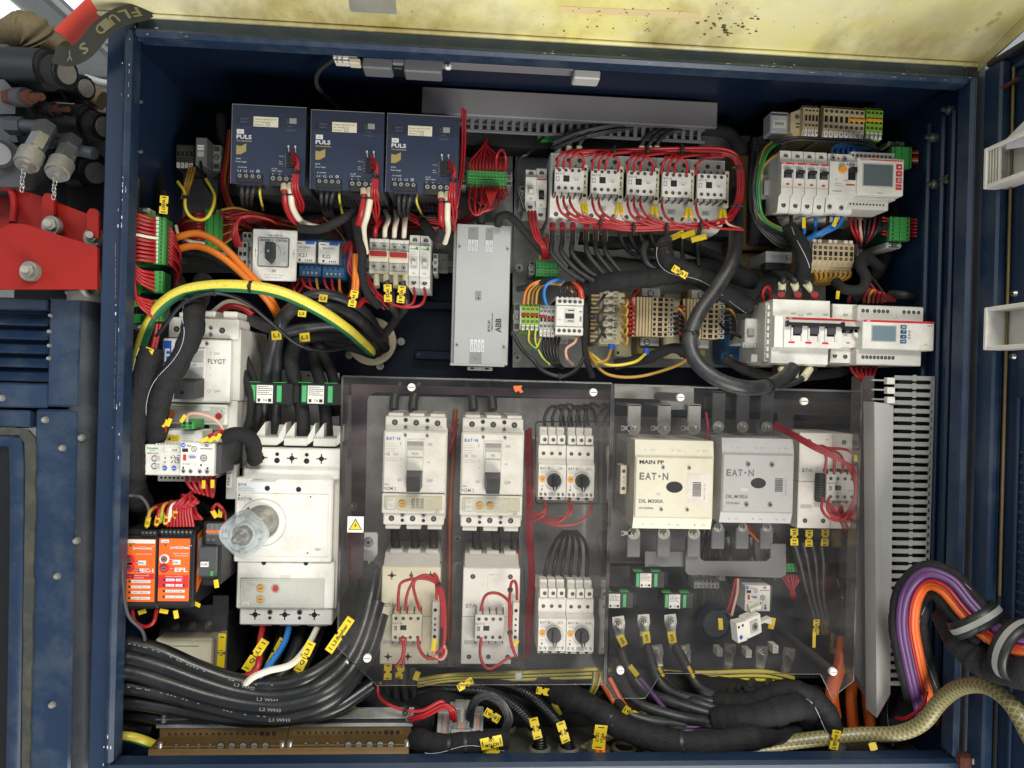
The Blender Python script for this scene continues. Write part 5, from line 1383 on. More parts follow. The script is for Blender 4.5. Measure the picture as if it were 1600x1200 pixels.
b = D.part('body');b.prof([(0,-14),(0,-8),(23,-7),(24,0),(68,0),(69,-9),(92,-11),(92,-D.dep),(0,-D.dep)],0,40,'white')
b.box(0,24.5,40,27.5,-.2,.4,'redlabel',.1);b.text('F27',18,18.5,3.4,'ink',-6.6);b.box(9,40,38,46,0,.6,'hole',.3)
l = D.part('lever');l.box(10,36,38,40.5,0,11,'black',1.2)
for u in (14,27): l.box(u,39,u+7,46,0,7,'dgrey',.8)
c = D.part('curved_guard');c.ring(37,44,4,10,0,7,'white',20);b.box(20,60,25,62,0,.4,'redlabel',.1)
for (u,v,d) in ((7,9,-8),(24,9,-8),(36,8,-8),(36,18,-8),(7,81,-10),(24,82,-10),(37,82,-10)): D.fix('terminal_hole',u,v,d,3.6 if u < 30 else 2.4)
D.finish()
D = Dev('insulation_monitor','wide white monitoring relay with blue keys and a small grey screen','monitoring relay',1349,499,116,46,1.02,1.17)
b = D.part('body');b.box(0,0,116,46,-D.dep+20,0,'white',1.5);b.box(-2,-24,106,1,-D.dep,-12,'white2',1.5);b.box(-2,45,104,70,-D.dep,-12,'white2',1.5)
b.box(.3,.3,115.7,3.6,-.5,.4,'redlabel',.2);b.text('ABB',5,3.2,2.2,'inkwhite',.5,6,True);b.text('CM-UFD',103,8,2,'mgrey',.3,10);b.box(92,38,113,45,0,.7,'cream',.3);b.text('EPS',100,37,2,'mgrey',.2)
b.box(56,-10,67,-5,-12,-11.3,'white',.2);b.text('F2',59,-6,3,'ink',-11.2)
for u in (6,13,25,32,39,46,73,81,89,97): D.fix('terminal_hole',u,-15,-12,3)
for i in range(9): D.fix('terminal_hole',8+i*6.1,58,-12,3)
s = D.part('screen');s.box(13,8,54,34,-.2,.7,'lgrey',1);s.box(14.5,9.5,52.5,32.5,.5,1,'lcd',.3)
for i in range(4):
    k = D.part('key');v = 7+i*7.6;k.box(60,v,70,v+5.6,0,1.6,'relayblue',1.2)
    k.text(('ESC','^','v','OK')[i],65,v+4,2.4 if i in (0,3) else 3,'inkwhite',1.7,6 if i in (0,3) else 3,True,'c')
for i in range(3): b.box(74,15+i*5,75.4,18.4+i*5,0,.3,'ink',.05);b.text('URF'[i],77,18+i*5,2,'inkgrey',.3)
D.finish()
sheet('copper_plate','brown copper-coloured terminal plate showing under the large breaker row','plate',[(1215,566),(1278,566),(1276,590),(1250,592),(1215,582)],1.12,.02,'iron')
# ================================================================ MOULDED-CASE BREAKERS
def mccb(px,py,lab,k=1.0,rate='90A',dials=(28,),tag='Q1',Y=1.06,big=True,nm='NZM 2',shape=(100,186)):
    """white moulded-case breaker, 100 x 186 units"""
    D = Dev('circuit_breaker',lab,'circuit breaker',px,py,100,186,Y,group='two white case breakers with black levers behind the left clear cover')
    b = D.part('body');b.box(1,22,99,168,-D.dep+10,-16,'white2',2)
    tp = D.part('top_terminals');tp.box(1,5,97,28,-D.dep+20,-12,'white',1.5)
    for i in range(3): tp.box(5+i*33,0,29+i*33,8,-D.dep+30,-14,'white',1.2);D.fix('terminal_hole',16+i*33.5,15,-12,4.6)
    for i in range(2): tp.cyl(33+i*34,11,3.2,-12.2,-11.6,'hole',14);tp.ring(33+i*34,11,3.2,3.9,-12,-11.4,'lgrey',14);D.fix('fixing_screw',33+i*34,22,-12,3.2,'cap')
    c = D.part('front_cover');c.box(0,27,98,124,-14,-2,'white',2);c.box(2,29,96,122,-3,0,'white',1)
    for u in (34,68): D.fix('cover_screw',u,34,0,2.6,'cap')
    c.eaton(5,42,5,'inkblue',.25);c.fine(4,47,17,4,4,'inkgrey',.25,.5);c.text('CE',4,66,4.2,'ink',.25,7);c.text('CCC',16,66,4,'mgrey',.25,8);c.fine(4,70,20,2,3.4,'inkgrey',.25,.5)
    c.text('ON',69,50,4.6,'inkgrey',.25,7);c.text('OFF',69,107,4.6,'inkgrey',.25,9.5);c.text('I',27,50,5,'ink',.25);c.ring(26,104,1.5,2.1,.1,.3,'ink',12);c.text('I',29,106,4,'ink',.25)
    c.text(nm,3,120,5.2,'mgrey',.25,19);c.rect(3,110.5,10,111.6,'inkblue',.25);c.text('+',27,73,3.4,'mgrey',.25);c.text('v',27.4,83,3,'mgrey',.25);c.box(69,75,73,76,.1,.3,'inkgrey',.05)
    s = D.part('lever_slot');s.box(35,40,65,118,-.4,1.6,'white',1);s.box(37,43,63,116,1.2,1.9,'lgrey',.5);s.box(37.5,43.5,62.5,50,1.7,2.1,'grey',.4);s.box(38,57,62,67,1.7,2.6,'white',.3);s.box(38,69,62,90,1.8,3.4,'white',1.2)
    s.text(rate,50,64.5,4.6,'inkgrey',2.8,None,False,'c')
    l = D.part('lever');l.prism([(38,88),(62,88),(62,114),(38,114)],2,30,'black',[(40,95),(61,95),(60,118),(40,118)]);l.cyl(50,106,3,29.6,30.4,'hole',12)
    t = D.part('trip_unit');t.box(0,126,98,157,-14,-3,'white',1.5);t.box(4,129,94,150,-4,-1.5,'cream',1);t.box(8,131,20,150,-2,.2,'white',.8);t.box(10,133,18,138,0,.5,'white2',.3);t.box(10,141,18,146,0,.5,'white2',.3)
    for u in dials: t.cyl(u+4,141,4.3,-1.6,1.2,'amber',20);t.box(u+1.5,140.5,u+6.5,141.5,1,1.5,'brownwire',.1);t.ring(u+4,141,5.6,6,-1.6,-1.2,'mgrey',20)
    for r in range(4):
        for q in range(3): t.box(46+q*7+(8 if len(dials) > 1 else 0),133+r*4.1,51.5+q*7+(8 if len(dials) > 1 else 0),136+r*4.1,-1.6,-1,'white',.1)
    t.box(80,150.5,90,155.5,-3,-2.2,'white',.2);t.text(tag,83.5,155,3.4,'ink',-2);t.box(26,151.5,78,153.5,-3,-2.4,'ivory',.1)
    w = D.part('clear_window',t);w.box(3.2,128.2,94.8,150.8,-1,2,'clearcap',.6)
    e = D.part('lower_terminals');e.box(2,157,97,176,-D.dep+20,-10,'white',1.5)
    for i in range(3): e.box(5+i*33,176,28+i*33,184,-D.dep+30,-16,'white2',1);D.fix('terminal_hole',15+i*33,166,-10,4.4)
    for i in range(2): D.fix('fixing_screw',32+i*33,160,-10,3.8,'cap');e.cyl(32+i*33,169,2.8,-10.2,-9.7,'hole',12)
    D.finish();return D
mccb(600,645,'left one of the two case breakers behind the left clear cover, marked 90A',dials=(28,),rate='90A')
mccb(722,648,'right one of the two case breakers behind the left clear cover, marked 90',rate='90',dials=(27,44),tag='Q4')

# breaker at the upper left with handwriting
D = Dev('circuit_breaker','white case breaker with FLYGT handwritten on it, black lever pointing left','circuit breaker',254,528,104,100,1.04,1.19)
b = D.part('body');b.box(2,-20,114,96,-D.dep,-16,'white2',2);b.box(0,96,112,142,-D.dep+30,-14,'white2',2)
tp = D.part('top_terminals');tp.box(4,-34,112,-2,-70,-10,'white',1.5)
for i in range(2): tp.box(52+i*34,-46,74+i*34,-33,-90,-14,'white',1.5)
tp.box(18,-42,36,-33,-90,-14,'white',1.5)
for u in (17,52,87): D.fix('terminal_hole',u,-15,-10,4.6)
for v in (-18,-8): D.fix('fixing_screw',70,v,-10,3,'cap')
c = D.part('front_cover');c.box(0,0,104,99,-14,0,'white',2);c.box(2,4,14,40,0,.4,'blue',.2);c.text('E',4,36,20,'inkwhite',.5,8,True)
c.box(68,5,101,96,-.2,.4,'white',.5);D.fix('cover_screw',68,7,0,3,'cap')
c.text('I   ON',73,24,4.4,'inkgrey',.5,14);c.text('FLYGT',70,38,7.5,'ink',.6,27);c.text('+',73,46,3,'inkgrey',.5);c.text('+',73,57,3,'inkgrey',.5);c.ring(73,81,2,2.6,.3,.6,'inkgrey',12);c.text('OFF',80,83,4.4,'inkgrey',.5,10)
c.text('M 2',6,94,4,'mgrey',.3)
s = D.part('lever_slot');s.box(32,14,66,90,-.2,2,'white',1.2);s.box(35,18,64,62,1.4,2.3,'lgrey',.5);s.box(36,36,63,44,2,3.2,'white',.4);s.box(36,26,63,35,2,2.6,'lgrey',.4);s.text('Io=20A',39,42.5,4,'inkgrey',3.4,15)
l = D.part('lever');l.prism([(34,62),(66,62),(66,90),(34,90)],2,26,'dgrey',[(30,68),(60,68),(60,94),(30,94)]);l.cyl(42,84,3,25.7,26.4,'hole',12)
t = D.part('trip_unit');t.box(0,102,100,134,-14,-4,'white',1.5);t.box(4,106,96,130,-4.5,-2.5,'white2',1);t.cyl(16,118,5,-3,-.5,'amber',20);t.cyl(88,120,5,-3,-.5,'red',20);t.box(88,108,98,114,-2.5,-1.8,'white',.2);t.text('F8',90,113,3.4,'ink',-1.6)
t.box(62,106,74,113,-2.6,-1.6,'white',.4);w = D.part('clear_window',t);w.box(3,105,97,131,-2,1,'clearcap',.6)
for i in range(2): b.cyl(66+i*8,138+i*8,4,-14.2,-13.6,'hole',14)
D.finish()
D = Dev('side_case','black side housing right of the FLYGT breaker','housing',368,522,18,130,1.12,1.19);m = D.part('case');m.box(0,-20,18,130,-D.dep,0,'black',2);m.box(-4,8,14,60,-D.dep+10,6,'dgrey',2);D.finish()

# main breaker with door-coupling shaft
D = Dev('main_breaker','largest white breaker with an OFF dial and a clear-flanged shaft, lower left','circuit breaker',368,746,150,130,1.05,1.19)
b = D.part('body');b.box(3,-16,156,212,-D.dep,-20,'white2',3)
u_ = D.part('upper_terminals');u_.box(12,-46,158,-8,-80,-14,'white',2);u_.box(9,-14,158,2,-60,-8,'white',2)
for i in range(3):
    D.fix('terminal_hole',36+i*46,-30,-14,4.6,'cross')
    s = 27+i*46;ch = D.part('shroud');ch.prism([(s-6,-50),(s+30,-50),(s+36,-80),(s+8,-80)],-60,-56,'white2');ch.box(s-6,-62,s+30,-49,-60,-20,'white2',1)
    for q in range(12): ch.box(s-4+q*2.9,-64,s-2.6+q*2.9,-61,-58,-19.6,'lgrey',.2)
    ch.prism([(s-6,-50),(s-6,-62),(s+10,-86),(s+10,-60)],-60,-22,'white2');ch.prism([(s+30,-50),(s+30,-62),(s+42,-86),(s+42,-60)],-60,-22,'white2')
for i in range(2): u_.cyl(59+i*46,-36,3,-14.2,-13.6,'hole',14);u_.cyl(59+i*46,-26,4.4,-14.2,-13.6,'hole',16)
c = D.part('front_cover');c.box(0,0,150,131,-18,0,'white',2);c.box(2.5,24,144,122,0,2,'white',.8)
c.box(4,8,41,22,0,.3,'inkwhite',.05);c.text('E:T-N',5,12.4,3.6,'ink',.4,12,True);c.fine(5,14.5,24,3,2.4,'ink',.4,.5);c.eaton(5,35,5,'mgrey',2.2);c.text('XDV',125,112,4,'ink',2.2,9)
c.text('(NZMH4-VE)',28,3.2,2,'inkgrey',.3);c.prism([(22,6),(28,1),(66,1),(60,6)],0,.3,'lgrey')
for (x,y,r) in ((49,16,4),(97,17,4)): c.ring(x,y,r,r+.5,0,.4,'lgrey',16);c.cyl(x,y,r,0,.25,'hole',16)
for (x,y) in ((7,27),(116,28),(114,116)): c.cyl(x,y,1.3,2,2.3,'hole',10)
d = D.part('dial_plate');d.ring(43,69,36.3,37,2,2.3,'inkgrey',48);d.ring(43,68,24.5,26.5,2,5,'zinc',36);d.cyl(43,68,24.5,2,3,'zinc',36)
d.ring(11,55,2.2,2.9,2,2.4,'ink',16);d.text('OFF',15,57,5.4,'ink',2.3,13,True,'l',38)
sh = D.part('shaft');sh.rod((43,68,2),(43,68,26),17,'zinc',28);sh.rod((43,68,20),(43,68,34),12.5,'zinc',8);sh.rod((43,68,34),(43,68,100),8,'zinc',20)
fl = D.part('clear_flange');fl.prism([(43+32.5*(1+.07*math.cos(4*a_))*math.cos(a_),68+32.5*(1+.07*math.cos(4*a_))*math.sin(a_)) for a_ in [2*math.pi*k/48 for k in range(48)]],88,93,'flange');fl.ring(43,68,15,17.5,85,98,'flange',32);fl.ring(43,68,27,29.5,85,95,'flange',9)
for a in (0,90,180,270): fl.box(43+24*math.cos(R(a))-4,68+24*math.sin(R(a))-4,43+24*math.cos(R(a))+4,68+24*math.sin(R(a))+4,93,99,'flange',1)
nt = D.part('shaft_nut');nt.rod((43,68,93),(43,68,104),12,'zinc',24,11);nt.rod((43,68,104),(43,68,113),9,'steel',8);nt.rod((43,68,113),(43,68,128),6.5,'steel',16);nt.rod((43,68,128),(43,68,132),5.5,'zinc',16,3)
t = D.part('trip_unit');t.box(4,132,154,206,-24,-6,'white',2);t.box(10,158,140,204,-6.5,-4,'white2',1);t.box(15,161,98,199,-4.4,-3.4,'white2',.5);t.box(98,161,134,199,-4.4,-3.4,'white2',.5)
for (x,y,mm_) in ((42,173,'amber'),(42,190,'amber'),(65,173,'redlabel')): t.cyl(x,y,4.8,-3.6,-1.6,mm_,20);t.box(x-3,y-.6,x+3,y+.6,-1.7,-1.2,'brownwire',.1);t.ring(x,y,6.4,6.9,-3.6,-3.2,'inkgrey',20)
t.box(15,194,25,201,-3.5,-2.5,'white',.2);t.text('-Q1',16.5,199.5,3,'ink',-2.4);t.box(18,176,29,190,-3.5,-2.6,'white2',.4);t.fine(20,165,14,2,3,'inkgrey',-3.2)
for x in (45,110): t.cyl(x,134,3.6,-6.2,-5.8,'hole',16)
w = D.part('clear_window',t);w.box(9,157,141,205,-1.5,.8,'clearcap',.6);w.box(73,152,87,158,-4,.5,'clearcap',.6)
e = D.part('lower_terminals');e.box(8,206,152,234,-60,-12,'white',2)
for i in range(3): D.fix('terminal_hole',32+i*46,217,-12,4.8,'cross');e.box(24+i*44,233,56+i*44,238,-60,-20,'white2',1)
for i in range(2):
    for (y,r) in ((213,4.6),(222,3)): e.cyl(55+i*46,y,r,-12.2,-11.6,'grey',16);e.cyl(55+i*46,y,r*.7,-11.8,-11.4,'hole',12)
D.finish()
# current monitors with green bars
def monitor(px,py,lab,w=73,h=34,Y=1.07,grp='pair of black current monitors with green bars',txt='T4'):
    k = w/73;D = Dev('current_monitor',lab,'current monitor',px,py,w,h,Y,group=grp)
    b = D.part('case');b.box(0,0,68*k,h,-50*k,0,'black',1.5);b.box(50*k,2,77*k,h-3,-60*k,-6,'blackmatte',2)
    for u in (3,43): g_ = D.part('green_bar');g_.box(u*k,4*k,(u+7.5)*k,h-4*k,0,1.2,'ledgreen',2*k);g_.box((u-6)*k,-1,(u+14)*k,0,-12,0,'green',.2)
    l = D.part('rating_label');l.box(12*k,4*k,37*k,h-2*k,0,.4,'white',.1);l.fine(13.5*k,6*k,22*k,5,3*k,'ink',.55,1*k);l.box(14*k,h-9*k,18*k,h-4*k,.4,.6,'ink',.1);l.text(txt,22*k,h-4.5*k,4*k,'ink',.6);l.box(30*k,h-9*k,35*k,h-4*k,.4,.6,'ink',.1)
    D.finish();return D
monitor(389,597,'left one of the two black current monitors above the main breaker')
monitor(469,598,'right one of the two black current monitors above the main breaker')
# schneider relay + overload relay
D = Dev('phase_relay','white control relay with a small blue dial pair beside the overload relay','relay',226,694,57,48,1.0,1.16)
b = D.part('body');b.box(0,0,57,48,-D.dep,0,'white',1.2);b.box(14,-22,82,2,-D.dep,-14,'white',1.5);b.box(14,47,90,60,-D.dep,-16,'white2',1.2)
b.box(28,-14,47,-4,-14,-13.5,'yellow',.2);b.prism([(29.5,-6),(32,-11),(34.5,-6)],-13.5,-13.2,'ink');b.fine(36,-11,9,3,2.4,'ink',-13.3,.4);b.fine(52,-12,16,3,3,'inkgrey',-13.6,.4)
for i in range(9): b.box(17+i*4.6,-2,18.6+i*4.6,2,-10,1,'white2',.3)
for (u,v) in ((20,-18),(24.5,-18)): b.cyl(u,v,1.6,-14.2,-13.7,'hole',10)
for i in range(7): b.cyl(20+i*6.5,54,1.8,-16.2,-15.6,'hole',10)
b.text('Schneider',4,7.5,3.4,'green',.3,17,True);b.text('Electric',8,10.5,2,'green',.3);b.text('RM35 JA32',4,15,2.4,'ink',.3,17)
b.box(31,4,54,11,0,1,'white',.3);b.text('-K6B',41,9.6,3.6,'ink',1.2,9);b.box(29,1,32.5,11.5,0,1.2,'white2',.3)
for v in (19,31): b.ring(16,v+3,3.6,5,0,.6,'mgrey',16);b.box(16,v-.5,24,v+6,.2,.7,'lgrey',1)
b.cyl(32,21,1.2,0,.4,'ink',8);b.cyl(31.5,27.5,1.2,0,.4,'ink',8)
for r in range(8):
    for q in range(8):
        if random.random() < .5: b.rect(40+q*1.7,16+r*1.6,41.6+q*1.7,17.5+r*1.6,'inkgrey',.25)
for u in (32,46): k = D.part('dial');k.cyl(u,36.5,3.4,0,2,'blue',14);k.box(u-2.6,36,u+2.6,37,1.9,2.3,'inkwhite',.1)
D.finish()
D = Dev('plug_connector','tiny green two-way plug on top of the white control relay','terminal strip',283,656,19,14,1.0,1.04);m = D.part('plug');m.box(0,0,19,14,-D.dep,0,'green',1);[m.cyl(5+i*9,5,2.8,0,.4,'hole',10) for i in range(2)];[m.box(2+i*9,9,8+i*9,13,0,.3,'dkgreen',.2) for i in range(2)];D.finish()
def overload(px,py,w,h,Y,lab,back=1.16,dep=None):
    D = Dev('overload_relay',lab,'overload relay',px,py,52,52,Y,back);k = 1
    b = D.part('body');b.box(0,0,52,52,-D.dep*.6,0,'white',1);b.box(51.5,2,60,50,-D.dep*.6,-8,'dgrey',1)
    b.cyl(4.5,4.5,3.6,0,.4,'blue',16);b.text('AB',2.4,5.8,2.6,'inkwhite',.5,4.4,True);b.text('F6A',10,7,4,'ink',.3,7);b.box(37,2,43,6.5,0,.3,'inkgrey',.05);b.box(30,9,49,10,0,.3,'ink',.05)
    b.box(3,9.5,12,15,0,.5,'ink',.3);b.box(5,19,9.5,28,0,1.8,'redlabel',.5);b.text('E1 PLUS',5,35,2.8,'mgrey',.3,10);b.text('01',22,35,2,'inkgrey',.3)
    bb = D.part('blue_button');bb.cyl(19,22.5,6,0,3,'blue',24,5,.75);b.ring(21,10,3.6,4.4,0,.6,'mgrey',16);b.cyl(21,10,2,0,1,'lgrey',12)
    b.ring(36,24,4.6,5.4,0,.8,'mgrey',18);b.cyl(36,24,3.6,0,1.2,'lgrey',16);b.box(33,23.4,39,24.6,1.1,1.5,'mgrey',.1)
    for (u,v) in ((4,38),(31,33.5),(41,38)): b.box(u,v,u+2.6,v+3.4,0,.3,'ink',.1)
    for u in (6,17,31,42): D.fix('terminal_screw',u,45,0,3.2,'cap')
    D.finish()
    if w != 52: D.o.scale = (w/52,)*3
    return D
overload(282,691,52,52,.99,'white overload relay with a blue reset button beside the control relay')
terminal_row('terminal_block','grey terminal stack right of the overload relay, its label reading F9A below',350,690,14,46,1.05,1,'lgrey',back=1.16)
D = Dev('label_tab','white label tab reading F9A on a grey carrier','label',354,740,9,28,1.05,1.1);m = D.part('tab');m.box(-1,-14,14,40,-20,-1,'lgrey',1);m.box(0,0,8,22,-1,.5,'white',.3);m.text('F9A',6,18,4.4,'ink',.7,13,False,'l',90);D.finish()

# orange protection relays
def orange_mod(px,py,w,txt,lab,kind):
    D = Dev('protection_relay',lab,'relay',px,py,w,100,.985,1.16,'two orange and black protection relays')
    b = D.part('housing');b.box(-3,-14,w+4,112,-D.dep,-6,'black',3);b.box(-1,-4,w+2,106,-8,-1,'blackmatte',2)
    for i in range(6): b.box(2,-13-i*.01,w-4,-11,-24-i*12,-16-i*12,'dgrey',.5)
    tb = D.part('terminal_block')
    for i in range(4 if kind == 0 else 8):
        u = 24+i*6 if kind == 0 else 1+i*6.2;tb.box(u,-14,u+5.6,-4,-14,0,'black',.8);tb.cyl(u+2.8,-10,1.8,-.2,.3,'steel',10)
    f = D.part('orange_label');f.box(0,0,w,98,-1,1,'orange',.4)
    def bez(pts): 
        for a,c in zip(pts,pts[1:]): f.rod((a[0],a[1],1.1),(c[0],c[1],1.1),.35,'inkwhite',4)
    ox = 13 if kind == 0 else 17
    bez([(ox+30*t,16 - 5*math.sin(t*3.1)*(1-t*.3)) for t in [i/10 for i in range(11)]]);bez([(ox+33*t,12+7*t*(1-t)*2.2-2*t) for t in [i/10 for i in range(11)]])
    f.text('protectrelay',ox+1,15.5,2.6,'inkwhite',1.2,28,True)
    f.text('EARTH LEAKAGE',ox+5,24,1.8,'inkwhite',1.2,24) ;
    if kind: f.text('Phase Failure',ox+8,27.5,1.8,'inkwhite',1.2,20)
    if kind == 0: f.box(.5,.5,w-.5,6.5,1,1.3,'white',.1);f.text('POWER',7,8,2,'ink',1.4)
    else: f.box(3,2,15,6.5,1,1.3,'inkwhite',.5);f.text('POWER',4.5,5.6,2,'ink',1.4,9)
    f.cyl(10,10,1.6,1,1.4,'dkgreen',10)
    for v in ((32,44) if kind == 0 else (32,46)):
        f.cyl(9,v,7.6,1,1.4,'redlabel' if not (kind and v == 32) else 'inkwhite',22);f.cyl(9,v,4.6,1.3,3.4,'redlabel',18);f.cyl(9,v,3.4,3.2,4.2,'steel',14);f.box(6.4,v-.5,11.6,v+.5,4.1,4.6,'hole',.1)
        f.box(16,v+2-4*(kind),23,v+7-4*kind,1,1.3,'redlabel',.2);f.text('TRIP',16.8,v+5.6-4*kind,2,'inkwhite',1.4,5.4)
    f.box(w*.46,33,w*.46+12,40.5,1,1.8,'white',.2);f.text('R9A' if kind == 0 else 'R29A',w*.48,38.4,3,'ink',2,8)
    f.text(txt,w-2,51.5,6.2,'inkwhite',1.3,25 if kind == 0 else 20,True,'r')
    if kind == 0:
        f.box(.5,54,w-.5,62,1,1.2,'redlabel',.1);f.box(3,55,15,61,1.1,1.4,'ink',.2);f.box(4.5,56.5,13,59.5,1.3,1.6,'redlabel',.1);f.text('REMOTE START',17,57.5,1.8,'inkwhite',1.3,22);f.text('LOCKOUT',17,61,1.8,'inkwhite',1.3,14)
        rows = ((66,'HEALTHY'),(74.5,'SHORT CIRCUIT'),(83,'OPEN CIRCUIT'),(92,'OVER TEMP SHUT'))
    else:
        f.box(.5,57,w-.5,77,1,1.2,'redlabel',.1);f.text('PHASE CONTROL',12,60,1.8,'inkwhite',1.3,26);rows = ((64.5,'HEALTHY'),(73,'EL TRIP'),(82,'SHORT CLOSED'),(91,'FULL CIRCUIT'))
    for v,t in rows: f.cyl(9.5,v,1.7,1,1.5,'ink',12);f.box(12,v-2,41 if not (kind and v < 75) else 25,v+2,1,1.3,'inkwhite',1.2);f.text(t,14,v+.9,1.7,'ink',1.4,24 if not (kind and v < 75) else 9)
    if kind:
        for v in (64.5,73): f.box(27,v-2,38,v+2,1,1.3,'inkwhite',1.2);f.text('TRIP',28.5,v+.9,1.7,'redlabel',1.4,7);f.cyl(37 if v < 70 else 39,v,1.7,1.2,1.6,'redlabel' if v < 70 else 'ink',12)
        sp = D.part('side_label');V = [sp.T(w+4.3,y,d) for (y,d) in ((-2,-20),(-12,-60),(60,-60),(90,-20))]
        sp.add(V + [v + Vector((.0004,0,0)) for v in V],[[0,1,2,3],[4,5,6,7],[0,1,5,4],[1,2,6,5],[2,3,7,6],[3,0,4,7]],'orange')
        V = [sp.T(w+4.9,y,d) for (y,d) in ((6,-22),(4,-40),(40,-40),(62,-22))];sp.add(V,[[0,1,2,3]],'inkwhite')
    D.finish();return D
orange_mod(195,842,47,'MEC-1','left orange and black protection relay marked MEC-1',0)
orange_mod(249,841,47,'EFL','right orange and black protection relay marked EFL',1)
D = Dev('plug_in_relay','black plug-in relay with a clear cap, right of the orange EFL relay','relay',310,854,27,48,.99,1.12)
b = D.part('socket');b.box(0,-36,30,66,-D.dep,-14,'black',3);b.box(8,-34,36,-16,-30,-8,'mgrey',1.5);b.box(8,-24,30,-20,-8.5,-7.5,'orange',.3);b.box(6,-18,34,0,-26,-10,'dgrey',1.5)
for i in range(3): D.fix('terminal_screw',14+i*8,-28,-8,2.6,'cap')
for i in range(2): D.fix('terminal_screw',12+i*8,-9,-10,2.4,'cap')
c = D.part('cube');c.box(1,1,25,46,-14,0,'dgrey',1);c.box(5,23,17,31,0,3.4,'white',.2);c.text('R29B',6.5,28.4,3,'ink',3.6,9);c.box(20,37,24,45,0,3,'green',.5)
w = D.part('clear_cap',c);w.box(0,0,27,48,-13,3,'clearcap',1.5);D.finish()
end_clamp('grey end clamp right of the black plug-in relay',350,872,12,22,1.06,'grey',1.12)
# schneider contactor at lower left
D = Dev('contactor','cream contactor with green lettering behind black cables at the lower left','contactor',243,998,88,90,1.06,1.2)
b = D.part('body');b.box(0,0,88,90,-40,0,'cream',2);b.box(0,-26,96,90,-D.dep,-30,'dgrey',2);b.box(88,-2,98,90,-36,-10,'cream',2)
b.text('Schneider',8,13,4,'green',.3,16,True);b.text('Electric',11,17.5,2.6,'green',.3);b.box(27,10.5,66,12,0,.3,'green',.1);b.text('-K6',30,22,4,'ink',.3,6)
w = D.part('window');w.box(38,30,56,44,0,.6,'inkblue' if False else 'dgrey',.5);w.text('2',40,36,4,'inkwhite',.8);D.finish()
for i in range(3): pass
D = Dev('clear_shield','bent clear plastic shield over the cream contactor at the lower left','cover',250,945,104,122,1.045,1.1);m = D.part('sheet');m.box(0,0,80,50,-1.6,0,'smoke',.4);m.box(80,-15,104,118,-1.6,0,'smoke',.4)
for (u,v) in ((15,42),(41,41),(66,40)): D.fix('bolt',u,v,-26,4.2,'bolt')
D.finish()
# ================================================================ BIG CONTACTORS UNDER THE RIGHT COVER
def big_contactor(px,py,w,h,mat,lab,name,sub,tag,hand,grp=None):
    D = Dev('contactor',lab,'contactor',px,py,w,h,1.06)
    b = D.part('housing');a = h*.18
    b.prof([(0,-4),(a,0),(h*.87,0),(h,-6),(h,-D.dep),(0,-D.dep)],0,w,mat)
    for i in range(8): b.box(-.5,h*.06,0.2,h*.94,-D.dep+8+i*10,-D.dep+13+i*10,'grey',.2)
    f = D.part('front_panel');f.box(1,a+1,w-1,h*.87-1,-2,3.5,mat,1.2)
    for i,(t1,t2) in enumerate((('1','L1'),('3','L2'),('5','L3'))): b.text(t1,w*.13+i*w*.33,h*.13,4,'inkgrey',-1.2);b.text(t2,w*.21+i*w*.33,h*.13,4,'inkgrey',-1.2)
    for i,(t1,t2) in enumerate((('2','T1'),('4','T2'),('6','T3'))): b.text(t1,w*.12+i*w*.33,h*.96,4,'inkgrey',-3.2);b.text(t2,w*.21+i*w*.33,h*.96,4,'inkgrey',-3.2)
    f.eaton(w*.055,h*.44,h*.078,'mgrey',3.7);f.text(name,w*.055,h*.70,5.6,'mgrey',3.7,w*.31,True);f.text(sub,w*.055,h*.77,3.2,'mgrey',3.7,w*.19,True)
    f.box(w*.27,h*.585,w*.35,h*.615,3.4,3.9,'white',.1);f.text(tag,w*.285,h*.611,2.6,'ink',4.0)
    l = D.part('barcode_label');l.box(w*.66,h*.36,w*.93,h*.69,3.4,3.8,'white' if hand else mat,.1);rnd = random.Random(2);y = h*.46
    while y < h*.62: q = rnd.uniform(.4,1.3);l.rect(w*.73,y,w*.84,y+q,'ink',3.95);y += q + rnd.uniform(.4,.9)
    l.text('4002 1103 7A',w*.89,h*.66,2.2,'inkgrey',3.95,26,False,'l',90)
    o = D.part('oval_window');o.cyl(w*.5,h*.52,w*.105,3.0,4.0,'hole',28,None,w*.07);
    if hand: f.text('MAIN PP',w*.05,h*.265,6,'ink',3.8,w*.31,True)
    for (u,v) in ((.35,.30),(.68,.30),(.34,.77),(.67,.77)): D.fix('screw',w*u,h*v,3.4,2.8 if hand else 3.8,'cap')
    if hand:
        for u in (.03,.965): D.fix('screw',w*u,h*.53,1,2.8,'cap')
    return D
D = big_contactor(993,687,125,139,'bigcream','large cream contactor with MAIN PP handwritten above its logo','DIL M300A','XTCE300L','K1',True);D.finish()
D = big_contactor(1129,684,115,133,'biggrey','large light grey contactor reading DIL M185A, between the cream one and the small-relay one','DIL M185A','XTCE185H','K12',False);D.finish()
def stud(px,py,Y,r,lab,grp,lug=True,up=-1,barmat='grey',bl=60):
    D = Dev('busbar_terminal',lab,'terminal',px-11,py-12,22,24,Y,group=grp)
    b = D.part('bar');b.box(1,12 if up > 0 else -bl,22,22+bl*up if up > 0 else 14,-6,-1,barmat,1.2)
    if up < 0: b.box(1,-bl,22,-bl+4,-D.dep,-1,barmat,1)
    if lug: t = D.part('sense_lug');t.box(-8,9,8,15,-1,.5,'zinc',.5);t.box(-10,8,-4,16,-1.2,2.5,'zinc',.6);t.box(-9,10,-6,14,2.3,2.8,'hole',.1)
    D.fix('hex_bolt',11,12,-1,r,'bolt');D.finish();return D
pos3 = ('left','middle','right')
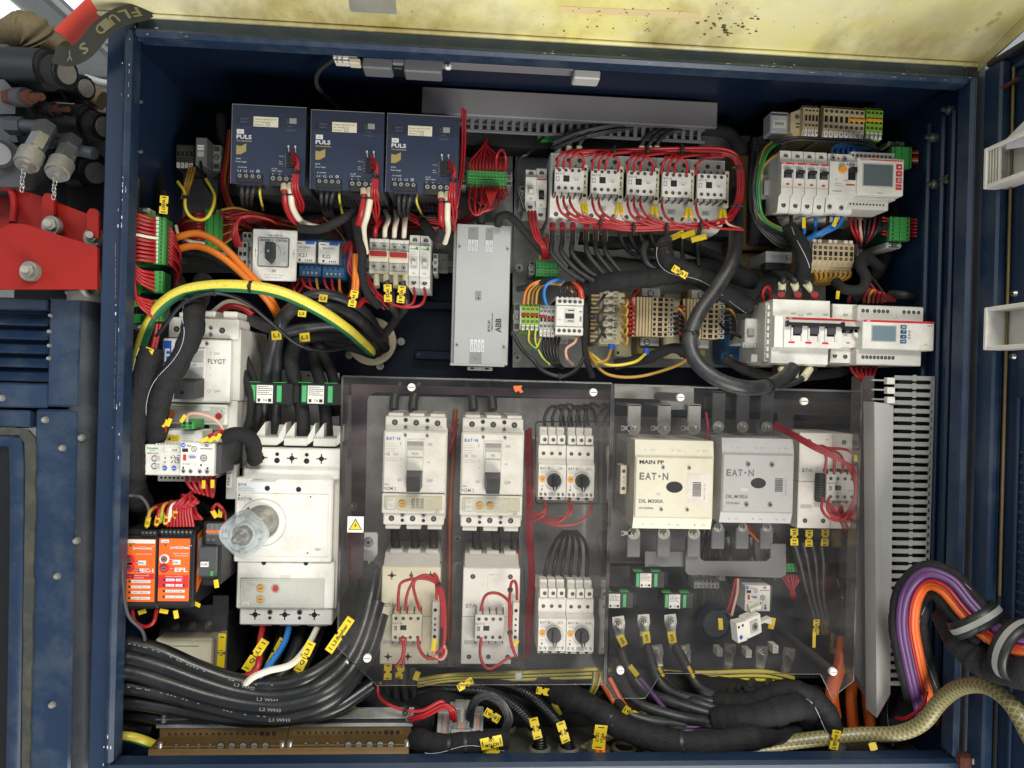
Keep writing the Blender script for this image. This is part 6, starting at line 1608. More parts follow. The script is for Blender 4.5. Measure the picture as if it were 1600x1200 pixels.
for i,x in enumerate((991,1038,1085)):
    stud(x,669,1.10,7.2,'%s of the three nutted busbar terminals above the cream contactor' % pos3[i],'busbar terminals above the cream contactor',bl=26,barmat='galv')
    stud(x,833,1.12,6.6,'%s of the three nutted busbar terminals below the cream contactor' % pos3[i],'busbar terminals below the cream contactor',lug=(i == 0),up=1,bl=28,barmat='mgrey')
for i,x in enumerate((1123,1161,1199)):
    stud(x,667,1.12,6.2,'%s of the three nutted busbar terminals above the light grey contactor' % pos3[i],'busbar terminals above the grey contactor',lug=False,bl=44,barmat='dgrey')
    stud(x,824,1.13,5.0,'%s of the three nutted busbar terminals below the light grey contactor' % pos3[i],'busbar terminals below the grey contactor',lug=False,up=1,bl=24,barmat='mgrey')
sheet('busbar','grey bent busbar running along the top behind the right clear cover','busbar',[(960,602),(1084,606),(1084,640),(1032,640),(1032,624),(960,622)],1.12,.004,'grey')
sheet('busbar','dark busbar above the light grey contactor, under the right clear cover','busbar',[(1100,618),(1340,630),(1338,650),(1240,648),(1240,690),(1215,690),(1215,645),(1100,640)],1.16,.004,'dgrey')
sheet('busbar','grey U-shaped busbar linking cream contactor to the right below it','busbar',[(1072,840),(1094,840),(1094,872),(1100,877),(1198,877),(1204,872),(1204,850),(1228,850),(1228,898),(1220,903),(1075,898),(1071,892)],1.13,.004,'mgrey')
sheet('busbar','grey busbar stub left below the cream contactor','busbar',[(1008,862),(1070,862),(1070,885),(1008,886)],1.14,.004,'mgrey')
sheet('back_sheet','dark back sheet behind the lower right cables','sheet',[(952,885),(1340,880),(1330,1060),(952,1060)],1.2,.003,'dgrey')  # plain dark sheet across the space behind the cables
D = Dev('side_contact','slim white auxiliary contact on the left flank of the cream contactor','auxiliary contact',970,727,10,45,1.09);m = D.part('body');m.box(0,0,10,45,-30,0,'cream',1);D.fix('terminal_screw',5,9,0,2.8);D.fix('terminal_screw',5,36,0,2.8);m.text('13 14',6.5,28,3,'inkgrey',.3,11,False,'l',90);D.finish()

def mid_contactor(px,py,w,h,lab,mat='cream',aux=(20,68,46,42),auxmat='white2',sup=(80,50,10,65),caps=True,Y=1.09,toph=16):
    D = Dev('contactor',lab,'contactor',px,py,w,h,Y)
    b = D.part('housing');b.box(0,0,w,h*.51-.3,-D.dep,0,mat,1.2);b.box(0,h*.51+.3,w,h,-D.dep,-.6,mat,1.2)
    b.text('E:T-N',w*.06,h*.41,5.6,'inkgrey',.3,w*.19,True);b.box(w*.43,h*.07,w*.66,h*.34,0,.5,mat,1);b.box(w*.05,h*.75,w*.26,h*.79,-.6,-.3,'lgrey',.1)
    for i in range(3):
        D.fix('terminal_hole',w*(.17+i*.33),h*.09,0,3.8,'cross' if mat == 'cream' else 'hole');D.fix('terminal_hole',w*(.14+i*.34),h*.92,-.6,3.6,'cross' if mat == 'cream' else 'hole')
    if caps:
        t = D.part('top_housing');t.prof([(0,-2),(-toph,-26),(-toph,-D.dep),(0,-D.dep)],2,w-2,'white2')
        for i in range(3):
            t.box(w*.10+i*w*.31,-toph-5,w*.32+i*w*.31,-toph+3,-60,-22,'white2',1)
    ax,ay,aw,ah = aux
    a = D.part('auxiliary_block');a.box(ax,ay,ax+aw,ay+ah,0,16,auxmat,1);a.box(ax,ay-3,ax+aw,ay+ah+3,0,12,auxmat,1)
    for i in range(5): x = ax+.6+i*(aw-3)/4;a.box(x,ay-8,x+1.6,ay,2,15,'dgrey',.3);a.box(x,ay+ah-1,x+1.6,ay+ah+4,2,15,'dgrey',.3)
    for i in range(4): D.fix('terminal_screw',ax+6+i*(aw-12)/3,ay+6.5,16,2.6);D.fix('terminal_screw',ax+6+i*(aw-12)/3,ay+ah-6.5,16,2.6)
    a.eaton(ax+1.5,ay+15.5,3.2,'inkgrey',16.2);a.box(ax+3,ay+18,ax+8,ay+25,16,16.2,'inkgrey',.1);a.text('K',ax+3.6,ay+23.5,3.6,'white',16.4)
    ww = D.part('actuator_window',a);ww.box(ax+13,ay+17,ax+22.5,ay+24.5,15.6,16.6,'ink',.4)
    if sup:
        sx,sy,sw,sh = sup;s = D.part('suppressor');s.box(sx,sy,sx+sw,sy+sh,-20,14,'white',1);s.cyl(sx+sw/2,sy+13,2.8,13.9,14.3,'hole',12);s.cyl(sx+sw/2,sy+sh-11,2.8,13.9,14.3,'hole',12)
        for q in (.38,.52,.65): s.box(sx+sw*.35,sy+sh*q,sx+sw*.65,sy+sh*(q+.05),14,14.3,'ink',.1)
    return D
D = mid_contactor(597,885,91,153,'cream contactor with yellowed auxiliary block, lower left under the clear cover',aux=(19,69,46,42),auxmat='cream');D.finish()
D = mid_contactor(724,887,89,151,'white contactor with a white auxiliary block, lower middle under the clear cover',mat='white',aux=(20,68,45,41),auxmat='white',sup=(78,49,10,65));D.finish()
D = mid_contactor(1250,676,86,149,'white contactor at the right end under the clear cover, its K12 relay block wired red',mat='white',aux=(37,62,46,41),auxmat='white',sup=(84,50,11,58),caps=False,Y=1.08)
k = D.part('side_sticker');k.box(25,62,37,106,2,12,'ink',.5);[k.fine(26.5,65+i*4,9,1,3,'inkgrey',12.3,.7) for i in range(9)];k.box(70,84,80,89,16,16.4,'white',.1);k.text('K12',71,88,3,'ink',16.6,8);D.finish()
for (x0,y0,nm) in ((597,885,'cream'),(724,887,'white')):
    for i in range(3):
        c_ = wire([(x0+23+i*28.6,y0-26,1.126),(x0+24+i*28+(-4 if i == 0 else 0),y0-40,1.135),(x0+20+i*30,y0-52,1.15),(x0+19+i*32,y0-66,1.16)],7.5,'cable','%s red-capped black cable entering the lower %s contactor' % (pos3[i],nm),cat='cable',name='cable',n=12)
        q_ = MB();q_.tube([P(x0+22+i*29,y0-14,1.13) - c_.location,P(x0+23+i*28.6,y0-28,1.125) - c_.location],.0073,'red',16);q_.build('red_cap',c_)

# ================================================================ MOTOR STARTERS (rotary, 2 x 2)
def starter(px,py,lab,tag,dy=0):
    D = Dev('motor_starter',lab,'motor starter',px,py,43.6,110,1.06,group='four white motor starters with black rotary knobs')
    b = D.part('housing');b.prof([(dy+26,-30),(dy+28,-10),(dy+52,-10),(dy+58,0),(dy+108,0),(dy+108,-D.dep),(dy+26,-D.dep)],.2,43.4,'white')
    b.eaton(2.5,dy+65,3.6,'mgrey',.3);b.box(28,dy+61,39,dy+66,0,.5,'white',.2);b.text(tag,33.5,dy+65,3.2,'ink',.7,None,False,'c');b.fine(3,dy+68,12,2,2.6,'inkgrey',.3,.4);b.ring(24,dy+82,14,14.5,0,.3,'inkgrey',30);b.box(16,dy+101,29,dy+107,0,.4,'lgrey',.1);b.fine(17,dy+102,10,2,2.2,'inkgrey',.6,.4)
    b.text('T',5,dy+93,3,'ink',.3);b.box(5,dy+95,7,dy+98,0,.3,'ink',.1)
    for i in range(3): D.fix('terminal_hole',8+i*13.2,dy+41,-10,2.8)
    for u in (4.5,11.5,32,39): D.fix('terminal_screw',u,dy+104,0,2.4,'cap')
    for i in range(3): b.cyl(6+i*13.4,dy+110,2.6,-6,-2,'hole',12)
    b.box(0,dy+108,43.4,dy+114,-60,-6,'white2',.8)
    k = D.part('rotary_knob');k.cyl(24.5,dy+82,11.4,0,9,'black',32,10.6);k.prism([(21.8,dy+72),(27.2,dy+72),(27.6,dy+93),(26,dy+97),(23,dy+97),(21.4,dy+93)],8,15,'blackgloss');k.box(24,dy+90,25,dy+96,15,15.3,'inkwhite',.05)
    y = D.part('test_button');y.cyl(6.5,dy+80,4.6,0,1.6,'amber',20);y.box(5,dy+79.5,8,dy+80.5,1.5,2,'ink',.1)
    c = D.part('busbar_comb')
    for i in range(3):
        c.box(1.4+i*13.4,dy+0,13.6+i*13.4,dy+14,-34,-14,'white',1);c.box(1+i*13.8,dy+11,13.6+i*13.8,dy+26,-30,-4,'white',1);D.fix('terminal_hole',9+i*13.3,dy+19,-4,2.9)
    D.finish();return D
starter(843.5,668,'upper left of the four motor starters, its knob pointing down','-Q9')
starter(887.6,669,'upper right of the four motor starters, wired red below','-Q10')
starter(843.2,909,'lower left of the four motor starters, below hanging black wires','-Q11')
starter(887,910,'lower right of the four motor starters, beside the cover edge','-Q18')

# ================================================================ COPPER BARS, LUG
D = Dev('copper_terminal','stepped copper terminal bar with three screws behind the warning sign','terminal',541,834,22,76,1.12)
b = D.part('bar');b.box(0,0,20,24,-30,0,'copper',1);b.box(3,24,21,50,-30,-3,'copper',1);b.box(6,50,22,76,-30,-6,'copper',1)
for (u,v,d) in ((9,14,0),(12,38,-3),(14,62,-6)): D.fix('screw',u,v,d,4.6,'cap')
D.finish()
D = Dev('cable_lug','big pale cable lug bolted beside the copper bar','cable lug',564,832,26,50,1.09);m = D.part('tongue');m.prism([(2,0),(24,0),(26,3),(26,34),(18,46),(4,42),(0,30),(0,3)],-6,0,'alu');m.text('95-12',6,31,3,'inkgrey',.3,12);m.cyl(12,15,8,0,.8,'steel',22);D.fix('bolt',12,15,.8,5.6,'cap');D.finish()

# ================================================================ LOWER RIGHT
for (x,y,lb,t) in ((992,893,'upper','T6'),(943,925,'left','T5'),(1037,926,'right','T7')):
    monitor(x,y,'%s one of the three small green-barred monitors behind the right clear cover' % lb,w=52,h=26,Y=1.13,grp='three small green-barred current monitors behind the cover',txt=t)
D = overload(1167,909,41,41,1.11,'white overload relay behind the tilted timer in the lower right',back=1.2)
D = Dev('timer_module','tilted white timer module hanging loose on its wires, lower right','timer',1130,958,46,34,1.06,1.12,None,-14,6,20)
b = D.part('body');b.prism([(0,0),(18,3),(18,36),(0,34)],-14,0,'white');b.box(18,0,48,34,-16,2,'white',1.5);b.box(24,6,40,26,2,4,'lgrey',1);b.ring(32,16,4.5,6,4,4.6,'mgrey',20);b.cyl(32,16,3,4,6,'dgrey',14);b.box(2,6,6,10,0,.4,'ink',.1);b.box(10,6,14,10,0,.4,'ink',.1);b.cyl(6,26,3,0,1.5,'blue',14);b.box(48,20,74,24,-14,-4,'white',.8);b.prism([(60,24),(74,24),(74,32)],-14,-4,'white');b.box(36,-8,58,0,-14,-6,'white2',1);D.finish()
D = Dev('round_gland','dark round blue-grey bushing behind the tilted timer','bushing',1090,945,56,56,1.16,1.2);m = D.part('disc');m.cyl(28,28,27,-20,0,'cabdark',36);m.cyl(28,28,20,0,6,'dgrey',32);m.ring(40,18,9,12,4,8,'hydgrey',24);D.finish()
for (x,y,w,h,mt,lb) in ((1085,905,40,16,'lgrey','pale row of small terminals under the grey busbar'),):
    terminal_row('terminal_block',lb,x,y,w,h,1.16,6,mt,open_=False)
for i,(x,y) in enumerate(((1129,901),(1170,1022),(1212,1015),(1125,1020))):
    D = Dev('label_tab','small white label tab number %s behind the lower right cover' % ('one','two','three','four')[i],'label',x-4,y-6,9,12,1.15,1.2);m = D.part('tab');m.box(0,0,9,12,-20,0,'white',.4);m.fine(1.5,2,6,3,3,'ink',.3,.6);D.finish()
pluggable('green plug block in the lower right behind the cover',1228,880,46,14,1.15,8,1,False)
# lugs with cables lower right, seen through the cover
def lug(px,py,Y,ang,lab,r=7):
    s = scl(px,py,Y);m = MB(lambda u,v,d: Vector((u*s,-d*s,-v*s)));m.k = s
    o = bpy.data.objects.new('cable_lug',None);COL.objects.link(o);o.location = P(px,py,Y);o.rotation_euler = (0,R(ang),0);tagit(o,lab,'cable lug')
    m.prism([(-9,-12),(9,-12),(10,0),(7,12),(7,26),(-7,26),(-7,12),(-10,0)],-3,0,'zinc');m.build('tongue',o)
    m = MB(lambda u,v,d: Vector((u*s,-d*s,-v*s)));m.k = s;m.rod((0,0,0),(0,0,1.5),r*1.25,'zinc',20);m.rod((0,0,1.5),(0,0,7),r*.85,'steel',6);m.rod((0,0,7),(0,0,12),r*.5,'zinc',12);m.build('bolt',o)
    m = MB(lambda u,v,d: Vector((u*s,-d*s,-v*s)));m.k = s;m.rod((0,20,-1.5),(0,40,-1.5),7.5,'zinc',16);m.build('crimp_barrel',o);return o
lugs = [(967,975,-8),(1006,972,-4),(1048,972,-6),(1027,1020,-8),(1070,1020,-10),(1232,1025,8),(1190,1022,4),(1140,1018,3)]
nm = ('far left','second','third','fourth, lower','fifth, lower','rightmost','seventh','sixth')
for i,(x,y,a) in enumerate(lugs): lug(x,y,1.13 if i < 5 else 1.16,a,'bolted cable lug, %s from the left behind the right clear cover' % nm[i],6.2)

# ================================================================ ENTRY RING
D = Dev('cable_entry_ring','cream ring with a red seal around the cable hole in the back wall','cable entry',544,494,75,76,1.215,1.25)
b = D.part('ring');b.ring(37.5,38,27,37.5,-12,0,'ivory',48);b.ring(37.5,38,25,28,-14,-6,'ivory',48)
s = D.part('red_seal');s.ring(37.5,38,24.5,26.6,-12,-1.0,'seal',48);h = D.part('opening');h.cyl(37.5,38,26,-14,-12.5,'hole',40)
for (u,v) in ((81,36),(0,60),(49,76)): D.fix('bolt',u,v,-20,4.2,'bolt')
D.finish()

# ================================================================ BRASS EARTH BARS AND PUSH-IN BLOCK
def earth_bar(px,py,w,lab,holes):
    D = Dev('earth_bar',lab,'earth bar',px,py,w,60,1.0,1.12,'two brass earth bars with clear caps')
    a = D.part('upper_bar');a.box(4,14,w-2,42,-40,-10,'brass',1);a.box(2,40,w-2,44,-40,0,'brass',.8)
    b = D.part('lower_bar');b.box(-6,42,w-4,64,-30,6,'brass',1)
    c = D.part('clear_cap');c.prism([(2,12),(w,12),(w+1,2),(10,0)],-30,-9,'smoke');c.box(0,0,w,1.5,-40,-4,'flange',.3);c.box(0,10,w,15,-9,-6,'flange',.6)
    n = 18
    for i in range(n):
        u = 20 + i*(w-34)/n;big = i > n-4 and holes
        a.cyl(u,26,3.6 if big else 2,-10.2,-9.6,'hole',12)
    for i in range(9):
        u = 34+i*(w-50)/9;D.fix('clamp_screw',u,39,2 if i > 3 else -1,5.2 if i > 3 else 3,'screw');b.cyl(u-3,60,6.5 if i > 4 else 4,5.8,6.4,'hole',16)
    for u in (10,w-8):
        q = D.mb();q.rod((u,8,-12),(u,-4,-12),4.6,'zinc',8);q.rod((u,-4,-12),(u,-6,-12),3,'zinc',8);q.build('cap_bolt',D.o)
        q = D.mb();q.rod((u,42,0),(u,34,0),4.4,'zinc',8);q.build('bar_bolt',D.o)
    D.finish();return D
earth_bar(241,1126,204,'left one of the two brass earth bars along the bottom edge',True)
earth_bar(444,1124,198,'right one of the two brass earth bars along the bottom edge',True)
D = Dev('push_in_terminal','grey stepped push-in terminal block with orange tabs at the bottom centre','terminal block',683,1106,72,50,1.02,1.12,None,2)
for (u0,v0,u1,v1,d) in ((0,10,22,50,-4),(18,4,32,50,0),(26,0,42,34,2),(42,0,50,34,2),(22,32,54,50,5),(54,10,72,48,-4)):
    m = D.part('step');m.box(u0,v0,u1,v1,-30,d,'grey',1)
b = D.part('tabs')
for i in range(14): 
    for (u,mt,d) in ((6,'mgrey',-3.8),(10,'orange',-3.8),(14,'mgrey',-3.8),(62,'orange',-3.8),(66,'mgrey',-3.8)): 
        if i*2.5+13 < 46: b.box(u,13+i*2.5,u+2.8,14.2+i*2.5,d,d+.5,mt,.1)
    if i < 12: b.box(29,3+i*2.5,33,4.3+i*2.5,2,2.6,'mgrey',.1);b.box(36,3+i*2.5,40,4.3+i*2.5,2,2.6,'ivory' if i < 8 else 'orange',.1);b.box(44,3+i*2.5,48,4.3+i*2.5,2,2.6,'mgrey',.1)
D.finish()

# glands on the floor plate
for i,(x,y,r) in enumerate(((935,1172,19),(843,1172,17),(888,1172,17),(795,1140,12),(940,1145,14),(975,1172,19),(1024,1173,20),(833,1146,10))):
    c = ray(x,y);c = c*((zb-.041)/c.z);rr = r*.00098
    if c.y > 1.2: c = c*(1.19/c.y)
    m = MB();n = 26
    V = [];
    for (q,z) in ((rr*.72,.002),(rr,.0),(rr,.004),(rr*.72,.006)):
        V += [Vector((c.x+q*math.cos(2*math.pi*k/n),c.y+q*math.sin(2*math.pi*k/n),c.z+z)) for k in range(n)]
    m.add(V,[[a*n+k,a*n+(k+1) % n,((a+1) % 4)*n+(k+1) % n,((a+1) % 4)*n+k] for a in range(4) for k in range(n)],'zinc')
    m.add(V[:n],[list(range(n))],'zinc' if i in (0,7) else 'hole')
    o = m.build('cable_gland',None,c);tagit(o,'pale cable gland ring in the floor, %s' % ('blank one left of the orange wire pair','with the left ribbed conduit','with the right ribbed conduit','with the black wire coil','under the orange wires','right of the orange wires','below the thick black harness','small one between coil and conduit')[i],'cable gland','cable gland rings in the floor')

# ================================================================ CLEAR COVERS
def cover(lab,poly,Y,sides,inner=None,screws=(),back=1.19):
    a = [P(x,y,Y) for x,y in poly];n = len(a);base = sum(a,Vector())/n;base.y = back
    o = bpy.data.objects.new('clear_cover',None);COL.objects.link(o);o.location = base;tagit(o,lab,'cover')
    m = MB();b = [q + Vector((0,.0015,0)) for q in a]
    m.add(a+b,[list(range(n)),list(range(n,2*n))] + [[i,(i+1) % n,n+(i+1) % n,n+i] for i in range(n)],'acrylic')
    q = m.build('front_sheet',o);q.location = -base
    for (i,j) in sides:
        m = MB();u,v = a[i] + Vector((0,.003,0)),a[j] + Vector((0,.003,0));w = [u,v,Vector((v.x,back,v.z)),Vector((u.x,back,u.z))]
        nn = (v-u).normalized().cross(Vector((0,1,0)))*.0015;w2 = [p+nn for p in w]
        m.add(w+w2,[[0,1,2,3],[4,5,6,7],[0,1,5,4],[1,2,6,5],[2,3,7,6],[3,0,4,7]],'acrylic');q = m.build('side_sheet',o);q.location = -base
    for i in range(n):
        m = MB();m.tube([a[i],a[(i+1) % n]],.0016 if any(set((i,(i+1) % n)) == set(s) for s in sides) else .0008,'acrylic_edge',8);q = m.build('edge',o);q.location = -base
    for (x,y,st) in screws:
        c = P(x,y,Y);m = MB();m.rod((c.x,Y+.002,c.z),(c.x,Y-.003,c.z),.0058,'white',22,.0052)
        m.wbox(c.x-.0045,Y-.0034,c.z-.0006,c.x+.0045,Y-.0028,c.z+.0006,'mgrey',.0001);q = m.build('screw',o);q.location = -base
        if st: m = MB();m.rod((c.x,Y+.002,c.z),(c.x,1.2,c.z),.0065,'dgrey',18);q = m.build('standoff',o);q.location = -base
    return o
cv1 = cover('left clear plastic cover with a chamfered corner and warning sign',[(535,588),(956,599),(944,1069),(589,1071),(528,1012)],.995,[(0,1),(1,2),(4,0)],screws=((643,605,0),(927,613,0),(574,1028,0)))
cv2 = cover('right clear plastic cover over the big contactors, with a stepped lower edge',[(959,601),(1346,612),(1333,1064),(1300,1090),(1282,1053),(1033,1052),(1008,1091),(955,1091),(946,1072)],1.0,[(0,1),(1,2),(8,0)],screws=((1063,621,1),(1256,627,0),(969,1047,0),(1301,1049,1)))
sheet('inner_cover','tinted inner cover strip with a rounded corner inside the left clear cover','cover',[(549,600),(948,610),(948,624),(588,613)] + [(574+14*(1-math.sin(R(t))),627-14*math.cos(R(t))) for t in range(10,91,16)] + [(571,780),(567,905),(549,905)],1.06,.0015,'tint')
def rrect(x0,y0,x1,y1,r,n=5):
    o = []
    for (cx,cy,a0) in ((x1-r,y0+r,-90),(x1-r,y1-r,0),(x0+r,y1-r,90),(x0+r,y0+r,180)):
        o += [(cx+r*math.cos(R(a0+90*i/n)),cy+r*math.sin(R(a0+90*i/n))) for i in range(n+1)]
    return o
def cutout(lab,x0,y0,x1,y1,Y=1.11):
    a = [P(x,y,Y) for x,y in rrect(x0,y0,x1,y1,5)];b = [P(x,y,Y) for x,y in rrect(x0-2.2,y0-2.2,x1+2.2,y1+2.2,6)];n = len(a);m = MB()
    V = a + b + [q+Vector((0,.002,0)) for q in b] + [q+Vector((0,.002,0)) for q in a]
    m.add(V,[[k*n+i,k*n+(i+1) % n,((k+1) % 4)*n+(i+1) % n,((k+1) % 4)*n+i] for k in range(4) for i in range(n)],'acrylic_edge')
    o = m.build('cutout_frame',None,P((x0+x1)/2,y1,Y));tagit(o,lab,'cover frame')
cutout('rounded clear cut-out frame around the lower left cream contactor',589,880,697,1041)
cutout('rounded clear cut-out frame around the lower middle white contactor',711,881,818,1042)
cutout('rounded clear cut-out frame around the upper motor starters',838,660,934,786)
# warning sign on the left cover
D = Dev('warning_sign','white square sticker with a yellow lightning triangle on the left clear cover','sign',543,807,25,25,.9915,.993);m = D.part('sticker');D.dep = 1
m.box(0,0,25,25,-1,0,'white',.1);m.prism([(12.5,3),(23,21),(2,21)],0,.2,'ink');m.prism([(12.5,5.6),(21,20),(4,20)],.15,.35,'yellow');m.prism([(14,8.5),(10.4,14.6),(12.6,14.2),(11,19),(14.8,12.8),(12.7,13)],.3,.5,'ink');D.finish()
D = Dev('adhesive_scrap','torn orange adhesive scrap stuck on the top of the left clear cover','sticker',802,602,16,12,.9915,.993);m = D.part('scrap');m.prism([(0,1),(14,0),(12,5),(16,10),(11,12),(9,8),(4,11),(1,6)],0,.5,'orangeprint');D.finish()
D = Dev('cover_boss','clear boss with a brass screw at the left of the clear cover','boss',543,784,14,14,1.0,1.02);m = D.part('boss');m.ring(7,7,4,7,-6,0,'smoke',20);m.cyl(7,7,2.4,-4,-1,'copper',12);D.finish()
# ================================================================ HEAVY CABLES
gB = 'heavy black cables sweeping in from the lower left'
hv_ = [([(150,1000),(205,1006),(250,1018),(310,1044),(370,1064),(430,1070),(482,1058),(528,1026),(552,985),(566,930),(576,880)],'topmost'),
       ([(150,1022),(205,1028),(260,1044),(320,1066),(380,1083),(440,1087),(498,1072),(540,1036),(566,985),(580,930),(586,890)],'second from the top'),
       ([(150,1046),(205,1050),(260,1066),(330,1088),(395,1101),(450,1101),(508,1084),(548,1048),(572,1000),(590,940)],'third from the top'),
       ([(150,1070),(205,1073),(260,1083),(330,1103),(395,1117),(452,1117),(510,1098),(552,1060),(580,1012),(596,960)],'fourth from the top'),
       ([(150,1094),(205,1096),(260,1104),(330,1117),(390,1124),(450,1122),(520,1108),(580,1070)],'fifth from the top'),
       ([(150,1114),(205,1115),(260,1122),(320,1132),(340,1132)],'sixth from the top'),
       ([(150,1130),(195,1130),(220,1133),(240,1138)],'lowest')]
Yh = [.985,.98,.975,.985,1.0,1.02,1.04]
for i,(p,nm_) in enumerate(hv_):
    pts = [(x,y,Yh[i] + (.0 if j < 7 else .025*(j-6))) for j,(x,y) in enumerate(p)]
    o = wire(pts,11,'powercable','%s heavy black cable sweeping in from the lower left' % nm_,gB,'cable','cable',n=16,ties=((.72,10.6,'ivory'),) if i == 1 else ())
    if i in (1,2,3,0):      # white print along the jacket
        c = spline([px3(q) for q in pts],12);m = MB()
        f0 = (.40,.445,.475,.505)[i];k = int(f0*(len(c)-1));t = (c[k+2]-c[k-2]).normalized();up = t.cross(Vector((0,-1,0)));up = up if up.z > 0 else -up
        m.textw(('L3 WH2','L3 WH3','L2 WH3','L1 WH3')[i],c[k] + Vector((0,-1,0))*.0110 - up*.002,t,up,.0045,'inkgrey',.028)
        if i in (0,3):
            m.v = [tuple(Vector(v)-o.location) for v in m.v];m.build('print',o);m = MB()
            for a in range(8,60):
                q = c[a] + (Vector((0,-1,0)) + up*.35).normalized()*.0111;tt = (c[a+1]-c[a]).normalized()
                if random.random() < .35: m.add([q,q+tt*.003,q+tt*.003+up*.0012,q+up*.0012],[[0,1,2,3]],'inkgrey')
        m.v = [tuple(Vector(v)-o.location) for v in m.v];m.build('print' if i in (1,2) else 'fine_print',o)
lumpy([(548,1012,1.02),(562,975,1.04),(572,930,1.06),(577,884,1.08)],15,'tapeblack','black taped run of the heavy cables up to the big lug',cat='cable loom',name='cable_loom')
# strap tie round the heavy cables
# main earth cable arching through
wire([(207,700,1.06),(208,640,1.04),(212,580,1.03),(224,530,1.02),(244,487,1.0),(278,459,.99),(325,448,.985),(385,448,.98),(440,458,.985),(495,483,1.0),(540,513,1.05),(565,535,1.12),(583,552,1.2)],8.6,'earthcable','thick yellow and green earth cable arching to the cream entry ring',cat='cable',name='cable',n=18,ties=((.60,9.2),(.99,9)))
for k,(a,b) in enumerate((((560,450),(0,0)),)): pass
for i in range(2):
    wire([(262,380+i*22,1.06),(280,370+i*19,1.05),(310,365+i*20,1.05),(345,382+i*18,1.05),(385,422+i*12,1.06),(420,462+i*10,1.08),(440,500+i*8,1.12)],5.2,'orangewire','%s of two thick orange cables arching at the upper left' % ('upper','lower')[i],cat='cable',name='cable',n=12)
# fan of black cables from the entry ring
def bc(pts,r,lab,**k): return wire(pts,r,'tapeblack' if k.pop('tape',0) else 'cable',lab,cat='cable',name='cable',n=16,**k)
bc([(596,530,1.2),(575,495,1.13),(545,472,1.09),(505,461,1.07),(470,470,1.07),(440,498,1.08),(426,540,1.09),(416,590,1.095),(408,680,1.11)],9,'black cable arching highest from the entry ring to the left monitor')
bc([(600,538,1.2),(570,508,1.12),(535,486,1.08),(490,478,1.06),(455,486,1.07),(436,520,1.09),(432,570,1.095),(430,680,1.11)],9,'black cable arching second highest from the entry ring')
bc([(590,545,1.2),(560,520,1.13),(520,508,1.1),(475,512,1.09),(440,518,1.09),(405,505,1.1),(372,490,1.12)],9.5,'black cable running level left from the entry ring')
bc([(588,550,1.2),(550,530,1.14),(510,522,1.12),(470,530,1.10),(455,560,1.09),(462,600,1.09),(472,640,1.09),(474,690,1.09)],11,'broad black taped cable dropping between the two monitors',tape=1)
bc([(585,553,1.2),(545,540,1.15),(500,535,1.14),(490,560,1.12),(502,600,1.1),(508,640,1.1),(512,690,1.1)],9.5,'black taped cable dropping through the right monitor',tape=1)
bc([(602,545,1.2),(580,520,1.16),(548,500,1.15),(510,500,1.14),(495,530,1.13),(520,590,1.12),(526,650,1.12)],9,'black cable behind the monitors at the right',tape=1)
for i in range(2): bc([(605-i*6,520+i*3,1.2),(622-i*3,496,1.14),(634-i*22,478+i*0,1.10),(632-i*22,455,1.09),(628-i*26,440,1.09)],6,'black supply cable from the entry ring to the %s red-levered isolator' % ('right','left')[i])
wire([(200,660,1.02),(225,560,1.01),(260,505,.99),(290,472,.98),(335,458,.98),(380,470,1.0),(425,505,1.03),(465,538,1.05),(510,548,1.08),(555,540,1.12)],2.6,'black','thin black lead looping below the earth cable',cat='cable',name='cable',ties=((.36,4),(.45,4),(.83,4)))
wire([(330,500,1.12),(355,480,1.1),(380,482,1.1),(395,492,1.1)],5,'red2','short dark red cable above the FLYGT breaker',cat='cable',name='cable')
wire([(330,490,1.13),(358,472,1.12),(392,482,1.12)],4.6,'whitewire','short white cable above the FLYGT breaker',cat='cable',name='cable')
# big sheathed looms lower left
lumpy([(318,440,1.06),(305,480,1.0),(300,520,.985),(280,565,.98),(255,610,.98),(246,650,.99),(244,690,1.02)],15,'tapeblack','fat black cloth-wrapped loom crossing the FLYGT breaker',Y=1.0,stitch=.5,cat='cable loom',name='cable_loom')
lumpy([(238,545,.99),(228,590,.985),(214,640,.985),(206,700,.99),(210,760,1.01),(225,800,1.05)],17,'tapeblack','fat black cloth-wrapped loom down the left wall',stitch=.6,cat='cable loom',name='cable_loom')
bundle([(248,500,1.01),(243,530,1.0),(238,552,.99)],7,4,2,'red','red wire entering the loom below the left wall terminals','red wires entering the left loom')
lumpy([(376,540,1.1),(400,600,1.08),(404,640,1.08),(398,690,1.1)],5,'blackmatte','woven black sleeve between the FLYGT breaker and left monitor',cat='cable loom',name='cable_loom')
lumpy([(370,560,1.09),(390,610,1.07),(388,660,1.07),(368,690,1.08)],5,'blackmatte','second woven black sleeve left of the left monitor',cat='cable loom',name='cable_loom')
lumpy([(350,684,1.0),(375,678,1.0),(394,690,1.02),(398,720,1.05)],11,'tapeblack','short black loom bending right above the F9A label',cat='cable loom',name='cable_loom')
wire([(185,640,1.05),(190,700,1.05),(195,780,1.06),(190,860,1.07)],13,'blackmatte','black loom behind the orange modules at the left',cat='cable loom',name='cable_loom',n=14)
for i in range(5): lumpy([(240+i*12,770+i*3,1.12),(270+i*10,785,1.08),(310+i*6,790+i*4,1.09),(350,800+i*8,1.12)],5+i % 2,'blackmatte','dark wire loom above the orange modules','dark looms above the orange modules',cat='cable loom',name='cable_loom')

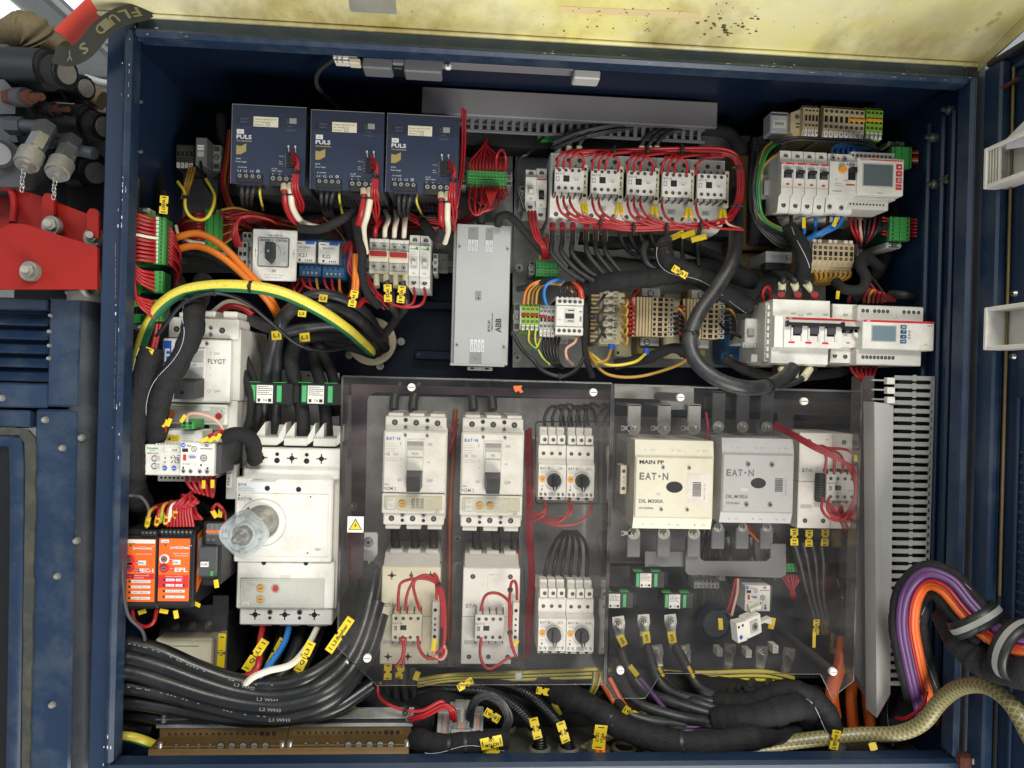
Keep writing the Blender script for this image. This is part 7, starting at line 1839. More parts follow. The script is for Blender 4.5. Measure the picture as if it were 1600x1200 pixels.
# ribbed conduits bottom centre
ribwire([(655,1084,1.10),(700,1078,1.08),(760,1082,1.06),(800,1100,1.05),(830,1130,1.045),(843,1150,1.045),(844,1176,1.05)],9,'blackgloss','left one of two black ribbed conduits bending into the floor',cat='conduit',name='conduit')
ribwire([(730,1070,1.12),(790,1072,1.09),(830,1088,1.06),(860,1115,1.05),(882,1145,1.045),(889,1176,1.05)],9,'blackgloss','right one of two black ribbed conduits bending into the floor',cat='conduit',name='conduit')
bundle([(733,1138,1.03),(735,1112,1.01),(745,1094,.99),(765,1088,.985),(785,1100,.985),(795,1120,.99),(790,1140,1.0),(780,1165,1.02)],10,6,2.6,'cable','black wire of the coil beside the push-in block','black wires coiled beside the push-in block',twist=.3,ties=())
bundle([(641,1124,1.0),(662,1118,.99),(690,1104,.985),(705,1108,.985),(708,1125,1.0)],6,5,2.1,'red','red wire curving into the grey push-in block','red wires into the push-in block',twist=.1)
wire([(590,1072,1.03),(592,1088,1.02),(606,1100,1.0),(634,1110,.99),(660,1110,.985),(690,1096,.985),(704,1112,.99)],2.2,'red','single red wire dropping from the clear cover corner to the push-in block',ties=((.5,7),))
for i in range(4): wire([(603+i*14,1042,1.1),(604+i*14,1075,1.1),(608+i*14,1098,1.1),(620+i*12,1112,1.12)],6.5,'cable','black cable dropping under the left clear cover','black cables dropping under the left clear cover','cable','cable',n=12)
lumpy([(646,1150,1.04),(662,1158,.99),(700,1164,.985),(745,1160,.985),(790,1156,1.0)],15,'tapeblack','black cloth loom under the push-in block',stitch=.2,cat='cable loom',name='cable_loom',ties=((.52,15.6),(.66,15.6)))
lumpy([(575,1085,1.1),(600,1110,1.08),(640,1125,1.07),(670,1130,1.08)],22,'tapeblack','wide black loom behind the red wires at the bottom',cat='cable loom',name='cable_loom')
lumpy([(640,1105,1.1),(680,1092,1.07),(710,1098,1.06),(760,1115,1.1),(820,1125,1.13)],13,'tapeblack','black loom behind the push-in block',cat='cable loom',name='cable_loom')
lumpy([(845,1076,1.09),(880,1084,1.05),(930,1108,1.02),(975,1138,1.0),(1040,1158,.985),(1110,1162,.98),(1180,1150,.99),(1240,1140,1.03)],18,'tapeblack','long thick black loom sagging along the bottom right',stitch=None,cat='cable loom',name='cable_loom',ties=((.36,18.6),(.62,18.6)))
lumpy([(1114,1127,1.02),(1180,1120,1.0),(1240,1105,1.0),(1268,1110,1.02)],20,'tapeblack','thick black loom gathering the heavy cables, lower right',cat='cable loom',name='cable_loom',ties=((.22,20.5),))
lumpy([(1118,1095,1.05),(1170,1098,1.03),(1225,1078,1.02),(1262,1085,1.01),(1290,1110,1.0),(1302,1140,1.0),(1306,1170,1.02)],15,'tapeblack','black loom bending down beside the orange conduits',stitch=.7,cat='cable loom',name='cable_loom')
lumpy([(1150,1140,1.06),(1240,1130,1.06),(1300,1120,1.06)],20,'tapeblack','dark loom behind the bend beside the orange conduits',cat='cable loom',name='cable_loom')
for i,(sx,sy,p) in enumerate(((967,1010,[(985,1050,1.1),(1010,1080,1.08),(1060,1100,1.05),(1120,1118,1.03)]),(1010,1008,[(1022,1045,1.1),(1040,1075,1.08),(1080,1092,1.06),(1125,1098,1.05)]),(1054,1008,[(1072,1040,1.1),(1090,1070,1.08),(1120,1088,1.06)]),(1034,1056,[(1060,1085,1.08),(1090,1098,1.05),(1125,1110,1.04)]),(1078,1056,[(1092,1076,1.08),(1115,1092,1.06)]),(960,1030,[(975,1070,1.07),(1000,1100,1.04),(1060,1120,1.02),(1118,1130,1.02)]),(950,1060,[(970,1105,1.04),(1010,1125,1.02),(1070,1132,1.02)]))):
    bc([(sx,sy,1.13)] + p,8.2,'%s black lug cable curving into the lower right loom' % ('first','second','third','fourth','fifth','outer','outermost')[i])
for i in range(4): bc([(1228-i*26,1065,1.14),(1226-i*28,1080,1.1),(1200-i*20,1082+i*4,1.06),(1160-i*8,1078+i*6,1.05)],6.5,'grey-black cable curving left under the right cover, number %s' % ('one','two','three','four')[i])
for i in range(4): bc([(1240+i*14,845,1.13),(1250+i*12,880,1.14),(1262+i*8,930,1.15),(1280+i*6,990,1.16)],7,'black cable hanging under the right white contactor, %s' % ('leftmost','second','third','rightmost')[i])
for i in range(3): bc([(1136+i*36,836,1.16),(1140+i*34,870,1.17),(1150+i*30,905,1.18)],7,'dark cable behind the grey U-shaped busbar, %s' % pos3[i])
for i in range(5): wire([(950,1048+i*6,1.14),(1020,1050+i*6,1.14),(1100,1052+i*5,1.14),(1190,1050+i*6,1.15),(1240,1060+i*5,1.15)],4.5,'earthcable','green and yellow earth wire running level behind the lower right cables','earth wires behind the lower right cables')
for i in range(3): wire([(540,1070+i*5,1.12),(620,1068+i*5,1.13),(700,1056+i*4,1.14),(800,1052+i*5,1.14),(935,1046+i*6,1.14)],4,'earthcable','green and yellow earth wire running level behind the left clear cover','earth wires behind the left clear cover')
for i in range(5): wire([(455+i*5,1126,1.05),(480+i*7,1108+i*2,1.05),(515,1104+i*5,1.05),(560,1112+i*4,1.05),(590+i*3,1132,1.05)],5.5,'earthcable','fat earth wire looping down onto the right brass bar','earth wires onto the right brass bar','cable','cable',n=12)
wire([(160,1150,1.0),(205,1152,1.0),(240,1164,1.02),(262,1180,1.04)],7,'earthcable','yellow-green earth cable entering the left brass bar at the bottom left',cat='cable',name='cable')
# wires under the main breaker
wire([(411,976,1.08),(406,1005,1.03),(405,1030,1.0),(400,1048,.99),(380,1058,.99),(360,1062,1.01)],4.6,'red','red cable below the main breaker, beside its yellow tag',cat='cable',name='cable',n=12)
wire([(453,976,1.08),(444,1005,1.03),(424,1035,1.0),(408,1056,.985),(398,1072,.99)],4.6,'bluewire','blue cable below the main breaker',cat='cable',name='cable',n=12)
wire([(497,978,1.08),(480,1010,1.02),(455,1038,.98),(420,1048,.97),(396,1058,.97),(382,1070,.98)],4.6,'whitewire','white cable below the main breaker, crossing the yellow tags',cat='cable',name='cable',n=12)
for i in range(4): bc([(415+i*28,982,1.13),(410+i*26,1010,1.1),(395+i*24,1050,1.07),(370+i*22,1075,1.06)],9,'dark cable behind the coloured ones below the main breaker, %s from the left' % ('first','second','third','fourth')[i])
# orange conduits lower right
for i,(p,r) in enumerate((([(1318,998,1.12),(1312,1040,1.1),(1300,1080,1.09),(1304,1120,1.09)],10.5),([(1334,1030,1.13),(1330,1090,1.1),(1334,1150,1.09)],9),([(1352,1050,1.12),(1356,1100,1.1),(1362,1150,1.09)],9))):
    wire(p,r,'orange','%s of three orange cables standing at the lower right' % pos3[i],cat='cable',name='cable',n=16)
bc([(1316,998,1.13),(1317,950,1.14),(1318,905,1.15)],8,'black heat-shrink lead above the left orange cable')
m = MB();m.rod(P(1317,948,1.14),P(1317,932,1.14),.004,'zinc',12);m.rod(P(1317,932,1.14),P(1308,905,1.15),.001,'zinc',8);o = m.build('cable_probe',None,P(1317,940,1.14));tagit(o,'small metal probe tip above the left orange cable','probe')
# braided hose bottom right
bh = [(880,1190,1.05),(985,1130,1.08),(1020,1112,1.09),(1045,1140,1.06),(1100,1175,1.03),(1180,1168,1.01),(1260,1156,1.0),(1340,1148,.99),(1400,1146,.97),(1440,1130,.95),(1470,1095,.93),(1500,1074,.90),(1540,1072,.86),(1580,1100,.82),(1615,1160,.79)]
wire(bh[:5],8,'braidhose','short khaki braided hose rising behind the long loom',cat='hose',name='hose',n=18)
wire([(1090,1190,1.02)] + bh[5:],10.5,'braidhose','khaki braided hose snaking out at the lower right',cat='hose',name='hose',n=24,sub=10)
# purple and orange loop at the right
gP = 'purple cables of the loop at the lower right'
loop = [(1452,1130,1.0),(1440,1085,.97),(1427,1030,.95),(1418,975,.93),(1425,930,.91),(1448,905,.89),(1480,915,.87),(1510,950,.85),(1545,985,.83),(1585,1005,.80),(1640,1010,.78)]
def off(pts,a,b,dy=0):
    o = []
    for j,p in enumerate(pts):
        q,r = pts[max(j-1,0)],pts[min(j+1,len(pts)-1)];tx,ty = r[0]-q[0],r[1]-q[1];L = math.hypot(tx,ty)
        o.append((p[0] - ty/L*a,p[1] + tx/L*a,p[2] + b))
    return o
for i,a in enumerate((-13,-7,-1)): wire(off(loop,a,-.004*(i == 1)),4.6,'purple','purple cable, %s in the looping bundle at the right' % ('outermost','middle','innermost')[i],gP,'cable','cable',n=12)
for i,a in enumerate((7,12)): wire(off(loop,a,.002),5.4,'orange','orange cable, %s in the looping bundle at the right' % ('outer','inner')[i],'orange cables of the loop at the lower right','cable','cable',n=12)
wire(off(loop,3,-.006),2.4,'red','thin red wire between purple and orange in the right loop')
lumpy(off(loop,-20,.012)[1:],8,'tapeblack','outer black cloth sleeve around the purple and orange loop',stitch=.3,cat='cable loom',name='cable_loom')
lumpy(off(loop,22,.012)[:9],8,'tapeblack','inner black cloth sleeve of the purple and orange loop',stitch=-.6,cat='cable loom',name='cable_loom')
lumpy([(1480,960,.90),(1500,1000,.87),(1540,1035,.84),(1590,1050,.80),(1640,1045,.78)],20,'tapeblack','thick black loom under the two clamp rings at the right',cat='cable loom',name='cable_loom')
for (x,y,Y,x2,y2,rr) in ((1524,968,.85,1545,995,.031),(1592,1016,.80,1606,1024,.037)):
    c = P(x,y,Y);d = (P(x2,y2,Y-.01) - c).normalized();m = MB();n = 44;e = d.orthogonal().normalized();g = d.cross(e)
    pr = [(-.011,rr*.9),(-.011,rr),(-.004,rr*1.05),(.004,rr*1.05),(.011,rr),(.011,rr*.9)];V = [c + d*w + (e*math.cos(2*math.pi*k/n) + g*math.sin(2*math.pi*k/n))*q for w,q in pr for k in range(n)]
    m.add(V,[[a*n+k,a*n+(k+1) % n,((a+1) % 6)*n+(k+1) % n,((a+1) % 6)*n+k] for a in range(6) for k in range(n)],'black',True)
    m.rod(c-d*.0035,c+d*.0035,rr*1.07,'grey',44,cap=False)
    o = m.build('clamp_ring',None,c);tagit(o,'%s black collar with a grey metal band around the right loop' % ('left','right')[x > 1550],'clamp')
wire([(1448,1080,.96),(1440,1105,.96),(1415,1122,.98),(1400,1122,1.0)],2.4,'red','thin red wire leaving the loop near the trunking foot')
lumpy([(1395,1060,1.08),(1392,1110,1.06),(1390,1160,1.05)],15,'tapeblack','black sleeve standing below the slotted trunking',stitch=.4,cat='cable loom',name='cable_loom')
lumpy([(1425,1080,1.05),(1418,1110,1.03),(1405,1135,1.02)],16,'tapeblack','short black loom right of the trunking foot',cat='cable loom',name='cable_loom')
# big black hose looping down middle right
wire([(1150,300,1.12),(1150,370,1.06),(1143,410,1.03),(1120,450,1.02),(1092,490,1.01),(1078,530,1.0),(1088,565,.99),(1120,592,.98),(1160,605,.98),(1195,604,1.0),(1225,590,1.02),(1240,575,1.03)],11,'cable','thick smooth black hose sweeping in front of the beige transformers',cat='hose',name='hose',n=22,ties=((.44,13),(.84,13)))
lumpy([(905,450,1.09),(950,440,1.06),(1010,435,1.05),(1070,430,1.05),(1130,445,1.06)],14,'tapeblack','thick black loom running level above the beige transformers',cat='cable loom',name='cable_loom',ties=((.02,14.5),))
lumpy([(1035,385,1.05),(1045,410,1.04),(1080,428,1.04),(1120,452,1.05),(1170,478,1.08)],14,'tapeblack','black loom falling right with a yellow tag on it',stitch=.8,cat='cable loom',name='cable_loom',ties=((.12,14.5),))
lumpy([(890,405,1.13),(950,415,1.12),(1030,420,1.12),(1110,420,1.12),(1180,440,1.13)],15,'blackmatte','dark loom behind, under the small contactor cables',cat='cable loom',name='cable_loom')
lumpy([(700,354,1.05),(690,340,1.1)],8,'tapeblack','black stub loom at the top left of the filter box',cat='cable loom',name='cable_loom')
wire([(752,322,1.10),(752,350,1.12)],6,'blackmatte','short black sleeve entering the top of the filter box',cat='cable loom',name='cable_loom',n=12)
wire([(778,352,1.10),(780,340,1.09),(792,336,1.09),(805,345,1.09),(820,362,1.1),(840,385,1.11),(855,400,1.12)],6.5,'blackmatte','black cable arching from the filter box top to the small green strip',cat='cable',name='cable',n=12)
wire([(862,200,1.13),(838,225,1.11),(825,240,1.1),(815,245,1.1),(806,262,1.1),(808,290,1.1),(820,330,1.12)],2.6,'black','thin black wire curving left of the slim breakers',cat='wire')
bundle([(1060,195,1.13),(1000,196,1.12),(950,200,1.11),(900,212,1.11),(862,228,1.11)],7,8,2.6,'cable','black wire running under the top trunking','black wires under the top trunking',twist=.3)
for i in range(6):
    x = cx0[0]+8+i*16 if i < 3 else cx0[3]-26+i*12-36
    wire([(x+2,238+i*.5,1.12),(x+6,222,1.11),(x+24,206,1.11),(x+60,206,1.12),(x+100,200,1.13)],3.6,'cable','black power wire arching from the top of the small contactor row, number %s' % ('one','two','three','four','five','six')[i])
    m = MB();a,b = P(x+2,240,1.115),P(x+4,228,1.112);m.tube([a,b],.0048,'ivory',12);o = m.build('wire_sleeve',None,a);tagit(o,'white numbered sleeve on black power wire number %s above the contactors' % ('one','two','three','four','five','six')[i],'sleeve')
lumpy([(1060,196,1.14),(1100,200,1.13),(1140,210,1.13),(1160,240,1.13)],11,'blackmatte','dark loom at the right end of the top trunking lid',cat='cable loom',name='cable_loom')
# black power wires below the contactors
xs = (863,879,895,916,931,945)
for i,x in enumerate(xs):
    o = wire([(x,349,1.10),(x,375,1.09),(x+2 if i > 2 else x-1,395,1.08),(x+(22 if i < 3 else 22),422,1.07),(x+(50 if i < 3 else 40),440,1.06)],4,'cable','%s black power wire with a white sleeve below the contactor row' % ('first','second','third','fourth','fifth','sixth')[i],n=12)
    for (y0,y1,mt,k) in ((350,358,'red2',.0048),(362,376,'ivory',.0044)):
        m = MB();a,b = P(x,y0,1.098),P(x,y1,1.092);m.tube([a-o.location,b-o.location],k,mt,12);m.build('sleeve',o)
for i,x in enumerate((968,984,1000,1016,1070,1094)):
    wire([(x,350,1.11),(x+2,372,1.10),(x+14,392,1.10),(x+36,402,1.10)] if x < 1060 else [(x,350,1.11),(x-4,380,1.1),(x-2,415,1.1)],3.6,'cable','black wire below the right half of the contactor row','black wires below the right half of the contactor row',n=10)
bc([(1010,378,1.07),(1006,395,1.06),(1014,415,1.05),(1036,425,1.05)],5,'black sleeved cable under the fourth small contactor')
bc([(1044,375,1.06),(1034,382,1.05),(1032,400,1.05),(1046,415,1.05)],8,'thick black cable end curling below the yellow tags')
for i in range(3): marker(1058+i*17,368+i*2-(i == 1)*4,-25+i*5,24,9,1.06,'','yellow tag below the right end of the contactor row, %s of three' % ('left','middle','right')[i],notch=False)
# harness between upper right groups
bundle([(1206,225,1.05),(1192,240,1.03),(1182,275,1.02),(1180,310,1.02),(1190,345,1.04),(1225,365,1.07)],12,7,2.1,['cable','cable','greenwire','black','ochrewire','black'],'wire of the dark harness left of the red-striped breakers','dark harness wires left of the red-striped breakers',twist=.2)
bundle([(1206,225,1.05),(1240,216,1.03),(1290,218,1.03),(1350,222,1.05),(1375,240,1.06)],8,4,1.8,'black','black wire arching over the red-striped breakers','black wires arching over the breakers',twist=.2,ties=())
for i in range(5): wire([(1300+i*9,242,1.06),(1302+i*8,232,1.06),(1318+i*6,226+i*2,1.07),(1345+i*4,232,1.08)],2.6,'bluewire','blue wire above the residual current breaker','blue wires above the residual current breaker')
for i in range(4): wire([(1237+i*19,330,1.08),(1236+i*19,348,1.07),(1240+i*16,365,1.08),(1232+i*10,385,1.1)],3,('black','bluewire','bluewire','black')[i],'short %s wire below the red-striped breakers, number %s' % (('black','blue','blue','black')[i],('one','two','three','four')[i]))
for i in range(2): wire([(1305+i*12,330,1.08),(1302+i*10,350,1.06),(1280+i*8,364,1.06),(1255,375,1.08)],3.2,'bluewire','%s blue wire below the residual current breaker' % ('left','right')[i])
for i in range(7): wire([(1328+i*8,340,1.1),(1330+i*7,355,1.08),(1338+i*4,372,1.09),(1345,388,1.12)],2.4,('red','red','pinkwire','black','black','red2','black')[i],'wire number %s hanging below the screen relay' % ('one','two','three','four','five','six','seven')[i])
marker(1256,348,88,17,6,1.05,'','yellow-orange sleeve tag below the second red-striped breaker',notch=False,mat='yellow');marker(1305,347,110,15,6,1.05,'','yellow-orange sleeve tag below the residual current breaker',notch=False,mat='yellow')
wire([(1217,240,1.06),(1206,246,1.04),(1192,262,1.04),(1190,280,1.05)],2,'ochrewire','ochre wire curling left of the breakers')
for i in range(8): wire([(1426,236+i*3,1.1),(1438,236+i*3,1.09),(1446,234+i*2,1.1),(1465,215+i*2,1.14)],2.0,('red','ochrewire','black','red','orangewire','whitewire','red','black')[i],'coloured wire from the upper green plug to the right wall','coloured wires from the upper green plug')
for i in range(6): wire([(1422,343+i*5,1.1),(1434,344+i*5,1.09),(1445,352+i*3,1.11)],2.0,'red','red wire right of the lower green plug','red wires right of the lower green plug')
for i in range(6): wire([(1392,343+i*5,1.1),(1378,340+i*5,1.1),(1372,350+i*2,1.13)],2.0,'red2','red wire left of the lower green plug','red wires left of the lower green plug')
for i in range(8): wire([(1273+i*8,424,1.09),(1276+i*7,434,1.09),(1272+i*4,442,1.1),(1258+i*2,446,1.12)],2.8,'ochrewire','orange-brown wire below the beige eight-way block','orange-brown wires below the beige block')
lumpy([(1232,355,1.06),(1252,385,1.04),(1256,415,1.04),(1252,440,1.06)],12,'tapeblack','black loom left of the beige eight-way block',stitch=.1,cat='cable loom',name='cable_loom')
wire([(1305,440,1.08),(1320,452,1.06),(1345,452,1.05),(1353,435,1.05),(1345,415,1.06),(1352,400,1.08),(1375,418,1.1)],8,'blackmatte','black hose loop right of the beige eight-way block',cat='hose',name='hose',n=16)
bc([(1390,460,1.1),(1415,462,1.08),(1432,472,1.1)],7,'black wrapped cables above the screen monitor')
for i in range(3):
    o = bc([(1221+i*26,462,1.06),(1222+i*23,450,1.05),(1224+i*15,436,1.05),(1215+i*6,428,1.08),(1195,426,1.12)],5.2,'black cable with a white sleeve above the bar-lever breaker, %s' % pos3[i])
    for (y0,y1,x0_,x1_,mt,k) in ((466,460,1221+i*26,1221+i*26,'red2',.0054),(455,443,1221.5+i*24.4,1222+i*19,'ivory',.0058)):
        m = MB();m.tube([P(x0_,y0,1.055)-o.location,P(x1_,y1,1.045)-o.location],k,mt,12);m.build('sleeve',o)
    o = bc([(1217+i*24,572,1.06),(1224+i*18,584,1.04),(1220+i*12,596,1.03),(1200+i*4,606,1.02)],5.2,'black cable with a white sleeve below the bar-lever breaker, %s' % pos3[i])
    m = MB();m.tube([P(1221+i*22,577,1.05)-o.location,P(1226+i*15,590,1.03)-o.location],.0058,'ivory',12);m.build('sleeve',o)
for i in range(5): wire([(1350+i*7,472,1.08),(1352+i*7,460,1.06),(1362+i*5,452+i*2,1.06),(1378+i*5,470,1.08)],2.6,('red','ochrewire','red','red','red')[i],'wire looping above the screen monitor, number %s' % ('one','two','three','four','five')[i])
for i in range(6): wire([(1330+i*8,568,1.08),(1332+i*7,580,1.06),(1346+i*3,594,1.06),(1352,598,1.08)],2.6,'red','red wire gathering below the screen monitor','red wires below the screen monitor')
wire([(1326,472,1.08),(1328,462,1.07),(1332,456,1.08)],2.6,'red','short red wire above the two-pole breaker');marker(1309,461,95,13,6,1.06,'','small yellow sleeve above the two-pole breaker',notch=False)
wire([(1193,470,1.07),(1192,456,1.05),(1200,448,1.05),(1204,460,1.06),(1203,474,1.07)],2.4,'red','red wire loop at the left of the bar-lever breaker')
wire([(1160,528,1.1),(1145,520,1.08),(1130,512,1.1),(1122,500,1.12)],2.6,'black','black wire between the right beige transformer and side contact')

# dark harness, part of it added to darken the gaps between devices
def dark(lst):
    for (p,r,lb) in lst: lumpy(p,r,'blackmatte',lb,cat='cable loom',name='cable_loom')
dark([([(228,170,1.16),(245,260,1.12),(255,330,1.1),(262,400,1.1),(285,450,1.08)],9,'dark loom running down the upper left behind the left wall strips'),
 ([(255,300,1.08),(262,360,1.07),(270,420,1.06),(290,470,1.05)],6,'thin dark loom with a yellow tag beside the left wall strips'),
 ([(345,180,1.18),(350,260,1.17),(346,330,1.16)],8,'dark loom left of the leftmost power supply'),
 ([(345,315,1.17),(440,325,1.17),(560,322,1.17),(700,325,1.17)],12,'dark loom lying under the power supplies'),
 ([(540,330,1.15),(548,390,1.14),(552,440,1.13),(560,490,1.12)],9,'dark loom between the blue relays and the isolators'),
 ([(270,392,1.16),(330,400,1.15),(400,440,1.15),(470,455,1.15),(540,452,1.14)],8,'dark loom under the rotary switch'),
 ([(300,720,1.15),(305,780,1.14),(312,850,1.13),(330,930,1.12),(345,990,1.13)],14,'dark loom behind the orange relays'),
 ([(205,935,1.12),(260,965,1.11),(320,960,1.1),(350,930,1.11)],10,'dark loom under the orange relays'),
 ([(1190,215,1.12),(1205,260,1.11),(1200,330,1.1),(1230,380,1.1)],9,'dark loom behind the red-striped breakers'),
 ([(1385,300,1.16),(1400,340,1.15),(1385,400,1.15),(1360,440,1.14),(1330,470,1.13)],10,'dark loom at the right behind the green plugs'),
 ([(1340,350,1.12),(1360,360,1.1),(1385,352,1.1),(1400,330,1.12)],6,'dark loom between the screen relay and lower green plug'),
 ([(1130,460,1.12),(1150,480,1.11),(1180,478,1.1),(1195,460,1.1)],9,'dark loom end left of the bar-lever breaker'),
 ([(960,570,1.13),(1010,560,1.12),(1060,545,1.12),(1110,590,1.11)],9,'dark loom under the beige transformers'),
 ([(1130,560,1.13),(1170,580,1.12),(1220,590,1.11),(1290,585,1.11),(1340,575,1.12)],8,'dark loom under the large breaker row'),
 ([(905,372,1.14),(960,380,1.13),(1040,378,1.13),(1110,400,1.13),(1165,430,1.13)],11,'dark loom right under the row of five contactors')])
# ================================================================ CONTROL WIRING
# red loops round the five contactors
gR = 'red wires of the loop around the five small contactors'
trunk = [(905,241,1.05),(960,237,1.045),(1020,235,1.045),(1080,234,1.045),(1130,236,1.05),(1152,250,1.055),(1158,280,1.06),(1154,315,1.06),(1138,342,1.05),(1100,352,1.045),(1040,357,1.045),(980,358,1.045),(930,350,1.05)]
bundle(trunk,9,5,2.1,'red','long red wire in the loop around the five small contactors',gR,twist=.15)
bundle(trunk[3:9],5,6,2.0,['red','pinkwire','red','red2','red'],'red or pink wire at the right end of the contactor loop','wires at the right end of the contactor loop',twist=.15)
for j,(x,y) in enumerate(((960,237),(1012,237),(1066,235),(1152,262),(1152,322),(1095,353),(1042,357),(990,357),(938,350))):
    m = MB();q = P(x,y,1.037);v = j in (3,4)
    m.wbox(q.x-(.009 if v else .0015),1.034,q.z-(.0015 if v else .009),q.x+(.009 if v else .0015),1.040,q.z+(.0015 if v else .009),'black',.0008);m.wbox(q.x-.0025,1.031,q.z-.0025,q.x+.0025,1.035,q.z+.0025,'black',.0005)
    o = m.build('cable_tie',None,q);tagit(o,'black cable tie on the red contactor loop, number %s clockwise' % ('one','two','three','four','five','six','seven','eight','nine')[j],'cable tie','black cable ties on the red contactor loop')
for i in range(5):
    X,Yp = cx0[i],cy0[i]
    for k in range(3 if i != 4 else 1):
        u = X+9+k*10
        wire([(u,Yp+27,1.055),(u+1,Yp+16,1.04),(u+6+k*2,Yp+6-k*1.5,1.035),(u+22+k*5,Yp-1,1.04),(u+44+k*6,Yp-1,1.045)],2.1,'red','red wire arching over the %s small contactor' % ords[i],'red wires over the %s small contactor' % ords[i])
    if i > 0:
        wire([(X-6,Yp+27,1.06),(X-5,Yp+12,1.045),(X-14,Yp+2,1.04),(X-40,Yp-1,1.045)],2.1,'red','red wire falling left of the %s small contactor' % ords[i])
    for k in range(3 if i in (0,2) else (2 if i == 1 else 1)):
        u = X+9+k*10
        wire([(u,Yp+71,1.06),(u+1,Yp+82,1.045),(u+9+k*2,Yp+98,1.04),(u+34+k*6,Yp+110,1.04),(u+74+k*8,Yp+113,1.045)],2.1,'red','red wire dropping below the %s small contactor' % ords[i],'red wires below the %s small contactor' % ords[i])
    for k in range(2):
        u = X+48+k*5;s_ = -1 if (k == 0 and i > 0) else 1
        o = wire([(u,Yp+82,1.06),(u+s_*1,Yp+92,1.05),(u+s_*6,Yp+104,1.045),(u+s_*26,Yp+112,1.05)],2.0,'pinkwire','pale pink suppressor wire at the %s small contactor' % ords[i],'suppressor wires of the %s small contactor' % ords[i])
        m = MB();m.tube([P(u,Yp+83,1.055)-o.location,P(u+s_*2,Yp+96,1.046)-o.location],.003,'yellow',10);m.build('marker_sleeve',o)
# green strip beside the power supplies: wires above and below
st = [(735+i*5,266,1.12) for i in range(12)]
fan(st,[(756,225,1.14),(758,205,1.16),(759,188,1.18)],1.9,'red','red wire fanning up from the twelve-way green strip','red wires above the twelve-way green strip',spread=4,drop=(0,-14))
fan([(735+i*5,292,1.12) for i in range(12)],[(752,318,1.13),(748,330,1.13),(720,348,1.14),(690,352,1.16)],1.9,'red2','red wire fanning down from the twelve-way green strip','red wires below the twelve-way green strip',spread=5,drop=(0,16))
for i in range(6): wire([(735+i*9,292,1.115),(733+i*9,320,1.1),(744+i*2,336-i,1.1),(765,322,1.1),(775-i*3,300,1.1),(779-i*4,292,1.115)],1.9,'red','red wire looping under the twelve-way green strip','red loops under the twelve-way green strip')
fan([(850+i*3.6,207,1.13) for i in range(9)],[(868,196,1.15),(866,186,1.17)],1.8,'red2','red wire above the short strip under the top trunking','red wires above the short strip',spread=5)
wire([(775,266,1.12),(776,244,1.1),(784,234,1.1),(790,245,1.1),(789,268,1.12)],1.9,'red','red wire curl at the right of the twelve-way green strip')
# slim breakers down
for i in range(3): wire([(826+i*5,330,1.11),(829+i*5,350,1.1),(836+i*4,372,1.1),(846+i*3,385,1.1),(850+i*3,405,1.12)],2.2,'red','red wire from the slim grey relay module to the small green strip','red wires onto the small green strip')
fan([(843+i*5,405,1.12) for i in range(6)],[(850,380,1.11),(852,370,1.11)],2.0,['ochrewire','red','red','red2','red','red'],'wire above the small green strip under the slim breakers','wires above the small green strip',spread=7)
# left: brown red wires between rail and psu
bundle([(362,210,1.16),(358,250,1.15),(352,290,1.14),(362,325,1.13),(385,350,1.13),(410,358,1.14)],8,9,2,['red2','red','brownwire','red2'],'dark red wire hanging left of the power supplies','dark red wires left of the power supplies',twist=.2)
bundle([(352,335,1.1),(375,332,1.1),(400,338,1.1),(430,345,1.12),(460,352,1.14)],11,12,2,['red2','red','ochrewire','red2','red'],'dark red wire running above the rotary switch','dark red wires above the rotary switch',twist=.25)
bundle([(420,352,1.15),(480,350,1.15),(540,348,1.15),(600,352,1.15),(660,350,1.15),(710,345,1.14)],12,9,2,['red2','red'],'dark red wire running under the power supplies','dark red wires under the power supplies',twist=.3)
for i in range(4): wire([(368+i*3,385,1.09),(364+i*2,365-i*3,1.07),(372+i*3,344-i*2,1.07),(400+i*6,336+i*2,1.08),(425+i*4,345+i*3,1.1),(430+i*3,360,1.12)],2.2,'red','red wire looping above the grey spring terminals','red loops above the spring terminals')
for i in range(5): wire([(400+i*14,436,1.12),(406+i*13,448+i % 2*6,1.1),(425+i*10,458,1.1),(440+i*10,436,1.12)],2.0,'red2','dark red wire loop below the rotary switch','dark red loops below the rotary switch')
for i in range(6): wire([(470+i*12,433,1.11),(476+i*11,446+i % 3*4,1.09),(492+i*8,456,1.09),(500+i*8,468,1.1)],2.2,('red','red','ochrewire','red','red','orangewire')[i],'wire below the blue relay sockets, number %s' % ('one','two','three','four','five','six')[i])
for i in range(3): wire([(536,385+i*6,1.1),(548,378+i*3,1.08),(550-i*3,400+i*10,1.07),(553,440,1.07),(545,462,1.08),(530+i*4,470,1.1)],2.2,'red','red wire between the blue relays and isolators','red wires between relays and isolators')
for i in range(2): wire([(555+i*5,398,1.06),(554+i*5,430,1.05),(552+i*5,455,1.06)],3.6,'orangewire','%s of two short orange wires beside the isolators' % ('left','right')[i],n=10)
lumpy([(556,345,1.05),(560,372,1.04),(566,395,1.04),(566,430,1.05),(575,460,1.06),(592,478,1.08)],6.5,'tapeblack','woven black sleeve beside the isolators',cat='cable loom',name='cable_loom')
wire([(468,357,1.06),(500,358,1.05),(530,345,1.05),(555,330,1.06)],6.5,'blackmatte','woven black sleeve curving under the middle power supply',cat='cable loom',name='cable_loom',n=14)
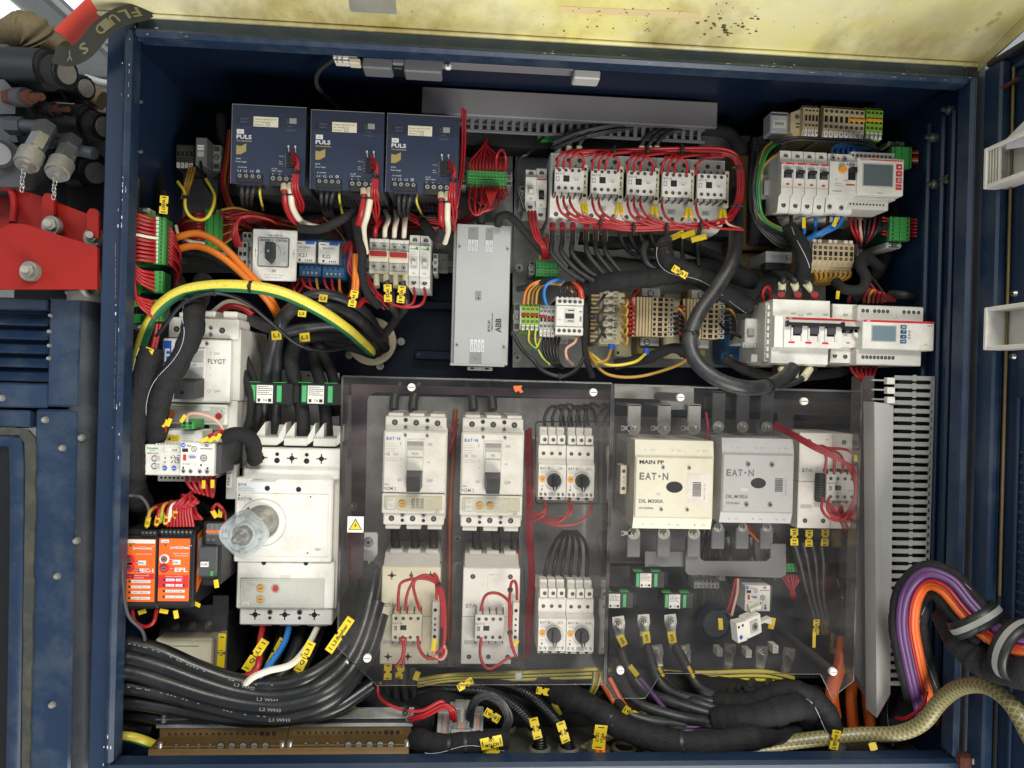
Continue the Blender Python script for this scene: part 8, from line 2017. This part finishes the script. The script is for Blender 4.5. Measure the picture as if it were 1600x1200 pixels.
for i in range(4): 
    wire([(586+i*15,371,1.11),(587+i*15,356,1.1),(594+i*13,342,1.11),(586+i*16,330,1.14)],4,('red','whitewire','whitewire','whitewire')[i],'%s cable into the top of the isolators, number %s' % (('red','white','white','white')[i],('one','two','three','four')[i]),cat='cable',name='cable',n=12)
    m = MB();m.tube([P(588+i*15,431,1.1),P(588.5+i*15,448,1.09)],.0048,'ivory',12);o = m.build('white_ferrule',None,P(588+i*15,431,1.1));tagit(o,'white sleeve below the isolators, number %s from the left' % ('one','two','three','four')[i],'sleeve')
for i in range(2): wire([(647+i*16,450,1.1),(648+i*16,464,1.08),(642+i*12,476+i*2,1.07),(620,478,1.07),(590,458,1.08),(573,430,1.1)],2.3,'red','red wire looping from the %s slim green-print breaker' % ('left','right')[i])
wire([(590,460,1.08),(585,472,1.07),(570,468,1.08),(560,478,1.09)],4.4,'red','thick red cable end under the left isolator',cat='cable',name='cable',n=12)
lumpy([(690,360,1.04),(684,374,1.04),(672,362,1.06),(660,345,1.1)],7,'blackmatte','black loom end below the rightmost power supply',cat='cable loom',name='cable_loom')
bundle([(724,170,1.06),(722,250,1.07),(714,300,1.06),(708,340,1.08),(700,352,1.12)],4,4,2,'red2','dark red wire beside the rightmost power supply','dark red wires beside the rightmost power supply')
# left green strip wiring
for i in range(11): wire([(322,332+i*5.2,1.14),(308,334+i*5,1.13),(292,338+i*4,1.14),(276+i % 3*2,352+i*1.5,1.16)],1.9,('red','red','ochrewire','red2')[i % 4] if i < 4 else 'red','red wire left of the green strip beside the rotary switch','red wires left of that green strip')
for i in range(11): wire([(346,332+i*5.2,1.14),(360,334+i*4,1.13),(374,338+i*3,1.14),(390,345+i*2,1.16)],1.9,('red2','ochrewire','red2')[i % 3],'wire right of the green strip beside the rotary switch','wires right of that green strip')
wire([(278,284,1.08),(288,300,1.07),(290,325,1.06),(300,340,1.06),(318,343,1.06),(330,330,1.06),(335,305,1.08),(322,280,1.1)],2.4,'yelwire','yellow wire drooping above the green strip at the upper left',ties=((.2,4),))
wire([(275,353,1.07),(280,368,1.06),(298,377,1.07),(318,380,1.1)],2.4,'whitewire','white wire curling below the green strip at the upper left')
wire([(312,235,1.13),(318,280,1.11),(336,310,1.1),(334,335,1.11)],2.6,'black','black wire from the shaded fuse terminal down to the green strip')
for i in range(3): wire([(296+i*4,262,1.14),(290+i*4,285,1.13),(284+i*3,310,1.15)],2.2,'ochrewire','dull ochre wire below the shaded terminal block','ochre wires below the shaded terminal block')
# left wall: red wires from frame into green strips
for i in range(12): wire([(196,328+i*5,1.02),(202,330+i*7,.99),(214,334+i*6.5,.985),(230,339+i*6.2,.99),(243,341.5+i*6.1,.998)],2.2,'red' if i != 5 else 'whitewire','red wire sweeping into the tall green strip on the left wall' if i != 5 else 'single white wire sweeping into the tall green strip on the left wall','red wires into the tall left wall strip' if i != 5 else None)
for i in range(5): wire([(198,390+i*4,1.0),(206,408+i*5,.985),(220,422+i*5,.985),(241,427+i*6.5,.998)],2.2,'red','red wire into the middle green strip on the left wall','red wires into the middle left wall strip')
for i in range(5): wire([(199+i*1.5,400,.99),(202+i*2,440,.98),(212+i,462+i*3,.98),(241,472+i*6.3,.998)],2.2,'red','red wire into the lowest green strip on the left wall','red wires into the lowest left wall strip')
for i in range(10): wire([(257,350+i*6,1.02),(268,360+i*6,1.02),(276+i % 4*2,385+i*5,1.04),(272,420+i*4,1.06)],2,'red2' if i % 3 else 'red','dark red wire behind the green strips on the left wall','dark red wires behind the left wall strips')
# overload relay area
for i in range(5): wire([(292+i*9,742,1.02),(294+i*9,756,1.0),(308+i*6,768+i*2,1.0),(316+i*5,740,1.03)],2.6,'red','red wire looping below the overload relay at the left','red wires below the left overload relay')
for i in range(9): wire([(262+i*5,822,.99),(266+i*4,800-(i*37) % 18,.98),(285+i*3,780+(i*13) % 10,.98),(300-(i*7) % 20,775,1.0),(292+i*3,812,1.0)],2.3,'red','red wire looping above the orange EFL relay','red wires above the orange EFL relay')
for i in range(5): wire([(240,792+i*2,1.0),(262,786+i*2,.99),(285,782,.99),(300,776-i*2,1.0)],2.3,'red' if i % 2 else 'red2','red wire running level above the orange relays','level red wires above the orange relays')
for i,(x,y,mt) in enumerate(((229,814,'yellow'),(244,812,'yellow'),(250,806,'lime'),(258,810,'yellow'),(263,806,'whitewire'),(272,802,'yellow'))):
    o = wire([(x,y+10,.99),(x+2,y,.98),(x+6,y-16,.98),(x+18,y-22,1.0)],2.4,'whitewire' if mt == 'whitewire' else ('red' if i % 2 else 'ochrewire'),'marked wire plugged on top of the orange relays, number %s' % ('one','two','three','four','five','six')[i])
    m = MB();m.tube([P(x+.5,y+7,.986)-o.location,P(x+3,y-5,.979)-o.location],.0034,mt,10);m.build('marker_sleeve',o)
wire([(229,818,.985),(232,795,.98),(222,778,.97),(205,774,.97),(190,776,.96)],2.4,'dgrey','thin grey cable curving over the left orange relay',cat='cable',name='cable')
wire([(190,850,.955),(192,910,.953),(200,960,.955),(222,985,.97),(228,1010,.99)],2.4,'dgrey','thin grey cable running down the left edge past the orange relay',cat='cable',name='cable')
wire([(207,952,1.0),(210,970,.99),(225,979,.985),(240,972,.985),(245,950,1.0)],2.6,'red','red wire hanging in a U below the orange relays')
for i,(x,y,a) in enumerate(((222,956,-20),(256,955,10),(275,960,80),(307,944,20),(338,912,80),(335,803,60),(344,802,95))): marker(x,y,a,13,7,1.0,'','small yellow wire tag near the orange relays, number %s' % ('one','two','three','four','five','six','seven')[i],notch=False)
for i in range(2): wire([(334+i*12,812,1.02),(332+i*14,796,1.0),(340,788,1.0),(350,800,1.0),(351,815,1.02)],2.4,'red','%s red wire loop above the black plug-in relay' % ('left','right')[i])
# wires over overload top
wire([(292,658,1.0),(294,648,.99),(308,646,.985),(330,652,.985),(345,664,.99),(350,680,1.0)],2.1,'pinkwire','pale wire arching over the overload relay')
for i,(x,y,a) in enumerate(((257,661,115),(264,660,110),(286,654,120),(320,687,-30),(331,686,-45),(341,683,-60),(318,757,90),(332,756,90))): marker(x,y,a,13,6,.985,'','small yellow wire tag around the overload relay, number %s' % ('one','two','three','four','five','six','seven','eight')[i],notch=False)
for i in range(2): wire([(252+i*6,674,1.0),(254+i*6,660,.99),(262+i*5,645,1.0)],2.2,'red','%s short red wire on top of the warning-labelled module' % ('left','right')[i])
wire([(322,685,.99),(334,678,.985),(345,674,.99),(352,678,1.0)],2.6,'red','red wire above the overload relay')
# middle terminals
for i in range(4): wire([(818+i*6.5,475,1.1),(822+i*6,455,1.09),(835+i*5,442+i,1.08),(860,437+i*2,1.08),(885,442+i*2,1.08),(905,460+i*2,1.09)],2.2,('orangewire','ochrewire','brownwire','ochrewire')[i],'orange-brown wire arching over the earth terminals','orange-brown wires arching over the earth terminals')
wire([(854,476,1.09),(850,460,1.08),(854,445,1.07),(868,438,1.07),(880,440,1.08)],2.8,'bluewire','blue wire arching above the grey terminal block')
for i in range(5): wire([(875+i*7.5,464,1.07),(876+i*7,452,1.06),(884+i*2,441,1.07)],2.0,'black' if i < 4 else 'red','wire into the top of the compact relay contactor, number %s' % ('one','two','three','four','five')[i])
for i in range(3): wire([(890+i*6,441,1.07),(903+i*3,452,1.07),(908+i*2,466,1.08)],2.0,('red','orangewire','red')[i],'coloured wire falling right of the compact relay contactor','coloured wires right of the compact relay')
for i in range(2): wire([(826+i*11,517,1.1),(826+i*12,535,1.09),(838+i*6,545+i*6,1.08),(845+i*6,530+i*30,1.1)] if i == 0 else [(836,517,1.1),(836,535,1.09),(846,558,1.08),(858,570,1.09)],2.6,'earthcable','%s green-yellow wire under the earth terminals' % ('curling','falling')[i])
for i in range(5): wire([(850+i*6,527,1.11),(850+i*5,550,1.1),(862+i*3,568,1.1),(880,575,1.12)],2.4,'black','black wire below the grey terminal block','black wires below the grey terminal block')
wire([(902,524,1.1),(898,535,1.08),(885,545,1.08),(886,560,1.08),(895,570,1.1)],2.3,'pinkwire','pale wire curling below the compact relay contactor')
wire([(800,520,1.08),(815,545,1.07),(832,562,1.06),(850,580,1.06),(878,588,1.06),(900,578,1.07),(912,560,1.08)],3.2,'black','black cable sagging below the earth terminals',cat='cable',name='cable',ties=((.66,5),))
lumpy([(913,445,1.1),(915,500,1.09),(914,550,1.09),(926,590,1.1)],5,'blackmatte','slim black loom left of the connector transformer',cat='cable loom',name='cable_loom')
lumpy([(808,452,1.1),(826,448,1.09),(850,440,1.08),(868,436,1.08)],5,'blackmatte','tapered black sleeve above the earth terminals',cat='cable loom',name='cable_loom')
for i in range(5): wire([(916,470+(i*23) % 70,1.09),(930,478+(i*19) % 60,1.08),(946,460+i*17,1.08)],2.2,'black','black wire plugged in the left of the connector transformer','black wires left of the connector transformer')
for i in range(5): wire([(972,466+i*15,1.09),(980,468+i*15,1.08),(978,478+i*15,1.08),(970,475+i*15,1.09)],2.2,'ochrewire','ochre wire loop at the right of the connector transformer','ochre loops right of the connector transformer')
for k,x in enumerate((985,1064)):
    for i in range(7): wire([(x+6,480+i*7,1.1),(x,478+i*7,1.09),(x-3+i % 2*3,486+i*6,1.1),(x+5,520-i*2,1.13)],2.0,'red2' if i % 2 else 'red','red wire at the left of the %s beige transformer' % ('left','right')[k],'red wires left of the %s beige transformer' % ('left','right')[k])
    for i in range(6): wire([(x+68,482+i*8,1.09),(x+78,484+i*7,1.08),(x+84,500+i*4,1.1),(x+78,530,1.13)],2.2,'ochrewire' if i == 0 else 'black','wire at the right of the %s beige transformer' % ('left','right')[k],'wires right of the %s beige transformer' % ('left','right')[k])
wire([(990,485,1.1),(988,466,1.08),(998,452,1.09)],2.2,'red','red wire curling over the left beige transformer')
for i,(p,mt) in enumerate((([(955,545,1.1),(948,562,1.08),(930,565,1.08),(918,545,1.1)],'ochrewire'),([(1010,552,1.1),(990,566,1.08),(950,570,1.08),(922,552,1.1)],'yelwire'),([(1085,550,1.1),(1060,570,1.08),(1000,588,1.08),(950,585,1.08),(922,560,1.1)],'ochrewire'))):
    o = wire(p,2.4,mt,'%s wire sagging under the middle transformers, ending in a blue lug' % ('short ochre','yellow','long ochre')[i])
    if i < 2: m = MB();q = P(p[0][0]+1,p[0][1]-4,1.1);m.tube([P(p[0][0],p[0][1]-8,1.1)-o.location,P(p[0][0],p[0][1]+2,1.1)-o.location],.0045,'blue',12);m.build('blue_lug',o)
# wires inside the left cover
for i in range(6):
    k = i // 3;x = 852+i*12.5
    wire([(x,672,1.1),(x-1,652,1.09),(x+9,636-(i % 3)*2,1.09),(x+24,640,1.1),(x+30,665,1.12)],2.6,'cable','black wire arching over the upper motor starters','black wires over the upper motor starters')
    wire([(852+i*13,912,1.1),(852+i*13,892,1.09),(858+i*12,868,1.1),(868+i*9,845,1.13),(880+i*4,830,1.16)],3,'cable','black wire rising from the lower motor starters','black wires rising from the lower motor starters')
for i,(a,b) in enumerate(((848,878),(889,924),(848,924))):
    wire([(a+2,782,1.07),(a+4,796+i*3,1.05),(a-14,806+i*4,1.06),(830,800+i*6,1.1)],2.0,'red','red wire leaving the bottom of the upper motor starters, number %s' % ('one','two','three')[i])
wire([(924,782,1.07),(922,800,1.05),(900,818,1.05),(865,820,1.05),(840,808,1.07),(828,796,1.1)],2.0,'red','long red wire sweeping under the upper right motor starter')
wire([(889,782,1.07),(888,800,1.05),(872,816,1.05),(850,814,1.06),(832,800,1.1)],2.0,'red','red wire sweeping under the upper left motor starter')
bundle([(826,672,1.15),(828,760,1.14),(828,830,1.13),(832,900,1.13),(828,960,1.13),(824,1030,1.13)],8,5,1.9,'red2','red wire running down between the contactors and motor starters','red wires down the middle of the left cover',twist=.2)
bundle([(712,640,1.17),(708,720,1.17),(704,800,1.16),(703,900,1.16),(701,1000,1.16)],6,3,2.2,['brownwire','red2'],'dark brown wire running down behind the two case breakers','brown wires between the case breakers',twist=.1)
for i in range(2): wire([(715,655+i*8,1.15),(706,672+i*20,1.13),(700,680+i*30,1.14)],2.4,'red','%s red wire right of the left case breaker' % ('upper','lower')[i])
for i in range(4): bc([(615+i*30 if i < 2 else 740+(i-2)*30,640,1.16),(617+i*30 if i < 2 else 738+(i-2)*30,620,1.17),(625+i*30 if i < 2 else 730+(i-2)*30,600,1.18)],8,'dark cable above the case breakers, number %s' % ('one','two','three','four')[i])
# lower contactor wiring: cream
def cw(pts,lab,mt='red',Y=1.04,**k): return wire([(x,y,Y) for x,y in pts],2.3,mt,lab,n=10,**k)
cw([(622,955),(623,925),(628,910),(650,904),(672,906),(690,920),(695,950),(696,985),(692,1010),(678,1024)],'red wire arching highest over the lower cream contactor')
cw([(633,955),(636,930),(645,910),(660,900),(675,903),(686,915),(692,940),(694,990),(690,1020)],'second red wire arching over the lower cream contactor',ties=((.62,4),))
cw([(657,955),(650,935),(646,915),(652,903),(668,899),(682,912),(690,945),(690,980)],'third red wire, kinked, over the lower cream contactor')
cw([(682,937),(682,915),(678,897),(684,905),(690,930)],'short red wire above the lower left suppressor')
for i,p in enumerate(([(624,996),(630,1008),(628,1028),(618,1042)],[(634,996),(632,1015),(630,1040)],[(653,996),(656,1015),(668,1028),(690,1026),(697,1010)])): cw(p,'red wire below the lower cream contactor relay, %s' % pos3[i])
cw([(676,1012),(680,1024),(690,1030),(697,1020),(694,1008)],'pale wire curl below the lower left suppressor','pinkwire')
marker(678,1008,97,20,7,1.035,'','yellow sleeve tag below the lower left suppressor',notch=False)
cw([(751,955),(756,935),(765,927),(780,928),(795,940),(800,960)],'red wire arching from the lower white contactor relay')
cw([(808,937),(807,915),(803,908),(798,915),(796,950),(798,1000),(808,1032)],'red wire looping over the lower middle suppressor',ties=((.55,4),(.8,4)))
cw([(752,996),(750,1020),(754,1036),(764,1045),(780,1038),(792,1030),(803,1028)],'red wire hanging below the lower white contactor relay')
cw([(799,950),(797,990),(802,1015),(812,1038)],'red wire beside the lower middle suppressor');marker(806,1005,120,12,6,1.04,'','small yellow tag beside the lower middle suppressor',notch=False)
lumpy([(800,1032,1.04),(812,1036,1.035),(818,1044,1.05)],5,'blackmatte','black tied knot of wires at the bottom of the left cover',cat='cable loom',name='cable_loom')
# right white contactor red loop
gg = 'red wires around the right white contactor'
for i in range(5): wire([(1213-i,660+i*2,1.1),(1240,676+i*2,1.06),(1272,694+i*2,1.03),(1300+i*3,708+i*3,1.02),(1325+i*2,730,1.02),(1336+i,760,1.02),(1330+i,790,1.025),(1312+i*4,808+i*2,1.04),(1300-i*2,800-i*4,1.04)],1.8,'red2','red wire sweeping in an arc around the right white contactor',gg,n=10)
for i in range(3): wire([(1276+i*4,696,1.03),(1290+i*12,712,1.03),(1289+i*14,738,1.04)],2.2,'red','red wire dropping onto the K12 relay block','red wires onto the K12 relay block')
for i in range(2): wire([(1286+i*9,778,1.04),(1284+i*9,795,1.03),(1296+i*8,810,1.03),(1318,812,1.03),(1330,796,1.03)],2.2,'red','%s red wire under the K12 relay block' % ('left','right')[i])
wire([(1290,700,1.03),(1320,702,1.04),(1334,710,1.06)],2.2,'red','red wire ending in a yellow sleeve at the right white contactor');marker(1337,716,95,10,6,1.05,'','yellow sleeve at the top right of the right white contactor',notch=False)
bundle([(1312,790,1.04),(1318,815,1.06),(1326,832,1.1)],4,4,2,['red','pinkwire','red2'],'wire leaving the lower right of the white contactor','wires leaving the lower right of the white contactor')
wire([(1103,645,1.12),(1106,670,1.11),(1104,695,1.12)],2.4,'red2','dark red wire right of the cream contactor terminals')
bundle([(1165,820,1.16),(1190,845,1.15),(1215,870,1.15),(1232,880,1.16)],5,5,2,['red2','orangewire'],'dull red wire crossing behind the grey busbar','dull red wires behind the grey busbar')
fan([(1220+i*5,898,1.15) for i in range(8)],[(1238,925,1.14),(1240,935,1.15)],2,'red2','red wire fanning under the lower right green plug','red wires under the lower right green plug',spread=3)
wire([(1153,905,1.12),(1152,925,1.1),(1146,950,1.08),(1143,962,1.07)],2.2,'pinkwire','pale wire feeding the tilted timer');wire([(1149,905,1.12),(1143,935,1.1),(1137,955,1.08)],2.2,'red','red wire feeding the tilted timer')
for i in range(6): wire([(1110+i*5,800+i*6,1.17),(1090+i*9,870,1.18),(1100+i*14,930,1.18),(1090+i*20,990,1.18)],3,('cable','black')[i % 2],'dark wire behind the lower right busbars','dark wires behind the lower right busbars')
wire([(1000,1060,1.05),(1060,1128,1.03),(1110,1131,1.03)],3.6,'purple','purple cable behind the long loom, left',cat='cable',name='cable');wire([(1010,1118,1.04),(1060,1138,1.03),(1112,1140,1.03)],3.6,'purple','second purple cable under the loom',cat='cable',name='cable')
for i in range(3): wire([(936+i*8,1060,1.07),(962+i*6,1100,1.05),(985+i*8,1130,1.04),(1010+i*6,1150,1.05)],4.4,('orange','cable','orange')[i],'%s cable passing behind the long bottom loom' % ('left orange','black','right orange')[i],cat='cable',name='cable')
for i in range(2): wire([(933+i*8,1140,1.0),(934+i*8,1160,1.0),(932+i*9,1182,1.01)],4,'orange','%s of two orange wires standing in the floor gland' % ('left','right')[i],cat='cable',name='cable')
for i in range(3): wire([(938-i*5,1050,1.05),(934-i*4,1070,1.04),(922-i*3,1092,1.05)],2.6,('earthcable','ochrewire','earthcable')[i],'yellow-green wire falling at the join of the two covers','yellow-green wires at the join of the covers')
lumpy([(900,1090,1.12),(960,1100,1.12),(1000,1112,1.12),(1080,1150,1.12)],16,'blackmatte','dark loom in the background of the bottom right',cat='cable loom',name='cable_loom')
lumpy([(690,1120,1.14),(780,1130,1.14),(880,1125,1.14),(960,1135,1.14)],22,'blackmatte','dark loom lying at the back of the floor',cat='cable loom',name='cable_loom')
lumpy([(560,1100,1.14),(640,1098,1.14),(760,1090,1.15),(900,1090,1.15)],22,'blackmatte','dark loom along the bottom of the back wall',cat='cable loom',name='cable_loom')
lumpy([(190,1150,1.1),(300,1155,1.1),(450,1150,1.1),(600,1140,1.1)],24,'blackmatte','dark loom behind the brass earth bars',cat='cable loom',name='cable_loom')
lumpy([(960,1060,1.14),(1050,1070,1.13),(1180,1085,1.13),(1290,1095,1.13)],22,'blackmatte','dark loom behind the lug cables',cat='cable loom',name='cable_loom')

# ================================================================ YELLOW CABLE MARKERS
T = [(256,320,92,28,12,.99,'W007','standing above the left wall strips'),(230,557,110,28,13,.975,'W017','on the loom below the left wall strips'),
     (1062,425,30,26,11,1.02,'W28','on the loom above the beige transformers'),(531,992,-57,62,13,.975,'L3:Busbar','reading L3:Busbar at the corner of the left cover'),
     (399,1024,-58,56,14,1.0,'Q1:L1','behind the red cable, reading Q1:L1'),(431,1020,-62,50,12,1.04,'','half hidden behind the blue cable'),(476,1026,-66,52,14,.99,'Q1:L3','reading Q1:L3 beside the white cable'),(346,1020,-88,60,12,1.03,'Q1','behind the bent clear shield'),
     (727,1069,-30,26,11,1.0,'','below the left cover edge, tilted up'),(768,1160,-12,34,18,.965,'W1/MO CH','on the loom under the push-in block'),(768,1174,-25,24,12,.975,'','tucked under the loom tag'),
     (769,1118,30,26,13,1.0,'W18','inside the coil of black wires'),(837,1138,75,34,14,1.02,'W19/ANA','on the left ribbed conduit'),(880,1144,72,34,14,1.02,'W20/ANA','on the right ribbed conduit'),
     (848,1080,10,20,11,1.05,'','above the start of the long loom'),(870,1108,60,24,8,1.06,'','behind the right ribbed conduit'),(937,1152,97,38,20,.985,'W21/OUT','around the two orange wires'),
     (985,1113,30,26,12,1.02,'W30','between orange wire and long loom'),(1305,1156,100,30,14,.98,'W60B','at the foot of the bending loom'),(1364,1166,70,14,12,1.0,'','by the trunking foot'),
     (1275,980,92,24,11,1.1,'W55','hanging alone behind the right cover'),(1206,974,-80,18,10,1.1,'','beside the tilted timer, right'),(1126,975,85,18,7,1.1,'','beside the tilted timer, left'),
     (972,1001,62,18,12,1.11,'W70','on the far left lug cable'),(1010,996,82,18,12,1.11,'W71','on the second lug cable'),(1050,996,78,18,12,1.11,'W72','on the third lug cable'),(990,1048,50,20,8,1.08,'','low on the far left lug cable'),(1033,1050,60,16,5,1.08,'','edge-on below the third lug'),(1080,1050,62,20,5,1.08,'','edge-on below the fifth lug'),
     (1241,839,88,26,12,1.1,'K12','first of three under the right white contactor'),(1264,841,90,26,12,1.1,'K12','middle of three under the right white contactor'),(1289,840,92,26,12,1.1,'K12','last of three under the right white contactor'),
     (606,1050,90,24,12,1.09,'','leftmost below the cream contactor, under the cover'),(625,1050,100,20,12,1.09,'','second below the cream contactor, under the cover'),(651,1056,110,14,9,1.09,'','third below the cream contactor, under the cover'),
     (552,467,100,26,12,1.03,'W10','on the orange wires under the isolators'),(606,458,87,27,12,1.07,'W25','left one under the isolators'),(627,460,95,27,12,1.07,'W26','right one under the isolators'),
     (505,466,5,13,12,1.05,'L3','on the highest black arching cable'),(476,469,20,13,10,1.05,'L2','left of the highest cable tag'),(472,490,5,13,10,1.05,'L2','below on the second black arching cable'),(432,524,-5,15,14,1.06,'L1','left one on the level black cable'),(476,527,-8,16,14,1.06,'L1','right one on the level black cable'),
     (1272,1000,90,24,5,1.09,'','edge-on beside the left orange cable'),(1328,975,90,20,5,1.1,'','edge-on at the trunking edge')]
for (x,y,a,w,h,Yv,tx,lb) in T: marker(x,y,a,w,h,Yv,tx,'yellow cable marker ' + lb,notch=w > 19 and h > 8)
for i in range(2):
    m = MB();q = P((810,1178)[i],(1056,560)[i],1.05);m.wbox(q.x-.005,1.048,q.z-.006,q.x+.005,1.051,q.z+.006,'lgrey',.001)
    o = m.build('label_tab',None,q);tagit(o,('loose grey tab on the sill of the left cover','small grey tab under the side contact')[i],'label')

bundle([(505,345,1.14),(530,372,1.13),(548,410,1.12),(575,450,1.12),(600,480,1.14)],6,8,1.8,['black','red2','black','brownwire'],'thin wire falling behind the red-levered isolators','thin wires behind the isolators')
bundle([(640,338,1.12),(665,350,1.11),(700,352,1.12),(712,330,1.13)],6,7,1.8,['red2','black','red2'],'thin wire left of the filter box top','thin wires left of the filter box top')
bundle([(1180,235,1.08),(1176,290,1.07),(1182,340,1.07),(1215,375,1.08),(1240,382,1.09)],8,8,2.2,'black','black wire hanging beside the brass-coloured core','black wires beside the brass-coloured core')
bundle([(1375,455,1.1),(1340,400,1.13),(1360,350,1.14),(1410,300,1.16),(1440,250,1.17)],7,9,2.2,['black','black','red2'],'dark wire crossing behind the green plugs at the right','dark wires behind the green plugs')
# ================================================================ the smallest wires beyond 300 as one tangle
WIRES.sort(key=lambda w: -w[0] - (9 if w[1].children else 0))
m = MB()
for _,o in WIRES[292:]:
    b = len(m.v);me = o.data;L = o.location
    m.v += [tuple(v.co + L) for v in me.vertices];ix = [m.mi(q.name) for q in me.materials]
    A,B = me.attributes['ang'].data,me.attributes['len'].data
    for i in range(len(me.vertices)): m.attr[b+i] = (A[i].value,B[i].value)
    for f in me.polygons: m.f.append(tuple(b+i for i in f.vertices));m.m.append(ix[f.material_index]);m.sm.append(f.use_smooth)
    bpy.data.objects.remove(o)
o = m.build('small_wires',None,P(800,600,1.12));tagit(o,'tangle of thin red, black and ochre control wires between the devices','wires',None,'stuff')
